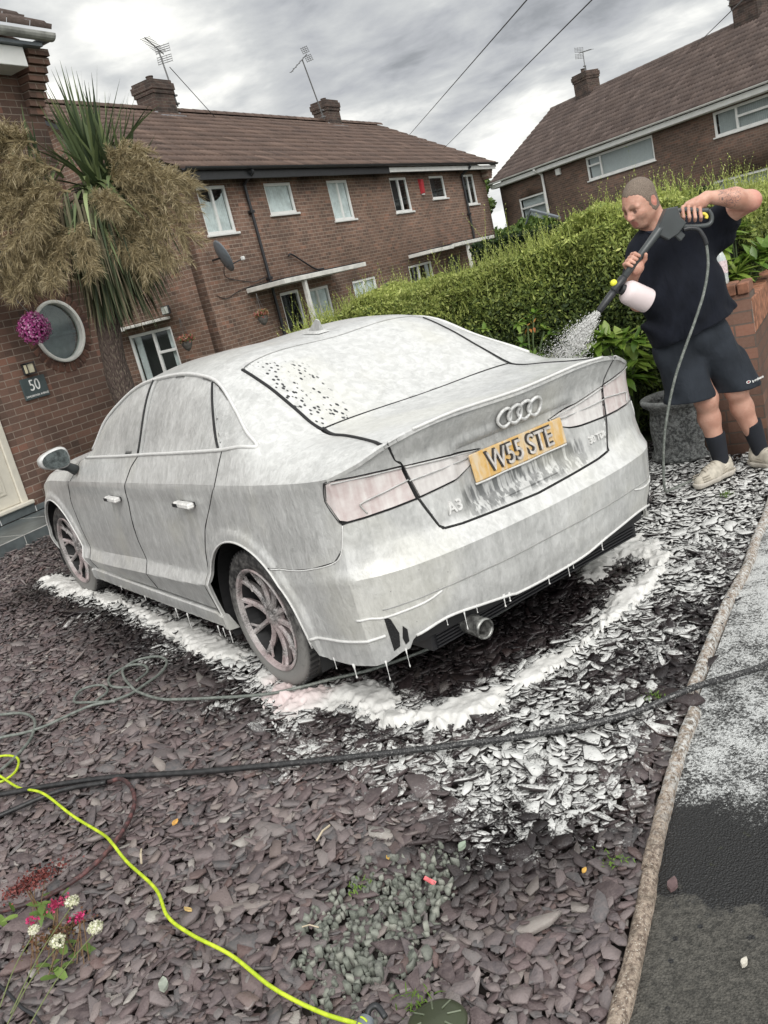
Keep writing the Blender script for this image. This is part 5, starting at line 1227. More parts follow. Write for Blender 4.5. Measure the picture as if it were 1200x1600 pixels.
# dark inner shell behind the gaps
def shell():
    mb_V, mb_F, k = [], [], 0
    for s_ in (1, -1):
        a = np.linspace(.03, A_END, 120); zz = np.linspace(0, 1, 14); A_, Z_ = np.meshgrid(a, zz, indexing='ij'); kz = Kp(A_.ravel())[0][:, 2]
        Zv = .24+(kz-.012-.24)*Z_.ravel(); p = P_(A_.ravel(), Zv); n = Kp(A_.ravel())[1]; ins = np.where(np.abs(p[:, 0]) > 9, 0, .017)
        p[:, 0] -= n[:, 0]*ins; p[:, 1] -= n[:, 1]*ins; p[:, 0] *= s_
        hole = np.zeros(len(p), bool)
        for ca in (aR, aF): hole |= np.hypot(A_.ravel()-ca, Zv-.30) < .43
        I = np.arange(A_.size).reshape(A_.shape); q = np.stack([I[:-1, :-1], I[1:, :-1], I[1:, 1:], I[:-1, 1:]], -1).reshape(-1, 4)
        q = q[~hole[q].any(1)]; q = q[(Zv[q].min(1) > .30) | (p[q][:, :, 1].min(1) > -.6)]
        mb_V.append(p); mb_F.append(q+k); k += len(p)
        t = np.linspace(-.88, 3.6, 110); c = np.linspace(0, 4, 30); T_, C_ = np.meshgrid(t, c, indexing='ij'); p = G(T_.ravel(), C_.ravel()); p[:, 2] -= .018
        inx = np.where(C_.ravel() > 1.9, .016, 0); p[:, 0] += inx; p[:, 0] *= s_
        I = np.arange(T_.size).reshape(T_.shape); q = np.stack([I[:-1, :-1], I[1:, :-1], I[1:, 1:], I[:-1, 1:]], -1).reshape(-1, 4); mb_F.append(q+k); mb_V.append(p); k += len(p)
    return link('inner_shell', npmesh('inner_shell', np.concatenate(mb_V), np.concatenate(mb_F)), CB, CAR)
shell()
mb = MB(); mb.box(-.80, .80, .45, 2.33, .19, .34); mb.box(-.62, .62, -.70, .45, .24, .5); mb.box(-.62, .62, 2.33, 3.4, .2, .5); mb.box(-.74, .74, -.80, -.45, .30, .55); mb.build('underbody', CB, CAR)
for ca in (0, 2.78):
    for s_ in (-1, 1):
        V, F = [], []
        n = 24
        for i in range(n+1):
            t = -.35+(PI+.7)*i/n
            for xx in (.875, .58): V.append((s_*xx, ca+.415*math.cos(t), .30+.415*math.sin(t)))
        for i in range(n): F.append((2*i, 2*i+1, 2*i+3, 2*i+2))
        V.append((s_*.58, ca, .3)); F += [(2*i+1, 2*(n+1), 2*i+3) for i in range(n)]
        mb = MB(); mb.add(V, F); mb.build('wheel_arch_liner', CB, CAR)
# sills
sillm = carfoam('foam_over_sill', .04)
for s_ in (-1, 1):
    V, F = [], []; ys = np.linspace(2.36, .375, 60); pf = [(-.015, .250), (.012, .252), (.018, .244), (.016, .20), (.004, .172), (-.05, .165)]
    for y in ys:
        f = (2.36-y)/1.985; a = float(a_of_y(y)); bx = abs(P_(a, .25)[0, 0])
        for dx, z in pf: V.append((s_*(bx+dx), y, z+f*.030+(.0015*math.sin(y*70) if z < .2 else 0)))
    n = len(pf)
    for i in range(len(ys)-1):
        for j in range(n-1): F.append((i*n+j, i*n+j+1, (i+1)*n+j+1, (i+1)*n+j))
    F.append(tuple(range(n))); F.append(tuple((len(ys)-1)*n+j for j in range(n)))
    mb = MB(); mb.add(V, F); autosmooth(mb.build('side_skirt', sillm, CAR), 35)
# trims: lip and window surround
def surf_tube(name, fn, pts, r, mat, parent=CAR, mirror=True, off=.002, n=6, sub=8):
    pp = np.array(spline([(p[0], p[1], 0) for p in pts], sub))
    for s_ in ((1, -1) if mirror else (1,)):
        rr_ = r*.45 if (name == 'window_seal' and s_ < 0) else r
        q = fn(pp[:, 0], pp[:, 1]); q[:, 0] *= s_; q[:, 0] += -s_*off*(np.abs(q[:, 0]) > .3)
        mb = MB(); mb.tube([tuple(v) for v in q], rr_, n); mb.build(name, mat, parent, smooth=True)
WT = simple('thick_white_foam', (.66, .655, .64), .5, var=.06, scale=30, bump=.4)
surf_tube('window_trim', G, [(1.99, 2.99), (1.5, 3.0), (1.0, 3.0), (.5, 3.0), (.02, 3.0), (-.12, 2.86), (-.195, 2.62), (-.205, 2.35), (-.13, 2.10), (.06, 2.02), (.4, 2.0), (.9, 2.0), (1.5, 2.0), (1.9, 2.0), (2.03, 2.0)], .0085, WT)
surf_tube('door_seal', G, [(.315, 2.05), (.19, 2.5), (.066, 2.96)], .006, CB, off=.003)
surf_tube('door_seal', G, [(1.032, 2.0), (1.031, 2.5), (1.031, 2.98)], .006, CB, off=.004)
surf_tube('window_seal', lambda t, c: G(t, c)+np.array([0, 0, .001]), [(.225, 1.20), (.14, 1.16), (-.1, 1.04), (-.318, .982), (-.34, .97), (-.58, 1.075), (-.76, 1.40), (-.885, 1.80)], .0078, CB, off=0)
surf_tube('bumper_trim', Pm, [(4.23, .338), (4.376, .362), (4.55, .343), (4.68, .322), (4.73, .312), (A_END, .306), (2*A_END-4.73, .312), (2*A_END-4.55, .343), (2*A_END-4.3, .36), (2*A_END-4.13, .33)], .0062, WT, mirror=False, off=0)
surf_tube('bumper_trim', P_, [(3.70, .322), (3.76, .335), (3.95, .352), (4.12, .372)], .006, WT, off=.002)
surf_tube('bumper_crease', P_, [(4.03, .452), (4.08, .455), (4.125, .447), (4.20, .452), (4.30, .462), (4.36, .478)], .0045, WT, off=.001)
surf_tube('bumper_crease', Pm, [(4.13, .478), (4.3, .485), (4.5, .485), (4.7, .482), (A_END, .482), (2*A_END-4.7, .482), (2*A_END-4.4, .485), (2*A_END-4.13, .478)], .003, simple('groove_grey', (.30, .30, .29), .5), mirror=False, off=-.001)
surf_tube('arch_lip', P_, arc(aR, .30, RA+.001, -.05, PI+.1, 24), .0045, WT, off=.002, sub=2)
surf_tube('arch_lip', P_, arc(aF, .30, RA+.001, -.1, PI+.1, 24), .0045, WT, off=.002, sub=2)
surf_tube('boot_lip', Pm, [(4.40, Kz(4.40)+.002), (4.6, Kz(4.6)+.003), (A_END, Kz(A_END)+.004), (2*A_END-4.6, Kz(4.6)+.003), (2*A_END-4.40, Kz(4.4)+.002)], .006, WT, mirror=False, off=0)
def seam(fn, pts, r=.0026, off=-.0005, mirror=True, sub=5): surf_tube('panel_gap', fn, pts, r, CB, mirror=mirror, off=off, n=5, sub=sub)
seam(P_, [(1.034, Kz(1.034)), (.959, .75), (.952, .68), (1.003, .45), (1.018, .373), (1.0, .25)])
seam(P_, [(2.121, Kz(2.121)), (2.072, .826), (2.036, .70), (2.030, .60), (2.066, .42), (2.075, .29)], .0034)
seam(P_, [(3.240, Kz(3.24)), (3.058, .786), (2.995, .722), (2.933, .62), (2.888, .50), (2.871, .40), (2.865, .29)])
seam(G, [(2.259, 3.99), (2.135, 3.03)]); seam(G, [(1.167, 3.99), (1.113, 3.43), (1.026, 3.03)], .0034); seam(G, [(.0525, 3.99), (.0365, 3.4), (.0255, 3.03)], .0034)
seam(Pm, [(4.292, Kz(4.292)), (4.3215, .985), (4.352, .955), (4.380, .817), (4.434, .697), (4.451, .684), (4.53, .676), (4.72, .668), (A_END, .660), (2*A_END-4.72, .668), (2*A_END-4.53, .676), (2*A_END-4.451, .684), (2*A_END-4.434, .697), (2*A_END-4.380, .817), (2*A_END-4.352, .955), (2*A_END-4.292, Kz(4.292))], .0026, mirror=False)
surf_tube('panel_gap', P_, [(3.56, .614), (3.72, .621), (3.85, .641), (3.991, .676), (4.037, .723), (4.062, .812)], .0030, WT, off=-.0005)
seam(P_, [(4.062, .980), (4.030, .972), (4.009, .904), (4.053, .827), (4.066, .819)], .0017)
seam(P_, [(4.062, .980), (4.2, .969), (4.35, .953)], .0016)
seam(Gm, [(-.322, -.97), (-.322, -.5), (-.322, 0), (-.322, .5), (-.322, .97)], .0026, off=0, mirror=False)
# plate, emblem, lettering
ylp = float(Pm(A_END, .84)[0, 1])
def platem():
    m, k, b = newmat('foamy_yellow_plate'); co = k.coord(); n = k.noise(co, 18, 4, .6); f = k.noise(k.map(co, sc=(40, 40, 8)), 1, 4)
    c = k.mix(k.ramp(n, .35, .7), (.58, .34, .085), (.62, .44, .22)); c = k.mix(k.ramp(f, .42, .66, 0, .65), c, (.62, .56, .46))
    k.link(c, b.inputs['Base Color']); b.inputs['Roughness'].default_value = .45; k.link(k.bump(k.noise(co, 60, 3), .4, .003), b.inputs['Normal']); return m
pl = MB(); pl.bbox(-.26, .26, -.006, .004, -.0555, .0555, .004)
ztilt = R(-6)
PLT = pl.build('number_plate', platem(), CAR, loc=(-.01, ylp-.012, .845), rot=(ztilt, 0, 0))
dk = simple('plate_black', (.035, .03, .028), .4); gf = simple('foam_on_letters', (.50, .47, .44), .5, var=.3, scale=30, bump=.4)
me = text_mesh('W55 STE', .102, .003, .0030, sx=.93); t = link('plate_letters', me, dk, PLT, (-.004, -.0080, .0), (PI/2, 0, 0)); t.scale = (1.0, 1.12, 1)
me = text_mesh('W55 STE', .102, .003, .0002, sx=.93); t = link('plate_letters_foam', me, gf, PLT, (.001, -.0112, -.003), (PI/2, 0, 0)); t.scale = (1.0, 1.12, 1)
surf_tube('foam_bead', lambda a, z: np.column_stack([a, np.full(len(a), ylp-.016), z]), [(-.27, .786), (-.2, .784), (-.1, .787), (0, .784), (.12, .787), (.25, .785)], .005, WT, mirror=False, off=0)
# emblem of four linked rings
er = MB(); ez = .992
er = MB()
def onrear(x, z, o):
    p = Pm(np.array([A_END+x]), np.array([z]))[0]; u = Pm(np.array([A_END+x]), np.array([z+.01]))[0]-p; u /= np.linalg.norm(u); return p+o*np.array([0, -u[2], u[1]])
for i in range(4):
    cx = .015+(i-1.5)*.056; V, F = [], []
    for a in range(28):
        an = 2*PI*a/28
        for c in range(8):
            cn = 2*PI*c/8; rr = .037+.0062*math.cos(cn); V.append(tuple(onrear(cx+rr*math.cos(an), ez+rr*math.sin(an), .008+.007*math.sin(cn)+.002*(i % 2))))
    for a in range(28):
        for c in range(8): F.append((a*8+c, a*8+(c+1) % 8, ((a+1) % 28)*8+(c+1) % 8, ((a+1) % 28)*8+c))
    er.add(V, F)
er.build('emblem', simple('foamy_chrome', (.62, .62, .61), .35, .1, var=.25, scale=60), CAR, smooth=True)
def lettering(txt, a, z, size, nm):
    p = Pm(a, z)[0]; q = Pm(a+.05, z)[0]; up = Pm(a, z+.03)[0]; ux = Vector(q-p).normalized(); uz = Vector(up-p).normalized(); n = ux.cross(uz)
    me = text_mesh(txt, size, .004, .0012); o = link(nm, me, WT, CAR); o.matrix_local = Matrix(((ux.x, uz.x, n.x, p[0]+n.x*.003), (ux.y, uz.y, n.y, p[1]+n.y*.003), (ux.z, uz.z, n.z, p[2]+n.z*.003), (0, 0, 0, 1)))
lettering('A3', 4.522, .742, .062, 'model_badge'); lettering('30 TDI', 2*A_END-4.492, .758, .040, 'engine_badge')
# foam drips under bumper and skirt
drips = [(3.80, .24, .05), (3.93, .24, .085), (4.09, .255, .075), (4.178, .285, .09), (4.36, .355, .05), (4.44, .352, .07), (4.50, .346, .04), (4.64, .33, .085), (4.67, .325, .03), (4.90, .304, .03), (5.02, .305, .075), (5.05, .308, .04), (5.24, .325, .06)]
for a, z, L in drips:
    p = Pm(a, z)[0]; mb = MB(); r0 = .0045
    L *= random.uniform(.45, 1.1); r0 *= random.uniform(.6, 1.1); mb.tube([(0, 0, .012), (0, 0, -.2*L), (0, 0, -.7*L), (0, 0, -.86*L), (0, 0, -.93*L), (0, 0, -L)], [r0*1.5, r0*.6, r0*.3, r0*.7, r0*.95, r0*.2], 7); mb.build('foam_drip', WT, CAR, smooth=True, loc=tuple(p))
for y, L in ((1.05, .05), (.90, .08), (.53, .05), (.47, .04), (.40, .06), (1.5, .02), (1.9, .02)):
    mb = MB(); mb.tube([(0, 0, .01), (0, 0, -.3*L), (.0, 0, -.9*L), (0, 0, -L)], [.004, .0016, .0022, .0008], 6); mb.build('foam_drip', WT, CAR, smooth=True, loc=(-.89, y, .185))
# diffuser and exhaust
mb = MB(); mb.box(-.62, .62, -.83, -.70, .235, .335)
for i in range(7): mb.box(-.60, .60, -.842, -.83, .242+.013*i, .248+.013*i)
mb.build('diffuser', simple('diffuser_black', (.014, .014, .016), .4), CAR)
for px, r_ in ((-.44, .040),):
    mb = MB(); mb.lathe([(r_, -.14), (r_, .02), (r_*1.07, .035), (r_*.96, .045), (r_*.84, .035), (r_*.84, -.12)], 28, Matrix.Translation((px, -.90, .272)) @ Matrix.Rotation(R(95), 4, 'X'))
    mb.build('exhaust_pipe', simple('exhaust_metal', (.22, .22, .21), .35, .6, var=.7, scale=40), CAR, smooth=True)
# mirrors
for s_ in (-1, 1):
    V, F = [], []; n = 20; Ls = [(-.005, .55), (0, .92), (.03, 1.0), (.08, .92), (.12, .66), (.14, .2)]
    for dy, k_ in Ls:
        for i in range(n):
            t = 2*PI*i/n; cx = math.copysign(abs(math.cos(t))**.75, math.cos(t)); cz = math.copysign(abs(math.sin(t))**.75, math.sin(t))
            V.append((s_*(.985+cx*.095*k_+.0*cz), 2.02+dy, 1.035+cz*(.062-.018*cx)*k_))
    for a in range(len(Ls)-1):
        for i in range(n): F.append((a*n+i, a*n+(i+1) % n, (a+1)*n+(i+1) % n, (a+1)*n+i))
    F.append(tuple((len(Ls)-1)*n+i for i in range(n))); F.append(tuple(range(n))[::-1])
    mb = MB(); mb.add(V, F); mo = mb.build('wing_mirror', CG if s_ > 0 else carfoam('foam_over_mirror', .22), CAR, smooth=True)
    mb = MB(); mb.prism([(s_*.985+math.copysign(abs(math.cos(t))**.75, math.cos(t))*.078, 1.035+math.copysign(abs(math.sin(t))**.75, math.sin(t))*(.052-.014*s_*math.cos(t)*(1))) for t in np.linspace(0, 2*PI, 25)[:-1]], 0, .002, Matrix(((1, 0, 0, 0), (0, 0, 1, 2.009), (0, 1, 0, 0), (0, 0, 0, 1))))
    mb.build('mirror_glass', simple('wet_mirror_glass', (.09, .105, .105), .15, .6, var=.5, scale=40, bump=.6), mo)
    mb = MB(); mb.tube([(s_*.97, 2.06, 1.0), (s_*.91, 2.08, .965), (s_*.87, 2.09, .93)], [.03, .028, .034], 8); mb.build('mirror_stalk', M['darkgrey'], mo, smooth=True)
# door handles
for s_ in (-1, 1):
    for y, z in ((1.40, .812), (.395, .852)):
        bx = abs(P_(float(a_of_y(y)), z)[0, 0])
        h = MB(); h.bbox(-.018, .018, -.085, .085, -.014, .014, .007, Matrix.Translation((s_*(bx+.026), y, z-.008)))
        ho = h.build('door_handle', simple('foamy_handle', (.72, .71, .69), .35, var=.2, scale=30), CAR, smooth=False)
        mb = MB(); mb.box(s_*(bx+.001), s_*(bx+.025), y-.075, y-.05, z-.018, z+.002); mb.box(s_*(bx+.001), s_*(bx+.025), y+.05, y+.082, z-.018, z+.002); mb.bbox(-.004, .004, .035, .0855, -.010, .008, .002, Matrix.Translation((s_*(bx+.044), y, z-.008))); mb.build('handle_mount', M['blackpl'], ho)
        mb = MB(); mb.lathe([(.001, -.006), (.026, -.004), (.034, .0012), (.036, .0016), (.036, 0)], 20, Matrix.Translation((s_*(bx+.001), y+.005, z+.022)) @ Matrix.Rotation(s_*PI/2, 4, 'Y')); mb.build('handle_recess', simple('recess_grey', (.34, .34, .33), .5), ho, smooth=True)
# shark fin
mb = MB(); V = []; F = []
mb.add([(-.03, .14, 0), (.03, .14, 0), (.035, -.02, 0), (-.035, -.02, 0), (-.022, .12, .012), (.022, .12, .012), (.024, 0, .012), (-.024, 0, .012)], [(0, 1, 5, 4), (1, 2, 6, 5), (2, 3, 7, 6), (3, 0, 4, 7), (4, 5, 6, 7)])
mb.add([(-.009, .11, .01), (.009, .11, .01), (.012, .0, .01), (-.012, .0, .01), (-.003, .03, .068), (.003, .03, .068), (.004, .004, .060), (-.004, .004, .060)], [(0, 1, 5, 4), (1, 2, 6, 5), (2, 3, 7, 6), (3, 0, 4, 7), (4, 5, 6, 7)])
mb.build('roof_aerial', carfoam('foam_over_fin', .2), CAR, loc=(.03, .40, 1.418), rot=(R(4), 0, 0))
# wheels
def rimmat():
    m, k, b = newmat('foamy_alloy'); co = k.coord(); n = k.noise(co, 26, 4, .65); n2 = k.noise(k.map(co, sc=(6, 60, 60)), 1, 3)
    c = k.mix(k.ramp(k.math('ADD', k.math('MULTIPLY', k.noise(co, 150, 4, .7), .5), k.math('MULTIPLY', k.noise(co, 12, 3), .5)), .36, .60), (.05, .048, .048), (.44, .41, .40)); c = k.mix(k.ramp(k.noise(co, 7, 3), .45, .62, 0, .5), c, (.46, .34, .34))
    k.link(c, b.inputs['Base Color']); b.inputs['Roughness'].default_value = .35; k.link(k.bump(n, .6, .006), b.inputs['Normal']); return m
def tyremat():
    m, k, b = newmat('foam_smeared_tyre'); co = k.coord(); n = k.noise(co, 22, 4, .7); x, y, z = k.sep(co)
    rr = k.math('SQRT', k.math('ADD', k.math('MULTIPLY', y, y), k.math('MULTIPLY', z, z)))
    f = k.math('MULTIPLY', k.ramp(rr, .325, .305), k.ramp(k.math('ADD', k.math('MULTIPLY', k.noise(k.map(co, sc=(4, 1, 1)), 30, 5, .7), .6), k.math('ADD', .12, k.math('MULTIPLY', k.ramp(z, .2, -.28), .25))), .34, .62)); c = k.mix(f, (.014, .014, .015), (.21, .205, .195))
    k.link(c, b.inputs['Base Color']); b.inputs['Roughness'].default_value = .5; k.link(k.bump(n, .5, .004), b.inputs['Normal']); return m
RM, TY = rimmat(), tyremat(); BRK = simple('brake_disc', (.05, .045, .045), .4, .5)
def wheel(x, y, s_, steer=0):
    # local: axle along x, outer face towards +x*s
    w = empty('wheel', (x, y, .318)); w.parent = CAR; w.rotation_euler = (0, 0, steer); w.empty_display_size = .1
    T = Matrix(((0, 0, s_, 0), (1, 0, 0, 0), (0, 1, 0, 0), (0, 0, 0, 1)))
    t = MB(); pr = [(.235, -.11), (.30, -.118), (.318, -.095), (.320, -.07), (.313, -.068), (.313, -.060), (.320, -.058), (.321, -.02), (.314, -.018), (.314, -.008), (.321, -.006), (.321, .04), (.314, .042), (.314, .050), (.320, .052), (.318, .090), (.311, .104), (.298, .113), (.275, .116), (.262, .112), (.245, .108), (.237, .106)]
    t.lathe(pr, 72, T)
    for i in range(60):
        Rm = T @ Matrix.Rotation(2*PI*i/60, 4, 'Z'); t.box(.312, .3235, -.006, .006, .052, .098, Rm); t.box(.312, .3235, -.006, .006, -.09, -.072, Rm)
    to = t.build('tyre', TY, w); autosmooth(to, 45)
    # tread blocks on the shoulder
    tb = MB()
    for i in range(0):
        A_ = 2*PI*i/60; Rm = T @ Matrix.Rotation(A_, 4, 'Z')
        tb.box(.312, .3235, -.006, .006, .052, .098, Rm); tb.box(.312, .3235, -.006, .006, -.09, -.072, Rm)
    r_ = MB(); r_.lathe([(.236, .100), (.242, .112), (.236, .116), (.226, .110), (.222, .092)], 64, T); ro = r_.build('rim', RM, w); autosmooth(ro, 40)
    r_ = MB(); r_.lathe([(.222, .092), (.214, .04), (.21, -.10), (.001, -.10)], 48, T); r_.build('rim_barrel', CB, ro)
    sp = MB()
    for i in range(5):
        Rm = T @ Matrix.Rotation(2*PI*i/5+.5, 4, 'Z')
        for sg in (-1, 1):
            # each twin spoke: a tapered bar from the hub to the rim with a ridge
            a0, a1 = Vector((.045, sg*.014, .070)), Vector((.229, sg*.062, .096)); L = 6; V, F = [], []
            for q in range(L+1):
                f = q/L; c = a0.lerp(a1, f); c.z += -.016*math.sin(PI*f); ww = .013+.003*abs(f-.5)
                c.y += sg*.004*math.sin(PI*f)
                V += [(c.x, c.y-ww, c.z-.004), (c.x, c.y-ww*.5, c.z+.008), (c.x, c.y+ww*.5, c.z+.008), (c.x, c.y+ww, c.z-.004), (c.x, c.y, c.z-.03)]
            for q in range(L):
                for j in range(5): F.append((q*5+j, q*5+(j+1) % 5, (q+1)*5+(j+1) % 5, (q+1)*5+j))
            F.append((0, 1, 2, 3, 4)); F.append(tuple(L*5+j for j in range(5)))
            sp.add([tuple(Rm @ Vector(v)) for v in V], F)
        # thin outer branch between neighbours
        a0, a1 = Vector((.150, .040, .076)), Vector((.224, .118, .092)); sp.tube([Rm @ a0, Rm @ a0.lerp(a1, .5), Rm @ a1], [.008, .006, .008], 6)
        a0, a1 = Vector((.150, -.040, .076)), Vector((.224, -.118, .092)); sp.tube([Rm @ a0, Rm @ a0.lerp(a1, .5), Rm @ a1], [.008, .006, .008], 6)
    so = sp.build('spokes', RM, w)
    h = MB(); h.lathe([(.060, .045), (.058, .074), (.040, .082), (.036, .076), (.030, .088), (.001, .090)], 24, T); h.build('hub_cap', RM, w, smooth=True)
    d = MB(); d.lathe([(.001, -.01), (.155, -.01), (.155, .012), (.001, .012)], 40, T); d.bbox(-.06, .06, .09, .17, -.03, .04, .01, T); d.build('brake', BRK, w)
    return w
wheel(-.765, 0, -1); wheel(.765, 0, 1); wheel(-.765, 2.79, -1, R(2)); wheel(.765, 2.79, 1, R(2))
# ================================================================== PERSON (one skin surface grown from an implicit field)
class Field:
    def __init__(s, lo, hi, h):
        s.lo = np.array(lo, float); s.h = h; s.n = np.ceil((np.array(hi)-s.lo)/h).astype(int)+1
        s.ax = [s.lo[i]+h*np.arange(s.n[i]) for i in range(3)]; s.f = np.full(s.n, .08, np.float32)
    def sub(s, lo, hi, m):
        a = np.clip(((np.array(lo)-m-s.lo)/s.h).astype(int), 0, s.n-1); b = np.clip(((np.array(hi)+m-s.lo)/s.h).astype(int)+2, 1, s.n)
        sl = tuple(slice(a[i], b[i]) for i in range(3))
        X = np.meshgrid(*[s.ax[i][sl[i]] for i in range(3)], indexing='ij'); return sl, X
    def put(s, sl, d, k, cut=False):
        f = s.f[sl]
        if cut: d = -d; h = np.clip(.5-.5*(d-f)/k, 0, 1); s.f[sl] = f*h+d*(1-h)+k*h*(1-h)
        else: h = np.clip(.5+.5*(f-d)/k, 0, 1); s.f[sl] = f*(1-h)+d*h-k*h*(1-h)
    def cap(s, a, b, r1, r2, k=.02, cut=False):
        a = np.array(a, float); b = np.array(b, float); R_ = max(r1, r2)
        sl, X = s.sub(np.minimum(a, b)-R_, np.maximum(a, b)+R_, k+.03); ab = b-a; L = ab@ab+1e-12
        t = np.clip(sum((X[i]-a[i])*ab[i] for i in range(3))/L, 0, 1)
        d = np.sqrt(sum((X[i]-a[i]-t*ab[i])**2 for i in range(3)))-(r1+(r2-r1)*t); s.put(sl, d.astype(np.float32), k, cut)
    def ell(s, c, r, k=.02, rot=None, cut=False):
        c = np.array(c, float); r = np.array(r, float); R_ = r.max(); Q = np.eye(3) if rot is None else np.array(rot)
        sl, X = s.sub(c-R_, c+R_, k+.03); D = [X[i]-c[i] for i in range(3)]
        q = [sum(D[j]*Q[j, i] for j in range(3))/r[i] for i in range(3)]   # Q columns are local axes
        k0 = np.sqrt(sum(v*v for v in q))+1e-9; k1 = np.sqrt(sum((q[i]/r[i])**2 for i in range(3)))+1e-9
        s.put(sl, (k0*(k0-1)/k1).astype(np.float32), k, cut)
    def plane_cut(s, p, n, k=.006):
        n = np.array(n, float); n /= np.linalg.norm(n); X = np.meshgrid(*s.ax, indexing='ij', sparse=True)
        d = sum((X[i]-p[i])*n[i] for i in range(3)); s.f = np.maximum(s.f, d).astype(np.float32)
    def mesh(s):
        f = s.f; neg = f < 0
        c = neg[:-1, :-1, :-1].astype(np.int8)
        cnt = sum(neg[i:f.shape[0]-1+i, j:f.shape[1]-1+j, k:f.shape[2]-1+k].astype(np.int8) for i in (0, 1) for j in (0, 1) for k in (0, 1))
        act = (cnt > 0) & (cnt < 8); idx = -np.ones(act.shape, np.int64); ii = np.argwhere(act); idx[act] = np.arange(len(ii))
        acc = np.zeros((len(ii), 3)); num = np.zeros(len(ii))
        cr = [(i, j, k) for i in (0, 1) for j in (0, 1) for k in (0, 1)]
        val = {o: f[ii[:, 0]+o[0], ii[:, 1]+o[1], ii[:, 2]+o[2]] for o in cr}
        for o in cr:
            for ax in range(3):
                if o[ax] == 0:
                    p = list(o); p[ax] = 1; p = tuple(p); a, b = val[o], val[p]; m = (a < 0) != (b < 0)
                    t = np.where(m, a/np.where(m, a-b, 1), 0); v = np.zeros((len(ii), 3)); v += np.array(o); v[:, ax] += t; acc += v*m[:, None]; num += m
        V = (ii+acc/num[:, None])*s.h+s.lo; Q = []
        for ax in range(3):
            o = [i for i in range(3) if i != ax]; sh = list(f.shape); sh[ax] -= 1
            a = f[tuple(slice(0, sh[i]) for i in range(3))]; sl = [slice(0, f.shape[i]) for i in range(3)]; sl[ax] = slice(1, None); b = f[tuple(sl)]
            e = np.argwhere((a < 0) != (b < 0)); e = e[(e[:, o[0]] > 0) & (e[:, o[1]] > 0) & (e[:, o[0]] < f.shape[o[0]]-1) & (e[:, o[1]] < f.shape[o[1]]-1)]
            u = np.zeros(3, int); u[o[0]] = 1; w_ = np.zeros(3, int); w_[o[1]] = 1
            g = lambda q: idx[q[:, 0], q[:, 1], q[:, 2]]
            q = np.column_stack([g(e-u-w_), g(e-w_), g(e), g(e-u)]); s1 = f[e[:, 0], e[:, 1], e[:, 2]] < 0
            if ax == 1: s1 = ~s1
            q[~s1] = q[~s1][:, ::-1]; Q.append(q)
        Q = np.concatenate(Q); Q = Q[(Q >= 0).all(1)]
        # light Laplacian smoothing
        e = np.concatenate([Q[:, [0, 1]], Q[:, [1, 2]], Q[:, [2, 3]], Q[:, [3, 0]]])
        for _ in range(2):
            ac = np.zeros_like(V); n_ = np.zeros(len(V)); np.add.at(ac, e[:, 0], V[e[:, 1]]); np.add.at(n_, e[:, 0], 1); np.add.at(ac, e[:, 1], V[e[:, 0]]); np.add.at(n_, e[:, 1], 1)
            V = V*.5+ac/n_[:, None]*.5
        return V, Q
YAW = -.58819
PM = empty('person', (2.13, -.37, .012), YAW, 'man in navy T-shirt and dark grey shorts aiming a foam lance at the car', 'person')
bf = Field((-.75, -.52, -.02), (.46, .30, 1.86), .0045)
# --- head frame
hf = np.array([-.80, -.44, -.40]); hf /= np.linalg.norm(hf); hu = np.array([-.30, -.20, .93]); hu -= hf*(hu@hf); hu /= np.linalg.norm(hu); hs = np.cross(hu, hf)   # his left side
HC = np.array([-.318, -.01, 1.648]); HQ = np.column_stack([hs, hf, hu])
def H(s_, f_, u_): return HC+hs*s_+hf*f_+hu*u_
def head(F, g=0.0):
    F.ell(H(0, -.012, .038), (.078+g, .100+g, .092+g), .02, HQ)
    F.ell(H(0, .020, .0), (.074+g, .088+g, .085+g), .03, HQ)
head(bf)
bf.ell(H(0, .040, -.052), (.066, .062, .062), .03, HQ)
bf.ell(H(0, .062, -.086), (.036, .034, .028), .02, HQ)               # chin
bf.cap(H(-.055, -.0, -.045), H(-.028, .06, -.088), .024, .022, .02); bf.cap(H(.055, -.0, -.045), H(.028, .06, -.088), .024, .022, .02)   # jaw
for s_ in (-1, 1):
    bf.ell(H(s_*.040, .072, -.022), (.026, .024, .024), .02, HQ)      # cheek
    bf.cap(H(s_*.012, .098, .026), H(s_*.048, .084, .022), .010, .009, .012)   # brow
    bf.ell(H(s_*.032, .103, .004), (.017, .012, .010), .010, HQ, cut=True)
    bf.ell(H(s_*.032, .086, .004), (.014, .013, .0115), .004, HQ)     # eyelid/eyeball
    bf.ell(H(s_*.080, -.012, -.002), (.010, .020, .032), .006, HQ); bf.ell(H(s_*.088, -.006, .004), (.006, .011, .019), .004, HQ, cut=True)
    bf.ell(H(s_*.078, -.004, -.034), (.008, .010, .012), .006, HQ)
bf.cap(H(0, .098, .012), H(0, .121, -.024), .009, .0145, .010); bf.ell(H(-.013, .106, -.030), (.010, .012, .009), .006, HQ); bf.ell(H(.013, .106, -.030), (.010, .012, .009), .006, HQ)
bf.cap(H(-.022, .094, -.060), H(.022, .094, -.060), .007, .007, .006); bf.cap(H(-.02, .090, -.073), H(.02, .090, -.073), .0075, .0075, .006)
bf.cap(H(-.026, .106, -.0665), H(.026, .106, -.0665), .003, .003, .003, cut=True)
bf.ell(H(0, .086, -.046), (.026, .018, .016), .012, HQ)
# neck
bf.cap(H(0, -.030, -.03), (-.225, .035, 1.44), .066, .080, .03); bf.cap((-.225, .06, 1.50), (-.17, .06, 1.38), .075, .09, .04)
SNAP = bf.f.copy()
# torso under the clothes
bf.ell((-.165, .03, 1.30), (.19, .12, .20), .04); bf.ell((-.14, .0, 1.06), (.18, .13, .20), .05); bf.ell((-.125, .03, .88), (.15, .10, .12), .04)
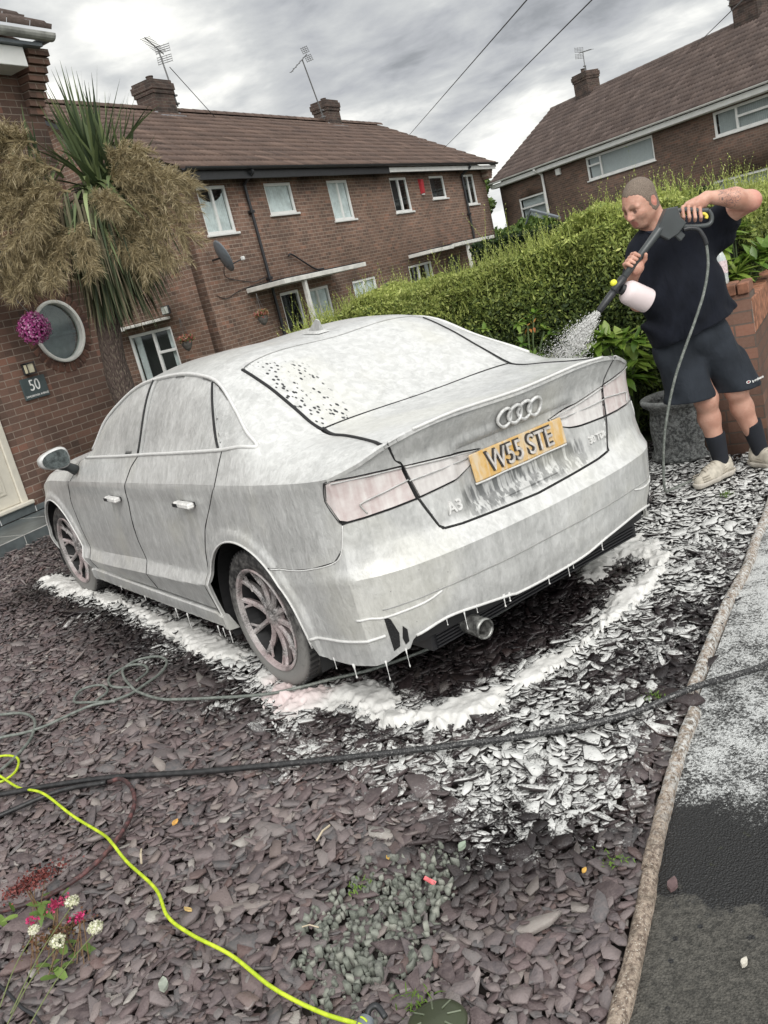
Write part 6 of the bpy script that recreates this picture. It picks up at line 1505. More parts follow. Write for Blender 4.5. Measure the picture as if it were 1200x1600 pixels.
# left arm (viewer's right): shoulder, raised elbow, forearm back to the trigger
SHL, ELL, WRL = (.045, .04, 1.435), (.195, -.20, 1.522), (-.060, -.262, 1.592)
bf.cap(SHL, ELL, .062, .052, .03); bf.ell((.193, -.198, 1.523), (.052, .050, .048), .02)
bf.cap(ELL, (.10, -.225, 1.556), .050, .052, .02); bf.cap((.10, -.225, 1.556), WRL, .051, .030, .02)
# right arm
SHR, ELR, WRR = (-.345, .04, 1.40), (-.430, -.06, 1.13), (-.515, -.245, 1.262)
bf.cap(SHR, ELR, .060, .048, .03); bf.cap(ELR, WRR, .047, .029, .02)
# legs
for hip, kn, an in (((-.215, .02, .84), (-.118, -.02, .50), (-.062, .02, .10)), ((-.02, .02, .84), (.062, -.02, .52), (.185, .03, .10))):
    kn = np.array(kn); an = np.array(an); bf.cap(hip, kn, .080, .068, .04); bf.ell(kn+np.array([0, -.018, -.01]), (.056, .05, .06), .03)
    calf = kn*.68+an*.32+np.array([0, .018, 0]); bf.cap(kn, calf, .058, .062, .03); bf.cap(calf, an, .060, .038, .03)
    bf.cap(an, an+np.array([0, 0, -.06]), .038, .036, .02)
# hands -----------------------------------------------------------
def finger(F, pts, r0, r1):
    n = len(pts)-1
    for i in range(n): F.cap(pts[i], pts[i+1], r0+(r1-r0)*i/n, r0+(r1-r0)*(i+1)/n, .0035)
# left hand over the trigger grip: back of the hand up, fingers curl down round the bar
gp0, gp1 = np.array([-.205, -.272, 1.556]), np.array([-.100, -.268, 1.530])      # knuckle line, index -> little
bf.cap(WRL, (gp0+gp1)/2+np.array([.03, .0, .03]), .030, .034, .015)
bf.ell((-.125, -.266, 1.570), (.060, .034, .026), .015, np.column_stack([[.95, 0, -.25], [0, 1, 0], [.25, 0, .95]]))
for i in range(4):
    b = gp0+(gp1-gp0)*(i/3.)*.86; L = (.030, .034, .033, .026)[i]; o_ = np.array([-.012-.004*(3-i)*.3, 0, 0])
    finger(bf, [b+np.array([.012, .004, .018]), b+np.array([-.004, -.036, .008])+o_*.4, b+np.array([-.006, -.046, -.022-L*.3])+o_*.5, b+np.array([.0, -.022, -.040-L*.3])+o_*.5], .0112, .0088)
finger(bf, [(-.150, -.240, 1.580), (-.205, -.232, 1.555), (-.215, -.250, 1.522)], .0125, .010)
# right hand round the lance: lance direction
LD = np.array([-.76, -.42, 1.172])-np.array([-.34, -.31, 1.50]); LD /= np.linalg.norm(LD)
HP = np.array([-.34, -.31, 1.50])+LD*.235            # where the hand holds the lance
LU = np.cross(LD, [0, -1, 0]); LU /= np.linalg.norm(LU)
LU = LU if LU[2] > 0 else -LU                         # up-left, across the lance
LF = np.array([0, -1, 0])-LD*np.dot([0, -1, 0], LD); LF /= np.linalg.norm(LF)
pc = HP-LU*.030+LF*-.012
bf.cap(WRR, pc-LD*.0, .029, .030, .02); bf.ell(pc, (.030, .020, .040), .015, np.column_stack([LU, LF, LD]))
for i in range(4):
    off = LD*(.034-.0225*i); q = HP+off
    # fingers come from behind-left, over the upper edge and curl to the front
    finger(bf, [q-LF*.030+LU*.002, q-LF*.014+LU*.036, q+LF*.016+LU*.034, q+LF*.030+LU*(.010)], .0112, .0088)
finger(bf, [pc+LD*-.02-LU*.006, q_ := HP-LD*.048-LU*.030+LF*.012, HP-LD*.062-LU*.012+LF*.030], .0125, .0098)
V, Q = bf.mesh()
def skinmat():
    m, k, b = newmat('sunburnt_skin'); co = k.coord(); n = k.noise(co, 14, 4, .6); n2 = k.noise(co, 60, 4, .65); x, y, z = k.sep(co)
    c = k.mix(k.ramp(n, .35, .65), (.46, .235, .170), (.60, .35, .265)); c = k.mix(k.ramp(n2, .5, .75, 0, .35), c, (.42, .17, .12))
    def near(p, r, soft): d = k.new('ShaderNodeVectorMath', operation='DISTANCE'); k.link(co, d.inputs[0]); d.inputs[1].default_value = tuple(p); return k.ramp(d.outputs['Value'], r, r+soft, 1, 0)
    c = k.mix(k.math('MULTIPLY', near(H(.082, -.01, -.002), .022, .02), .55), c, (.50, .16, .13))
    c = k.mix(k.math('MULTIPLY', near(H(0, .118, -.02), .010, .02), .25), c, (.55, .19, .15)); c = k.mix(k.math('MULTIPLY', near((.215, -.20, 1.52), .04, .05), .6), c, (.58, .22, .18))
    c = k.mix(k.math('MULTIPLY', near(H(.02, .05, -.075), .050, .04), k.ramp(n2, .3, .7, .25, .6)), c, (.30, .18, .13))
    for s_ in (-1, 1):
        c = k.mix(k.math('MULTIPLY', near(H(s_*.032, .100, .002), .010, .004), .8), c, (.10, .05, .04)); c = k.mix(k.math('MULTIPLY', near(H(s_*.030, .105, .026), .014, .012), .75), c, (.17, .09, .055))  # eye sockets darkened in the colour for their shade, then brown brows
    lx = near(H(0, .10, -.066), .019, .006); c = k.mix(k.math('MULTIPLY', lx, .6), c, (.42, .13, .12))
    lg = k.ramp(z, .62, .45); c = k.mix(k.math('MULTIPLY', lg, .35), c, (.42, .23, .17))
    # tattoo script along the raised forearm
    uu = k.comb(k.math('MULTIPLY', x, 1.0), z, y); wv = k.noise(k.map(uu, sc=(1, 1.5, .2)), 42, 1.5, .4, 1.6)
    ln = k.math('MULTIPLY', k.ramp(k.math('ABSOLUTE', k.math('SUBTRACT', wv, .5)), .018, .05, 1, 0), near((.05, -.265, 1.572), .056, .02)); c = k.mix(k.math('MULTIPLY', ln, .75), c, (.07, .07, .075))
    k.link(c, b.inputs['Base Color']); b.inputs['Roughness'].default_value = .5; b.inputs['Subsurface Weight'].default_value = .12; b.inputs['Subsurface Radius'].default_value = (.8, .3, .2); b.inputs['Subsurface Scale'].default_value = .008
    k.link(k.bump(k.noise(co, 240, 3), .2, .001), b.inputs['Normal']); return m
SK = skinmat()
link('body', npmesh('body', V, Q, smooth=True), SK, PM)
# cropped hair: thin cap over the cranium
hr = Field((-.75, -.52, -.02), (.46, .30, 1.86), .0045); hr.f = (SNAP-.0018).astype(np.float32)
for s_ in (-1, 1): hr.ell(H(s_*.084, -.010, -.006), (.020, .019, .029), .003, HQ, cut=True)
hr.plane_cut(H(0, .072, .052), hf*.9-hu*.43); Xh = np.meshgrid(*hr.ax, indexing='ij', sparse=True); ls = [sum((Xh[i]-HC[i])*v[i] for i in range(3)) for v in (hs, hf, hu)]
hr.f = np.maximum(hr.f, (ls[1]*.95-ls[2]*.25+np.abs(ls[0])*.40-.0575)+.004*np.sin(ls[0]*260)*np.sin(ls[2]*200)).astype(np.float32)
hr.plane_cut(H(0, -.05, -.060), -hu)
V, Q = hr.mesh()
hm, k_, b_ = newmat('cropped_hair'); n_ = k_.noise(k_.coord(), 180, 4, .7); nb_ = k_.noise(k_.coord(), 25, 3)
k_.link(k_.mix(k_.ramp(n_, .3, .7), (.10, .078, .062), k_.mix(nb_, (.19, .150, .118), (.29, .225, .175))), b_.inputs['Base Color']); b_.inputs['Roughness'].default_value = .8; k_.link(k_.bump(n_, .8, .002), b_.inputs['Normal'])
link('hair', npmesh('hair', V, Q, smooth=True), hm, PM)
# clothing
def clothmat(name, col, sc=1):
    m, k, b = newmat(name); co = k.coord(); n = k.noise(co, 6, 4, .55); f = k.noise(co, 300, 2)
    fold = k.noise(k.map(co, rot=(0, R(35), 0), sc=(9, 5, 3.2)), 1, 4, .55, .6)
    k.link(k.mix(k.ramp(n, .3, .7), tuple(q*.8 for q in col), tuple(q*1.3 for q in col)), b.inputs['Base Color']); b.inputs['Roughness'].default_value = .9; b.inputs['Specular IOR Level'].default_value = .2; b.inputs['Sheen Weight'].default_value = .02; b.inputs['Sheen Roughness'].default_value = .4
    k.link(k.bump(k.math('ADD', k.math('MULTIPLY', fold, 1.0*sc), k.math('MULTIPLY', f, .02)), .7, .03), b.inputs['Normal']); return m
sf = Field((-.56, -.36, .70), (.30, .34, 1.60), .0065)
sf.ell((-.165, .03, 1.33), (.225, .150, .18), .05); sf.ell((-.155, -.01, 1.12), (.238, .190, .24), .06); sf.ell((-.145, -.01, .95), (.252, .190, .22), .06)
sf.ell((-.315, .03, 1.40), (.085, .085, .07), .04); sf.ell((.01, .03, 1.42), (.085, .085, .07), .05); sf.cap((-.30, .04, 1.44), (.0, .04, 1.455), .065, .07, .05)
sf.cap((.02, .03, 1.41), (.12, -.06, 1.465), .088, .086, .04); sf.cap((.02, .04, 1.34), (.12, -.02, 1.36), .08, .05, .05)
sf.cap((-.34, .03, 1.38), (-.425, -.02, 1.21), .082, .078, .04)
X = np.meshgrid(*sf.ax, indexing='ij', sparse=True)
fd = .015*np.sin(X[0]*34+X[2]*24+3*np.sin(X[2]*7))*np.cos(X[1]*9)+.013*np.sin(X[2]*20-X[0]*32+2.2*np.sin(X[0]*11))
fd = fd*np.clip((1.40-X[2])*2.2, .15, 1); sf.f = (sf.f+fd).astype(np.float32)
sf.plane_cut((-.40, 0, .842), (.24, 0, -.97)); sf.plane_cut((.145, -.105, 1.49), (.70, -.65, .2)); sf.plane_cut((-.43, -.03, 1.185), (-.35, -.3, -.95)) if False else None
# sleeve end on the viewer's left: cut only that sleeve
dpl = (X[0]+.435)*-.42+(X[1]+.02)*-.25+(X[2]-1.20)*-.87; loc_ = (X[0] < -.365) & (X[2] < 1.30) & (X[2] > 1.0)
sf.cap((-.235, -.02, 1.60), (-.215, .02, 1.475), .085, .066, .01, cut=True)
V, Q = sf.mesh(); link('t_shirt', npmesh('t_shirt', V, Q, smooth=True), clothmat('navy_cotton', (.008, .0095, .015)), PM)
cf = Field((-.36, -.10, 1.40), (-.08, .17, 1.58), .0045); cf.cap((-.238, -.012, 1.515), (-.210, .03, 1.455), .081, .088, .01); cf.cap((-.25, -.05, 1.64), (-.205, .035, 1.44), .080, .072, .004, cut=True); cf.plane_cut((-.236, -.01, 1.510), (-.18, -.35, .9)); 
V, Q = cf.mesh(); link('collar', npmesh('collar', V, Q, smooth=True), clothmat('navy_ribbing', (.016, .020, .032), .2), PM)
hf_ = Field((-.46, -.22, .42), (.30, .30, 1.02), .0065)
hf_.ell((-.135, .01, .88), (.215, .158, .15), .05)
hf_.cap((-.235, .01, .82), (-.205, -.01, .52), .125, .138, .03); hf_.cap((-.03, .01, .82), (.082, -.01, .52), .125, .118, .03)
hf_.f = np.where(hf_.f < .2, hf_.f, hf_.f)
X = np.meshgrid(*hf_.ax, indexing='ij', sparse=True); hf_.f = (hf_.f+.011*np.sin(X[0]*46+X[2]*14+2*np.sin(X[2]*13))*np.cos(X[1]*11)).astype(np.float32)
hf_.plane_cut((-.2, 0, .512), (-.02, 0, -1))
hf_.cap((-.062, -.14, .40), (-.078, -.17, .64), .016, .004, .015, cut=True)
V, Q = hf_.mesh(); link('shorts', npmesh('shorts', V, Q, smooth=True), clothmat('dark_grey_polyester', (.022, .026, .033)), PM)
lg = empty('shorts_logo', (.128, -.1275, .555), R(6)); lg.parent = PM; lg.empty_display_size = .05
me = text_mesh('berghaus', .020, .0006, .0006); link('lettering', me, M['upvc'], lg, (.022, -.003, .004), (PI/2, R(-12), 0))
mb = MB(); mb.lathe([(.0075, 0), (.0115, 0), (.0115, .0012), (.0075, .0012)], 20, Matrix.Translation((-.035, 0, 0)) @ Matrix.Rotation(PI/2, 4, 'X') @ Matrix.Diagonal((1.2, .75, 1, 1))); mb.build('emblem', M['upvc'], lg)
mb = MB(); mb.lathe([(.001, 0), (.0045, 0), (.0045, .0012), (.001, .0012)], 12, Matrix.Translation((-.035, 0, 0)) @ Matrix.Rotation(PI/2, 4, 'X')); mb.build('emblem_dot', M['red'], lg)
# socks and trainers
for kn, an in (((-.118, -.02, .50), (-.062, .02, .10)), ((.062, -.02, .52), (.185, .03, .10))):
    kn = np.array(kn); an = np.array(an); s0 = kn*.42+an*.58+np.array([0, .010, 0]); c = Field(np.minimum(s0, an)-.10, np.maximum(s0, an)+.10, .005)
    c.cap(s0+np.array([0, .002, .05]), an, .0640, .0450, .02); c.cap(an, an+np.array([0, 0, -.05]), .0445, .043, .01)
    dv = s0-an; dv /= np.linalg.norm(dv); c.plane_cut(s0+np.array([0, 0, .0]), dv)
    V, Q = c.mesh(); link('sock', npmesh('sock', V, Q, smooth=True), simple('black_sock', (.010, .012, .018), .9, bump=.3), PM)
def shoe(heel, toe, lift=0):
    heel = np.array(heel, float); toe = np.array(toe, float); d = toe-heel; L = np.linalg.norm(d); d /= L; sd = np.cross([0, 0, 1], d); up = np.cross(d, sd)
    p = lambda f, s_, z: heel+d*f*L+sd*s_+up*z
    lo = np.minimum(heel, toe)-.11; hi = np.maximum(heel, toe)+.14; u = Field(lo, hi, .0045)
    u.cap(p(.12, 0, .062), p(.10, 0, .092), .041, .038, .02); u.cap(p(.12, 0, .055), p(.55, 0, .05), .042, .043, .03); u.cap(p(.5, .003, .048), p(.88, .006, .034), .044, .034, .03); u.cap(p(.38, 0, .085), p(.62, 0, .06), .032, .034, .03)
    u.cap(p(.10, 0, .16), p(.17, 0, .085), .036, .033, .008, cut=True); u.plane_cut(p(0, 0, .022), -up)
    sh = empty('trainer', tuple(heel)); sh.parent = PM; sh.empty_display_size = .08
    V, Q = u.mesh(); link('upper', npmesh('upper', V-heel, Q, smooth=True), SH, sh)
    s = Field(lo, hi, .0045); s.cap(p(.09, 0, .03), p(.5, 0, .03), .047, .044, .02); s.cap(p(.5, .003, .03), p(.90, .006, .03), .046, .040, .02); s.cap(p(0, 0, .03), p(.1, 0, .03), .036, .045, .02)
    s.plane_cut(p(0, 0, .034), up); s.plane_cut(p(0, 0, .000), -up)
    V, Q = s.mesh(); link('sole', npmesh('sole', V-heel, Q, smooth=True), SO, sh)
    for k in range(3):     # wavy side panels
        for sg in (-1, 1):
            pts = [p(f, sg*(.0455-.004*k+.002*math.sin(f*9))*(1 if f < .7 else 1-.5*(f-.7)), .040+.013*k+.010*math.sin(f*7+k*.3)*(1-f)) for f in np.linspace(.02, .90, 9)]
            mb = MB(); mb.tube(spline([tuple(q-heel) for q in pts], 4), .0030, 5); mb.build('side_line', SL, sh, smooth=True)
    mb = MB()
    for i in range(5): mb.tube([tuple(p(.42+.07*i, -.022, .088-.006*i)-heel+up*.022), tuple(p(.44+.07*i, 0, .098-.006*i)-heel+up*.022), tuple(p(.46+.07*i, .022, .088-.006*i)-heel+up*.022)], .0035, 5)
    mb.build('laces', SL, sh, smooth=True)
    return sh
SH = simple('beige_mesh', (.47, .43, .36), .75, var=.18, scale=30, bump=.4); SO = simple('cream_rubber', (.52, .48, .42), .6, var=.12); SL = simple('beige_trim', (.36, .32, .26), .7)
shoe((-.012, .035, .0), (-.285, -.11, .0)); shoe((.160, .085, .0), (.262, -.17, .0))
# ---- pressure washer gun, foam lance and bottle (held, so a thing of its own)
PR = Matrix.Translation(PM.location) @ Matrix.Rotation(YAW, 4, 'Z')
GUN = empty('pressure_washer_gun', (2.13, -.37, .012), YAW, 'dark grey pressure washer lance with trigger handle, held by the man', 'spray gun')
G0 = np.array([-.34, -.31, 1.50]); G1 = G0+LD*.36
def prof_plate(poly, y0, y1, name, mat, par, b=.006):
    "poly in x,z ; chamfered slab"
    c = np.mean(poly, 0); V, F = [], []; n = len(poly); ins = [tuple(np.array(q)+(c-np.array(q))*(b/max(.02, np.linalg.norm(c-np.array(q))))) for q in poly]
    for pg, y in ((ins, y0), (poly, y0+b), (poly, y1-b), (ins, y1)): V += [(q[0], y, q[1]) for q in pg]
    for L in range(3): F += [(L*n+i, L*n+(i+1) % n, (L+1)*n+(i+1) % n, (L+1)*n+i) for i in range(n)]
    F += [tuple(range(n)), tuple(3*n+i for i in range(n))[::-1]]
    mb = MB(); mb.add(V, F); o = mb.build(name, mat, par); return autosmooth(o, 30)
GG = simple('gun_grey_plastic', (.050, .056, .058), .36, var=.12, scale=8)
prof_plate([(-.360, 1.505), (-.302, 1.588), (-.246, 1.584), (-.238, 1.530), (-.212, 1.494), (-.262, 1.448), (-.318, 1.430), (-.366, 1.468)], -.335, -.275, 'housing', GG, GUN)
mb = MB(); mb.tube(spline([(-.245, -.305, 1.562), (-.19, -.30, 1.556), (-.12, -.298, 1.535), (-.078, -.298, 1.528)], 5), .0135, 10); mb.build('grip', GG, GUN, smooth=True)
mb = MB(); mb.tube(spline([(-.078, -.298, 1.528), (-.066, -.30, 1.500), (-.072, -.302, 1.468), (-.10, -.304, 1.456), (-.17, -.305, 1.466), (-.235, -.305, 1.482)], 6), .0115, 10); mb.build('hand_guard', GG, GUN, smooth=True)
mb = MB(); mb.tube(spline([(-.120, -.300, 1.520), (-.103, -.304, 1.515), (-.094, -.306, 1.500), (-.099, -.306, 1.490)], 5), .009, 8); mb.build('trigger_lock', simple('yellow_plastic', (.72, .60, .08), .4), GUN, smooth=True)
mb = MB(); mb.bbox(-.028, -.006, -.008, .008, -.02, .02, .004, Matrix.Translation((-.225, -.305, 1.535))); mb.build('trigger', M['upvc'], GUN)
mb = MB(); mb.tube([tuple(G0-LD*.03), tuple(G0+LD*.02), tuple(G0+LD*.12), tuple(G0+LD*.33)], [.026, .024, .0195, .0175], 14); mb.build('lance', GG, GUN, smooth=True)
mb = MB(); mb.tube([tuple(G0+LD*.325), tuple(G0+LD*.335), tuple(G0+LD*.415), tuple(G0+LD*.42)], [.018, .0225, .0225, .017], 14); mb.build('coupling', M['blackpl'], GUN, smooth=True)
mb = MB(); mb.tube([tuple(G0+LD*.42), tuple(G0+LD*.44), tuple(G0+LD*.545), tuple(G0+LD*.552)], [.018, .0205, .0175, .012], 14); mb.build('nozzle', M['blackpl'], GUN, smooth=True)
yk = G0+LD*.385+LU*.026; mb = MB(); mb.ball(tuple(yk), .019, 8, (1, 1, 1)); mb.build('adjust_knob', simple('yellow_knob', (.74, .72, .05), .35), GUN, smooth=True)
BD = np.array([.84, .10, -.60]); BD /= np.linalg.norm(BD); B0 = G0+LD*.385-LU*.020+LF*.004
BT = Matrix.Translation(Vector(B0)) @ Vector((0, 0, 1)).rotation_difference(Vector(BD)).to_matrix().to_4x4()
mb = MB(); mb.lathe([(.001, 0), (.026, 0), (.028, .016), (.026, .018), (.001, .018)], 24, BT); mb.build('bottle_cap', M['blackpl'], GUN, smooth=False)
mb = MB(); mb.lathe([(.030, .017), (.052, .026), (.062, .042), (.064, .06), (.064, .160), (.061, .170), (.057, .172), (.055, .168), (.001, .160)], 36, BT)
o = mb.build('foam_bottle', simple('pink_white_foam_bottle', (.68, .58, .58), .35, var=.06, scale=6), GUN); autosmooth(o, 40)
mb = MB(); mb.bbox(-.020, .020, -.012, .012, -.045, .02, .005, Matrix.Translation((-.262, -.305, 1.455)) @ Matrix.Rotation(R(-40), 4, 'Y')); mb.bbox(-.018, .018, -.014, -.009, .010, .018, .002, Matrix.Translation((-.262, -.305, 1.455)) @ Matrix.Rotation(R(-40), 4, 'Y')); mb.build('hose_connector', GG, GUN)
mb = MB(); hp_ = [(-.225, -.305, 1.463), (-.19, -.31, 1.462), (-.15, -.315, 1.445), (-.128, -.32, 1.40), (-.120, -.32, 1.36)]
mb.tube(spline(hp_, 6), .0115, 10); mb.build('hose_sleeve', M['blackpl'], GUN, smooth=True)
def pw(p): return tuple(PR @ Vector(p))
mb = MB(); mb.tube(spline([pw(q) for q in [(-.120, -.32, 1.385), (-.128, -.325, 1.26), (-.165, -.32, 1.13), (-.225, -.31, 1.00), (-.30, -.30, .86), (-.37, -.29, .72), (-.43, -.28, .56), (-.475, -.27, .40), (-.50, -.25, .22), (-.50, -.22, .08), (-.42, -.10, .035), (-.2, .02, .03)]], 8), .0075, 9)
tag(mb.build('washer_hose', HG, smooth=True), 'grey hose hanging from the pressure washer gun down in front of the man', 'hose')
# spray of foam
rg = np.random.default_rng(11); NZ = np.array(pw(G0+LD*.555)); rot = np.array(PR.to_3x3()); DIR = rot@(LD*.62+np.array([-.42, .1, -.34])); DIR /= np.linalg.norm(DIR)
V, F, k = [], [], 0
ico = np.array([(0, 0, 1), (.9, 0, .3), (.28, .85, .3), (-.72, .53, .3), (-.72, -.53, .3), (.28, -.85, .3), (.72, .53, -.4), (-.28, .85, -.4), (-.9, 0, -.4), (-.28, -.85, -.4), (.72, -.53, -.4), (0, 0, -1)])
icf = np.array([(0, 1, 2), (0, 2, 3), (0, 3, 4), (0, 4, 5), (0, 5, 1), (1, 6, 2), (2, 7, 3), (3, 8, 4), (4, 9, 5), (5, 10, 1), (6, 7, 2), (7, 8, 3), (8, 9, 4), (9, 10, 5), (10, 6, 1), (11, 7, 6), (11, 8, 7), (11, 9, 8), (11, 10, 9), (11, 6, 10)])
for i in range(12000):
    t = rg.random()**.8*.50; sp = .010+t*.34; a = rg.normal(size=3)*sp*.5; a[2] -= t*t*.35; a -= DIR*(a@DIR)*.5
    p = NZ+DIR*t+a; s_ = rg.uniform(.0004, .0013)*(1.5-t*1.8) if t < .5 else .0006
    st = DIR*s_*rg.uniform(1, 5)*(1.2 if t < .2 else .6); V.append(p+ico*s_+np.outer(ico@DIR, st)); F.append(icf+k); k += 12
sp_o = link('foam_spray', npmesh('foam_spray', np.concatenate(V), np.concatenate(F)), WT); tag(sp_o, 'white foam spraying from the lance nozzle towards the hedge and boot', 'foam', kind='stuff')
# ================================================================== PLANTS, WALL, POT
def leafmesh(name, C_, A_, B_, mat, parent=None, rnd=None, fold=0, seg=1):
    "leaf quads: centre C, half-length vector A, half-width vector B"
    n = len(C_); V = np.stack([C_-A_, C_+B_*1.0-A_*.1, C_+A_, C_-B_*1.0-A_*.1], 1).reshape(-1, 3)
    F = np.arange(4*n).reshape(-1, 4); me = npmesh(name, V, F); fattr(me, 'rnd', np.repeat(rnd if rnd is not None else np.random.default_rng(1).random(n), 4))
    return link(name, me, mat, parent)
def rdirs(rg, n, up=0.0):
    v = rg.normal(size=(n, 3)); v[:, 2] += up; return v/np.linalg.norm(v, axis=1)[:, None]
def strips(name, P0, D, L, Wd, droop, mat, parent=None, seg=6, rnd=None, fold=.25, seed=1, twist=.0):
    "sword leaves: ribbons that start at P0 along D and bend down"
    rg = np.random.default_rng(seed); n = len(P0); t = np.linspace(0, 1, seg+1)
    side = np.cross(D, np.array([0, 0, 1.])); side /= np.linalg.norm(side, axis=1)[:, None]+1e-9
    ang = rg.uniform(-twist, twist, n)[:, None]; up = np.cross(side, D); side = side*np.cos(ang)+up*np.sin(ang)
    pts = P0[:, None]+D[:, None]*(L[:, None]*t)[..., None]+np.array([0, 0, -1.])*((droop*L)[:, None]*t**2)[..., None]
    w_ = Wd[:, None]*np.clip(np.minimum(.55+t*2, (1-t)*2.2+.04), 0, 1); nrm = np.cross(side, D)
    a = pts-side[:, None]*w_[..., None]; b = pts+side[:, None]*w_[..., None]; m = pts-nrm[:, None]*(w_*fold)[..., None]
    V = np.stack([a, m, b], 2).reshape(-1, 3); st = 3*(seg+1); q = []
    for s_ in range(seg): q += [(s_*3, s_*3+1, s_*3+4, s_*3+3), (s_*3+1, s_*3+2, s_*3+5, s_*3+4)]
    F = (np.array(q)[None]+np.arange(n)[:, None, None]*st).reshape(-1, 4)
    me = npmesh(name, V, F); fattr(me, 'rnd', np.repeat(rnd if rnd is not None else rg.random(n), st)); return link(name, me, mat, parent)
def hedgemat(name, cols, dark=(.02, .03, .008)): return varmat(name, cols, rough=.55, spec=.35, noise=(1.6, .28, dark), trans=.22)
HM = hedgemat('privet_leaf', [(.035, .060, .020), (.11, .155, .042), (.27, .33, .080), (.46, .51, .14), (.60, .62, .24)])
# -- main hedge along the garden boundary, leafy shell around near-black boxes that fill the inside
def hedge(name, p0, p1, w_, zfun, nleaf, size, mat, lab, seed=1, shoots=900, root=None, tone=(.14, .74), bulge=.10, group=None, faces=('front', 'top', 'end')):
    rg = np.random.default_rng(seed); p0 = np.array(p0, float); p1 = np.array(p1, float); L = np.linalg.norm(p1-p0); d = (p1-p0)/L; n = np.array([-d[1], d[0]])
    rt = empty(name, (p0[0], p0[1], 0)); tag(rt, lab, 'hedge', group)
    org = np.array([p0[0], p0[1], 0])
    s_ = rg.uniform(0, L, nleaf); h = zfun(s_/L)
    # perimeter parameter: front face (0..h), top (0..w), back
    u = rg.random(nleaf); fr = u < .60; tp = (u >= .60) & (u < .92); 
    off = np.where(fr, -w_/2, np.where(tp, rg.uniform(-w_/2, w_/2, nleaf), w_/2)); z = np.where(tp, h, rg.random(nleaf)**.8*h)
    depth = rg.exponential(.055, nleaf)
    bl = (fbm(s_+10, z+5, 1.6, seed)-.5)*bulge*2.6+(fbm(s_+3, z+off+7, 5, seed+2)-.5)*bulge*1.4
    off = np.where(fr, off+depth-bl, np.where(tp, off, off-depth)); z = np.where(tp, z-depth+bl*1.1, z-np.maximum(0, (z-h+.15))*.3)
    off = -off
    C_ = np.column_stack([d[0]*s_+n[0]*off, d[1]*s_+n[1]*off, z])
    A = rdirs(rg, nleaf, .5); B = np.cross(A, rdirs(rg, nleaf)); B /= np.linalg.norm(B, axis=1)[:, None]+1e-9
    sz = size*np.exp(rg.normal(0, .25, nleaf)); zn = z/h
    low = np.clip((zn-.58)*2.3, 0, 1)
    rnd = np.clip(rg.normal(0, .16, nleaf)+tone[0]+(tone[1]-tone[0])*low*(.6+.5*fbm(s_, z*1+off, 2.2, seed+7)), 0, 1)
    # upright shoots with paired leaves
    ns = shoots; s_ = rg.uniform(0, L, ns); h = zfun(s_/L); off = rg.uniform(-w_/2-.06, w_/2, ns); base = np.column_stack([d[0]*s_-n[0]*off, d[1]*s_-n[1]*off, h-.10+rg.uniform(-.25, .05, ns)*(off < -w_/2+.08)])
    D_ = rdirs(rg, ns, 3.2); LL = rg.gamma(2.4, .048, ns)+.07; k = 14; t = np.linspace(.1, 1, k)
    C2 = (base[:, None]+D_[:, None]*(LL[:, None]*t)[..., None]).reshape(-1, 3); A2 = rdirs(rg, ns*k, .6)*.7+np.repeat(D_, k, 0)*.5; B2 = np.cross(A2, rdirs(rg, ns*k)); B2 /= np.linalg.norm(B2, axis=1)[:, None]+1e-9
    s2 = size*(.9-.35*np.tile(t, ns)); C2 += A2*s2[:, None]*.8
    A3 = D_*LL[:, None]*.5; B3 = np.cross(D_, rdirs(rg, ns)); B3 = B3/(np.linalg.norm(B3, axis=1)[:, None]+1e-9)*.0035; C3 = base+A3
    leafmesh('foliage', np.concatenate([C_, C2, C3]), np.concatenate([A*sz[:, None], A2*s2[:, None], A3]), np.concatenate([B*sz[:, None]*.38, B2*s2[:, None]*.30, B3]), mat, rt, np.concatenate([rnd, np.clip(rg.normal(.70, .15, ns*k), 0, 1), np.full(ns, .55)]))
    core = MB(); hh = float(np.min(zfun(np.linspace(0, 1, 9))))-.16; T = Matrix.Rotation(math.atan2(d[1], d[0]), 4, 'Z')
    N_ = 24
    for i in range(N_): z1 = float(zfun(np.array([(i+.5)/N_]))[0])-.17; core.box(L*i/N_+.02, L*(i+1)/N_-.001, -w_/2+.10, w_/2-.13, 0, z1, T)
    core.build('dark_core', simple('hedge_core', (.012, .014, .008), .95), rt); return rt
H0 = np.array([3.62, -.02]); 
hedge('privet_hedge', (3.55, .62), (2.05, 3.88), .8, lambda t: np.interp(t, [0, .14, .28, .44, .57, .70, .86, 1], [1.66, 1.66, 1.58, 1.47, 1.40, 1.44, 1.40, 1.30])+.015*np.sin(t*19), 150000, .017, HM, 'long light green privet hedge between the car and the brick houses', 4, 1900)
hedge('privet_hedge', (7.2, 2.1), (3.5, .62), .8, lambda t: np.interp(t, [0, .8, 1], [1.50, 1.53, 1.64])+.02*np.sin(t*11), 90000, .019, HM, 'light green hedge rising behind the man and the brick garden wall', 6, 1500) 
HM2 = hedgemat('clipped_dark_leaf', [(.010, .020, .008), (.022, .040, .012), (.05, .09, .02), (.10, .16, .03)], (.008, .012, .005))
hedge('clipped_hedge', (9.6, 4.4), (9.05, 8.5), .9, lambda t: 1.74+0*t, 34000, .045, HM2, 'dark flat-topped clipped hedge in the distance, left of the man\'s head', 9, 60, tone=(.02, .35), bulge=.03)
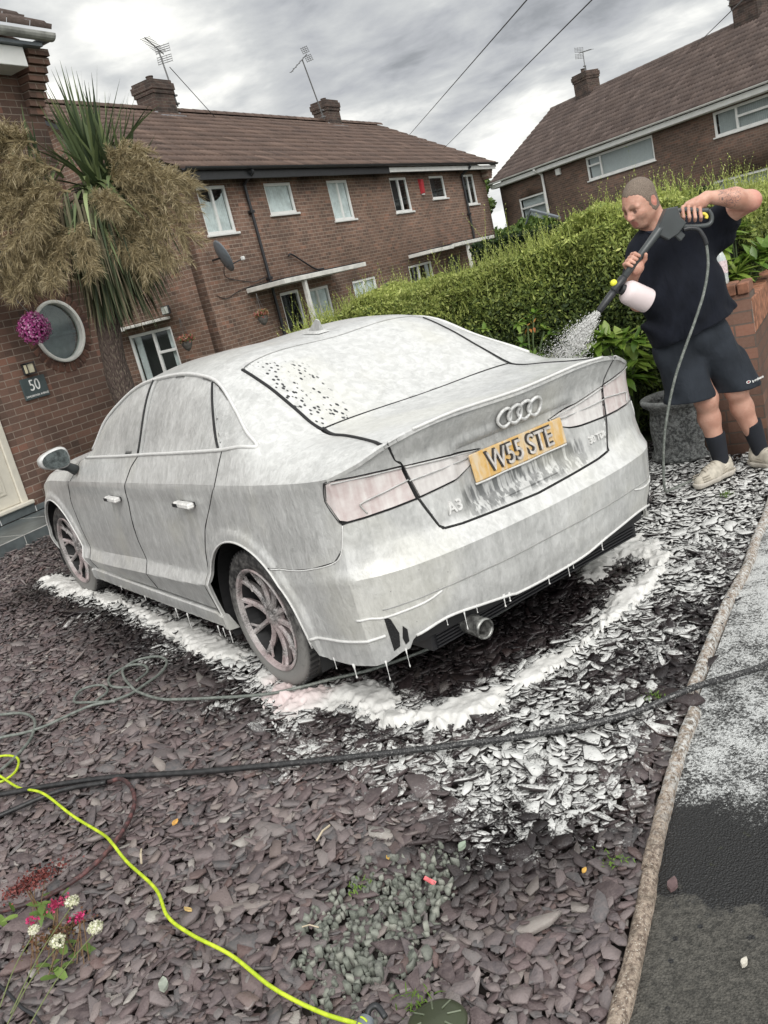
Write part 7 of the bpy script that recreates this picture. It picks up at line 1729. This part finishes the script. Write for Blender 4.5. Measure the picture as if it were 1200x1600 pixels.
# -- broad leaved shrubs
LM = varmat('broad_leaf', [(.045, .10, .015), (.09, .17, .025), (.16, .26, .04), (.26, .34, .07)], rough=.35, spec=.5, trans=.25)
def broadleaf(c, rad, nwh, lab, seed, ll=.13):
    rg = np.random.default_rng(seed); rt = empty('laurel_shrub', (c[0], c[1], 0)); tag(rt, lab, 'shrub'); P0, D_, L_, W_, rn = [], [], [], [], []; st = MB()
    for i in range(nwh):
        p = np.array([0, 0, c[2]])+rdirs(rg, 1)[0]*np.array(rad)*rg.uniform(.6, 1.); ax = (p-np.array([0, 0, c[2]-.35])); ax /= np.linalg.norm(ax); ax = ax*.7+np.array([-.35, -.5, .35]); ax /= np.linalg.norm(ax)
        st.tube([(0, 0, max(0, c[2]-.7)), tuple(p*.6+np.array([0, 0, c[2]-.35])*.4), tuple(p)], .006, 5); v0 = rg.random()
        for k in range(rg.integers(7, 12)):
            q = rdirs(rg, 1)[0]; q = q-ax*(q@ax); q /= np.linalg.norm(q)+1e-6; dd = q+ax*rg.uniform(.05, .9); dd /= np.linalg.norm(dd); P0.append(p); D_.append(dd); L_.append(ll*rg.uniform(.7, 1.2)); W_.append(ll*.17*rg.uniform(.8, 1.2)); rn.append(np.clip(v0*.5+rg.normal(.35, .18), 0, 1))
    strips('leaves', np.array(P0), np.array(D_), np.array(L_), np.array(W_), np.full(len(P0), .25), LM, rt, 5, np.array(rn), .2, seed)
    st.build('stems', simple('green_stem', (.06, .09, .03), .7), rt); return rt
broadleaf((2.62, .72, .66), (.26, .22, .22), 26, 'bright broad-leaved shrub between the car boot and the man, above the stone pot', 21, .17)
broadleaf((3.38, .22, 1.18), (.30, .20, .22), 26, 'broad-leaved shrub behind the plastic bottle, right of the man', 22, .17)
broadleaf((2.35, 1.35, .95), (.5, .25, .22), 16, 'sparse shrub with a few yellow-edged leaves in the dark hedge face above the boot', 23, .08)
rt = empty('autumn_sprig', (2.3, 1.2, 1.02)); tag(rt, 'small sprig with orange-brown leaves in the hedge above the car boot', 'plant')
rg = np.random.default_rng(2); strips('leaves', rg.normal(0, .03, (9, 3)), rdirs(rg, 9, .2), np.full(9, .045), np.full(9, .009), np.full(9, .3), varmat('orange_leaf', [(.30, .10, .03), (.45, .22, .05), (.35, .28, .06)], trans=.2), rt, 4)
# -- distant trees between the houses
def tree(c, H_, rad, lab, seed, n=9000, cols=None):
    rg = np.random.default_rng(seed); rt = empty('leafy_tree', (c[0], c[1], 0)); tag(rt, lab, 'tree', 'distant trees between the houses')
    mb = MB(); mb.tube([(0, 0, 0), (.1, 0, H_*.4), (.05, .1, H_*.7)], [.22, .15, .08], 8)
    cl = [np.array([rg.normal(0, rad*.45), rg.normal(0, rad*.45), H_*.45+rg.random()*H_*.5]) for i in range(16)]
    for q in cl: mb.tube([(.05, 0, H_*.35), tuple(q*.6+np.array([0, 0, H_*.2])), tuple(q)], [.07, .05, .02], 5)
    mb.build('trunk', simple('tree_bark', (.08, .06, .045), .9), rt)
    k = rg.integers(0, 16, n); C_ = np.array(cl)[k]+rdirs(rg, n)*(rad*.42*rg.random(n)**.4)[:, None]*np.array([1, 1, .8])
    A = rdirs(rg, n); B = np.cross(A, rdirs(rg, n)); leafmesh('crown', C_, A*.13, B*.09, LM2, rt, np.clip(rg.normal(.5, .2, n)+(C_[:, 2]-H_*.7)*.08, 0, 1))
LM2 = varmat('distant_leaf', [(.04, .075, .02), (.09, .15, .03), (.17, .24, .06)], trans=.2)
tree((28.2, 28.8), 4.9, 1.5, 'green tree in the gap between the two brick houses, the taller one', 31)
tree((24.5, 25.3), 2.4, 1.3, 'low green bushy tree in the gap between the two brick houses', 32, 7000)
tree((26.3, 24.3), 2.3, 1.5, 'pale green bush below the gap between the two brick houses', 33, 7000)
# -- cordyline palm in front of number 50
PX, PY = .72, 5.35
PALM = empty('palm_tree', (PX, PY, 0)); tag(PALM, 'cordyline palm with hanging tan flower panicles in front of the number 50 house', 'tree')
rg = np.random.default_rng(8)
m_, k_, b_ = newmat('palm_bark'); co_ = k_.coord(); vv_ = k_.voro(k_.map(co_, sc=(1, 1, .35)), 60); c_ = k_.mix(k_.ramp(vv_, .1, .5), (.16, .13, .10), (.07, .05, .042)); k_.link(c_, b_.inputs['Base Color']); b_.inputs['Roughness'].default_value = .95; k_.link(k_.bump(vv_, 1, .02), b_.inputs['Normal'])
rt3 = np.array([.832, -.555, 0]); fw3 = np.array([.555, .832, 0])
def pp_(a, f, z): return rt3*(a+.27*min(1., max(0., (z-1.7)/.9)))+fw3*f+np.array([0, 0, z])
mb = MB(); mb.tube(spline([(.10, .0, 0), (.03, 0, .7), (.0, 0, 1.4), tuple(pp_(0, 0, 2.1)), tuple(pp_(0, 0, 2.5))], 8), [.15]*8+[.125]*8+[.115]*8+[.11]*9, 14)
for a_, b2_ in ((pp_(-.02, 0, 2.2), pp_(-.42, .05, 3.0)), (pp_(0, 0, 2.4), pp_(.22, .0, 2.95)), (pp_(0, 0, 2.4), pp_(-.08, .05, 3.1))): mb.tube([tuple(a_), tuple((a_+b2_)/2+np.array([0, 0, .02])), tuple(b2_)], [.1, .085, .07], 10)
mb.build('trunk', m_, PALM, smooth=True)
PG = varmat('palm_green_leaf', [(.036, .055, .026), (.070, .100, .046), (.11, .145, .065), (.17, .21, .09), (.27, .32, .15)], rough=.45, spec=.45, trans=.12)
P0, D_, L_, W_, dr, rn = [], [], [], [], [], []
for ha, hf2, hz, L0, n_ in ((-.42, .05, 3.1, .70, 16), (.10, .0, 3.0, 1.02, 120), (.30, .05, 2.95, .80, 60)):
    for i in range(n_):
        a = rg.uniform(0, 2*PI); e = 1.5-abs(rg.normal(0, .45)) if rg.random() < .75 else rg.uniform(-.2, .8)
        v = np.array([math.cos(a)*math.cos(e), math.sin(a)*math.cos(e), math.sin(e)]); P0.append(pp_(ha, hf2, hz)+rg.normal(0, .04, 3)+v*.03); D_.append(v); L_.append(L0*rg.uniform(.6, 1.1)*(.75 if e < .6 else 1)); W_.append(rg.uniform(.012, .021)); dr.append(np.clip(.55-.38*e+rg.normal(0, .10), .02, 1.0)); rn.append(np.clip(rg.normal(.38, .2), 0, 1))
strips('leaves', np.array(P0), np.array(D_), np.array(L_), np.array(W_), np.array(dr), PG, PALM, 8, np.array(rn), .25, 3, .5)
P0, D_, L_, W_, dr, rn = [], [], [], [], [], []
for i in range(22):
    a = rg.uniform(-1.0, .9); v = -fw3*rg.uniform(.3, .9)+rt3*a*.8+np.array([0, 0, rg.uniform(-.3, 1.0)]); v /= np.linalg.norm(v); P0.append(pp_(.02, -.12, 2.98)+rg.normal(0, .08, 3)); D_.append(v); L_.append(rg.uniform(.35, .62)); W_.append(rg.uniform(.018, .028)); dr.append(rg.uniform(.6, 1.3)); rn.append(rg.uniform(.45, 1))
strips('broad_leaves', np.array(P0), np.array(D_), np.array(L_), np.array(W_), np.array(dr), PG, PALM, 8, np.array(rn), .2, 4, .3)
P0, D_, L_, W_, dr, rn = [], [], [], [], [], []
for i in range(900):
    a = rg.uniform(0, 2*PI); z = rg.uniform(2.1, 3.0); r_ = .11+.42*max(0, z-2.3); hx = rg.choice([-.08, .0, .08, .16]); v = np.array([math.cos(a)*.22, math.sin(a)*.22, -1+rg.uniform(-.1, .25)]); v /= np.linalg.norm(v)
    P0.append(pp_(hx*min(1, max(0, (z-2.1)*1.3)), 0, z)+np.array([math.cos(a)*r_, math.sin(a)*r_, 0])); D_.append(v); L_.append(rg.uniform(.40, .80)*(1 if z > 2.4 else .6)); W_.append(rg.uniform(.008, .017)); dr.append(.10); rn.append(rg.random())
strips('leaf_skirt', np.array(P0), np.array(D_), np.array(L_), np.array(W_), np.array(dr), varmat('skirt_leaf', [(.022, .034, .016), (.050, .070, .032), (.080, .098, .048), (.12, .115, .065), (.18, .145, .095)], rough=.75), PALM, 6, np.array(rn), .3, 5, .6)
# flower panicles: an arching rachis with hundreds of short branchlets each
PN = varmat('panicle_tan', [(.14, .115, .062), (.26, .21, .115), (.36, .295, .165), (.46, .38, .23), (.58, .50, .34)], rough=.8, trans=.15)
PSM = simple('panicle_stem', (.24, .19, .10), .7)
def panicle(axis, L, base, seed, nb=50, nl=42, droop=.9):
    rg = np.random.default_rng(seed); axis = np.array(axis, float); axis /= np.linalg.norm(axis); base = np.array(base, float); P0, D_, L_, W_ = [], [], [], []; mb = MB()
    f = lambda t: base+axis*L*t+np.array([0, 0, -1])*droop*L*t*t*.5
    mb.tube([tuple(f(t)) for t in np.linspace(0, 1, 8)], [.012*(1-.6*t) for t in np.linspace(0, 1, 8)], 5)
    for i in range(nb):
        t = .12+.88*i/nb; p = f(t); tg = f(t+.02)-p; tg /= np.linalg.norm(tg); q = rdirs(rg, 1)[0]; q -= tg*(q@tg); q /= np.linalg.norm(q); bd = q*.8+tg*.75; bd /= np.linalg.norm(bd); bl = L*(.44-.20*t)*rg.uniform(.7, 1.15)
        g_ = lambda u: p+bd*bl*u+np.array([0, 0, -1])*bl*.25*u*u
        mb.tube([tuple(g_(u)) for u in (0, .5, 1)], [.005, .004, .003], 4)
        for j in range(nl):
            u = .10+.90*j/nl; c = g_(u); v = rdirs(rg, 1)[0]; v = v*.8+bd*.9+np.array([0, 0, .1]); v /= np.linalg.norm(v); P0.append(c); D_.append(v); L_.append(rg.uniform(.04, .10)); W_.append(rg.uniform(.0012, .0025))
    rt = mb.build('flower_panicle', PSM, PALM)
    strips('florets', np.array(P0), np.array(D_), np.array(L_), np.array(W_), np.full(len(P0), .3), PN, rt, 2, None, .8, seed, 1.5)
i = 40
for a_, z_, b_, L0 in ((-1.0, .75, (-.30, -.15, 3.05), .62), (-1.0, .45, (-.35, -.2, 3.0), .70), (-1.0, .15, (-.35, -.25, 2.95), .72), (-.9, -.10, (-.30, -.25, 2.85), .72), (-.7, -.30, (-.22, -.25, 2.78), .66), (-.45, -.35, (-.12, -.3, 2.72), .55), (-.75, .35, (-.10, -.3, 3.0), .45),
                      (1.0, .55, (.18, -.2, 3.0), .60), (1.0, .3, (.22, -.2, 2.98), .70), (1.0, .05, (.24, -.22, 2.90), .74), (.95, -.2, (.22, -.25, 2.8), .72), (.8, -.40, (.16, -.25, 2.72), .62), (.6, -.5, (.12, -.28, 2.66), .5), (-.7, 1.1, (-.35, -.1, 3.45), .55), (-1.0, .9, (-.5, -.05, 3.5), .55), (-.4, 1.1, (-.60, -.05, 3.4), .55), (-1.0, .6, (-.45, -.1, 3.6), .55), (-.9, .4, (-.30, -.15, 3.5), .6), (-.5, .7, (-.75, -.15, 3.45), .5), (-.9, .1, (-.45, -.2, 3.35), .6), (-.35, -.1, (-.2, -.35, 2.95), .42), (.35, .0, (.1, -.35, 2.9), .42), (.0, -.5, (-.05, -.4, 2.75), .42), (-.6, .5, (-.15, -.25, 3.2), .5), (.55, -.6, (.05, -.3, 2.7), .5), (-.8, -.6, (-.3, -.3, 2.75), .5), (.9, .6, (.25, -.15, 3.15), .5), (1.0, .15, (.38, -.1, 3.0), .62), (-1.0, -.35, (-.45, -.1, 2.8), .6), (-1.0, .3, (-.6, .0, 3.05), .6)):
    i += 1; ax = rt3*a_-fw3*rg.uniform(.15, .6)+np.array([0, 0, z_]); panicle(ax, L0, pp_(*b_), i)
# -- ornamental grass tuft behind the wing mirror
def tuft(name, loc, n, L, cols, lab, cat='grass', seed=5, w_=.003, par=None):
    rg = np.random.default_rng(seed); rt = empty(name, loc); tag(rt, lab, cat); D_ = rdirs(rg, n, 1.6); D_[:, 2] = np.abs(D_[:, 2]); strips('blades', rg.normal(0, .02, (n, 3))*[1, 1, 0], D_, rg.uniform(.6, 1.1, n)*L, np.full(n, w_), rg.uniform(.1, .6, n), varmat(name+'_leaf', cols, trans=.2), rt, 5, None, .2, seed); return rt
tuft('grass_tuft', (.35, 5.30, .45), 130, .42, [(.16, .17, .06), (.30, .30, .11), (.42, .40, .18)], 'tuft of yellow-green ornamental grass against the brick wall above the wing mirror')
# weeds on the drive
for j, (x, y, s_, lab) in enumerate(((-1.60, -1.84, .03, 'small green weed at the bottom edge beside the grey hose connector'), (-.955, -1.90, .018, 'tiny green weed growing against the kerb edging'), (-.22, -1.50, .028, 'moss-green weed beside the kerb where the black hose crosses it'), (1.75, -.55, .04, 'small green weed patch in the foamy slate near the man\'s feet'), (-1.45, -1.40, .02, 'tiny green sprout in the green gravel patch'))):
    tuft('weed', (x, y, .02), 40, s_, [(.08, .15, .02), (.16, .26, .04)], lab, 'weed', 60+j, .0018)
# -- brick garden wall with pier behind the man
BW = brickmat('orange_brown_brick', (.115, .052, .034), (.165, .078, .050), (.09, .062, .048), .225, .075, .35, .4)
WS = Vector((2.62, -.315, 0)); GW = empty('garden_wall', WS, PHI); tag(GW, 'orange-brown brick garden wall with soldier-course coping behind the man', 'wall')
mb = MB(); mb.box(.012, 5, 0, .215, -.05, .76); mb.build('brickwork', BW, GW)
mb = MB(); rg = np.random.default_rng(5); x = .014
while x < 5:
    dz = rg.uniform(-.004, .004); mb.bbox(x, x+.062, -.008+dz*.5, .222, .762, .965+dz, .006); x += .073
mb.build('coping_bricks', simple('coping_brick', (.26, .115, .066), .85, var=.45, scale=16, bump=.5), GW)
mb = MB(); mb.box(.012, 5, .0, .212, .761, .95); mb.build('coping_mortar', M['mortar'], GW)
ps = MB(); x = 0
pb = wall('pier', GW, 0, 0, 0, 0, BW, poly=[(-.52, -.05), (-.001, -.05), (-.001, 1.0), (-.52, 1.0)], loc=(0, .0, 0), rz=-PI/2, thick=.23)
mb = MB()
for q in range(7): mb.bbox(-.018, .238, .005+.074*q, .071+.074*q, 1.002, 1.068, .006)
mb.build('pier_coping', simple('pier_coping_brick', (.22, .10, .06), .85, var=.4, scale=16, bump=.5), GW)
# -- bottle and bag on the pier
bt = empty('plastic_bottle', tuple(GW.matrix_basis @ Vector((.10, .16, 1.07)))); tag(bt, 'small clear plastic bottle with pale pink label standing on the brick wall pier', 'bottle')
def clearmat():
    m, k, b = newmat('clear_plastic'); b.inputs['Base Color'].default_value = (.8, .85, .85, 1); b.inputs['Roughness'].default_value = .1; b.inputs['Alpha'].default_value = .55; return m
mb = MB(); mb.lathe([(.001, 0), (.034, .003), (.037, .02), (.036, .06), (.037, .14), (.034, .165), (.020, .20), (.014, .215), (.014, .228), (.001, .228)], 20); mb.build('bottle_body', clearmat(), bt, smooth=True)
mb = MB(); mb.lathe([(.0385, .07), (.0385, .145)], 20); mb.build('bottle_label', simple('pink_label', (.68, .55, .56), .5, var=.3, scale=60), bt, smooth=True)
mb = MB(); mb.lathe([(.017, .215), (.017, .24), (.001, .241)], 14); mb.build('bottle_cap', M['upvc'], bt)
bg = Field((-.14, -.10, -.02), (.14, .10, .13), .008); bg.ell((0, 0, .035), (.10, .065, .045), .02); bg.ell((.05, .02, .06), (.05, .04, .03), .03); X = np.meshgrid(*bg.ax, indexing='ij', sparse=True); bg.f = (bg.f+.008*np.sin(X[0]*90+X[2]*60)*np.sin(X[1]*80+X[0]*30)).astype(np.float32); bg.plane_cut((0, 0, 0), (0, 0, -1))
V, Q = bg.mesh(); o = link('plastic_bag', npmesh('plastic_bag', V, Q), simple('black_bag', (.012, .016, .018), .25), loc=tuple(GW.matrix_basis @ Vector((.11, .34, 1.068)))); tag(o, 'crumpled black plastic bag lying on the brick wall pier behind the man', 'bag')
# -- stone pot
def potmat():
    m, k, b = newmat('speckled_stone_pot'); co = k.coord(); n = k.noise(co, 45, 5, .7); n2 = k.noise(co, 8, 4, .6); z = k.sep(co)[2]
    c = k.mix(k.ramp(n, .38, .62), (.06, .062, .062), (.30, .31, .30)); c = k.mix(k.ramp(n2, .5, .7, 0, .4), c, (.45, .45, .44)); c = k.mix(k.ramp(z, .37, .42, 0, .4), c, (.5, .5, .49))
    k.link(c, b.inputs['Base Color']); b.inputs['Roughness'].default_value = .6
    rel = k.noise(k.map(co, sc=(1, 1, 1.4)), 13, 3, .6, 1.2); k.link(k.bump(k.math('ADD', k.math('MULTIPLY', rel, 1.6), n), 1, .02), b.inputs['Normal']); return m
pot = MB(); pot.lathe([(.001, 0), (.205, 0), (.215, .012), (.215, .035), (.200, .045), (.200, .055), (.192, .075), (.196, .14), (.200, .20), (.196, .26), (.186, .31), (.184, .335), (.200, .355), (.228, .375), (.238, .395), (.236, .412), (.222, .420), (.200, .414), (.182, .395), (.175, .36), (.165, .33), (.001, .32)], 56)
o = pot.build('stone_pot', potmat(), smooth=True, loc=(2.50, .22, .005)); tag(o, 'empty grey carved stone plant pot standing on the slate behind the man\'s leg', 'plant pot')
# -- hanging baskets on the neighbour's wall
for j, (x, y, z, lab) in enumerate(((2.83, 8.26, 1.42, 'left hanging basket with red flowers, nearer the side door'), (4.05, 8.15, 1.50, 'right hanging basket with red flowers, just above the car roof'))):
    hb = empty('hanging_basket', (x, y, z)); tag(hb, lab, 'hanging basket'); rg = np.random.default_rng(80+j); n = 420
    C_ = rdirs(rg, n)*rg.uniform(.05, .12, n)[:, None]*np.array([1.1, 1.1, .6])+np.array([0, 0, .0]); A = rdirs(rg, n, .3); B = np.cross(A, rdirs(rg, n))
    leafmesh('flowers', C_, A*.018, B*.013, varmat('basket_flowers', [(.05, .09, .02), (.09, .13, .03), (.30, .05, .04), (.45, .16, .13), (.12, .10, .03), (.5, .25, .22)]), hb)
    mb = MB(); mb.lathe([(.012, -.17), (.05, -.13), (.075, -.08), (.08, -.04), (.075, -.03)], 16); mb.build('basket', simple('basket_grey', (.12, .11, .10), .8), hb)
    mb = MB()
    for a in range(3): mb.tube([(.07*math.cos(a*2.1), .07*math.sin(a*2.1), -.03), (0, 0, .30)], .003, 4)
    mb.build('chain', M['metal'], hb)
# -- flowers in the bottom left corner
UM = varmat('cream_florets', [(.36, .38, .22), (.62, .60, .45), (.75, .72, .62), (.30, .34, .14)], rough=.8)
def umbel(loc, r_, stem0, lab, seed):
    rg = np.random.default_rng(seed); rt = empty('wild_flower', loc); tag(rt, lab, 'flower', None); n = 260
    v = rdirs(rg, n, .9); C_ = v*np.array([r_, r_, r_*.7])*rg.uniform(.7, 1.05, n)[:, None]; A = rdirs(rg, n)*.0042; B = np.cross(v, A); leafmesh('flower_head', C_, A, B*1.0, UM, rt)
    mb = MB(); s0 = np.array(stem0)-np.array(loc); mb.tube(spline([tuple(s0), tuple(s0*.5+np.array([0, 0, .012])), (0, 0, -r_*.4)], 6), .0016, 5)
    for i in range(9): q = rdirs(rg, 1, 1)[0]*r_*.7; mb.tube([(0, 0, -r_*.5), tuple(q)], .0008, 4)
    mb.build('stem', simple('yellow_green_stem', (.16, .19, .07), .6), rt)
umbel((-2.085, -.90, .15), .021, (-2.33, -1.15, .12), 'upper cream flower head on a thin stem, tucked against the magenta flower', 1)
umbel((-2.075, -1.075, .15), .022, (-2.33, -1.23, .10), 'cream flower head standing furthest right and lowest of the cream ones', 2)
umbel((-2.165, -1.02, .14), .023, (-2.36, -1.17, .10), 'greener cream flower head in the middle of the cream ones', 3)
umbel((-2.20, -.915, .145), .016, (-2.36, -1.10, .10), 'small cream flower head furthest left of the cream ones', 4)
def sedum(loc, sx, sy, cols, lab, seed, n=500, leaves=True):
    rg = np.random.default_rng(seed); rt = empty('sedum_plant', loc); tag(rt, lab, 'flower'); C_ = np.column_stack([rg.normal(0, sx, n), rg.normal(0, sy, n), rg.uniform(0, .02, n)]); A = rdirs(rg, n, .3)*.0045; B = np.cross(A, rdirs(rg, n)); leafmesh('flower_heads', C_, A, B, varmat('sedum_'+str(seed), cols), rt)
    if leaves:
        m = 12; strips('leaves', np.column_stack([rg.normal(-.03, sx, m), rg.normal(-.02, sy, m), np.full(m, -.06)]), rdirs(rg, m, .5), np.full(m, .05), np.full(m, .012), np.full(m, .3), varmat('sedum_leaf_'+str(seed), [(.10, .17, .04), (.22, .32, .08)], trans=.15), rt, 4)
    mb = MB()
    for i in range(5): mb.tube([(rg.normal(0, sx*.5), rg.normal(0, sy*.5), 0), (rg.normal(-.04, .02), rg.normal(-.03, .02), -loc[2]+.02)], .0016, 4)
    mb.build('stem', simple('red_stem', (.16, .10, .05), .7), rt)
sedum((-2.14, -.66, .13), .050, .022, [(.07, .02, .018), (.15, .035, .03), (.22, .06, .05)], 'dark red dried flower cluster at the left edge above the hose', 1, 700)
sedum((-2.12, -.85, .13), .016, .008, [(.28, .02, .07), (.42, .04, .11), (.50, .08, .16)], 'upper magenta flower cluster just below the reddish hose', 2, 130, False)
sedum((-2.09, -.955, .12), .011, .009, [(.35, .02, .09), (.55, .04, .16)], 'small magenta flower cluster under the upper cream flower head', 3, 70, False)
sedum((-2.19, -.84, .12), .010, .007, [(.35, .02, .09), (.55, .04, .16)], 'tiny magenta flower at the left edge below the hose', 5, 40, False)
sedum((-2.15, -.92, .09), .040, .022, [(.09, .04, .02), (.16, .07, .035), (.10, .10, .03)], 'brown and rusty flower cluster among the cream and magenta flowers', 4, 500)
# -- hose connector and lid at the bottom edge
cn = empty('hose_connector', (-1.742, -1.845, .075)); cn.rotation_euler = (0, 0, 0); tag(cn, 'grey hose connector with yellow-green ribs at the bottom edge', 'connector')
cd = Vector((.060, .030, .012)).normalized(); CT = Vector((0, 0, 1)).rotation_difference(cd).to_matrix().to_4x4()
mb = MB(); mb.lathe([(.001, -.07), (.013, -.068), (.018, -.05), (.0185, .012), (.0165, .020), (.001, .020)], 22, CT); mb.build('sleeve', M['greypl'], cn, smooth=False)
mb = MB()
for q in range(4):
    z = -.036+.014*q
    for s_ in range(3): 
        a0 = -.9+s_*2.1; mb.tube([tuple(CT @ Vector((.0188*math.cos(a0+u), .0188*math.sin(a0+u), z+.004*math.cos(u*2)))) for u in np.linspace(0, .95, 6)], .0024, 5)
mb.build('grip_ribs', HY, cn)
mb = MB(); mb.tube(spline([tuple(cd*.018), tuple(cd*.034+Vector((0, 0, .008))), tuple(cd*.05+Vector((.004, -.012, .004))), tuple(cd*.05+Vector((.004, -.04, -.01)))], 5), .0075, 8); mb.build('elbow', M['blackpl'], cn, smooth=True)
ld = empty('round_lid', (-1.620, -1.945, .055)); tag(ld, 'dark olive green round ribbed lid lying at the bottom edge', 'lid')
T = Matrix.Rotation(R(-8), 4, 'X'); mb = MB(); mb.lathe([(.001, .012), (.050, .010), (.066, .004), (.071, -.004), (.069, -.010), (.001, -.010)], 36, T); mb.build('dish', simple('olive_plastic', (.045, .055, .028), .35), ld, smooth=True)
mb = MB()
for q in range(8):
    a = 2*PI*q/8+.25; mb.tube([tuple(T @ Vector((.030*math.cos(a), .030*math.sin(a), .0125))), tuple(T @ Vector((.060*math.cos(a), .060*math.sin(a), .008)))], .0022, 5)
mb.build('ribs', simple('olive_rib', (.13, .15, .10), .4), ld)
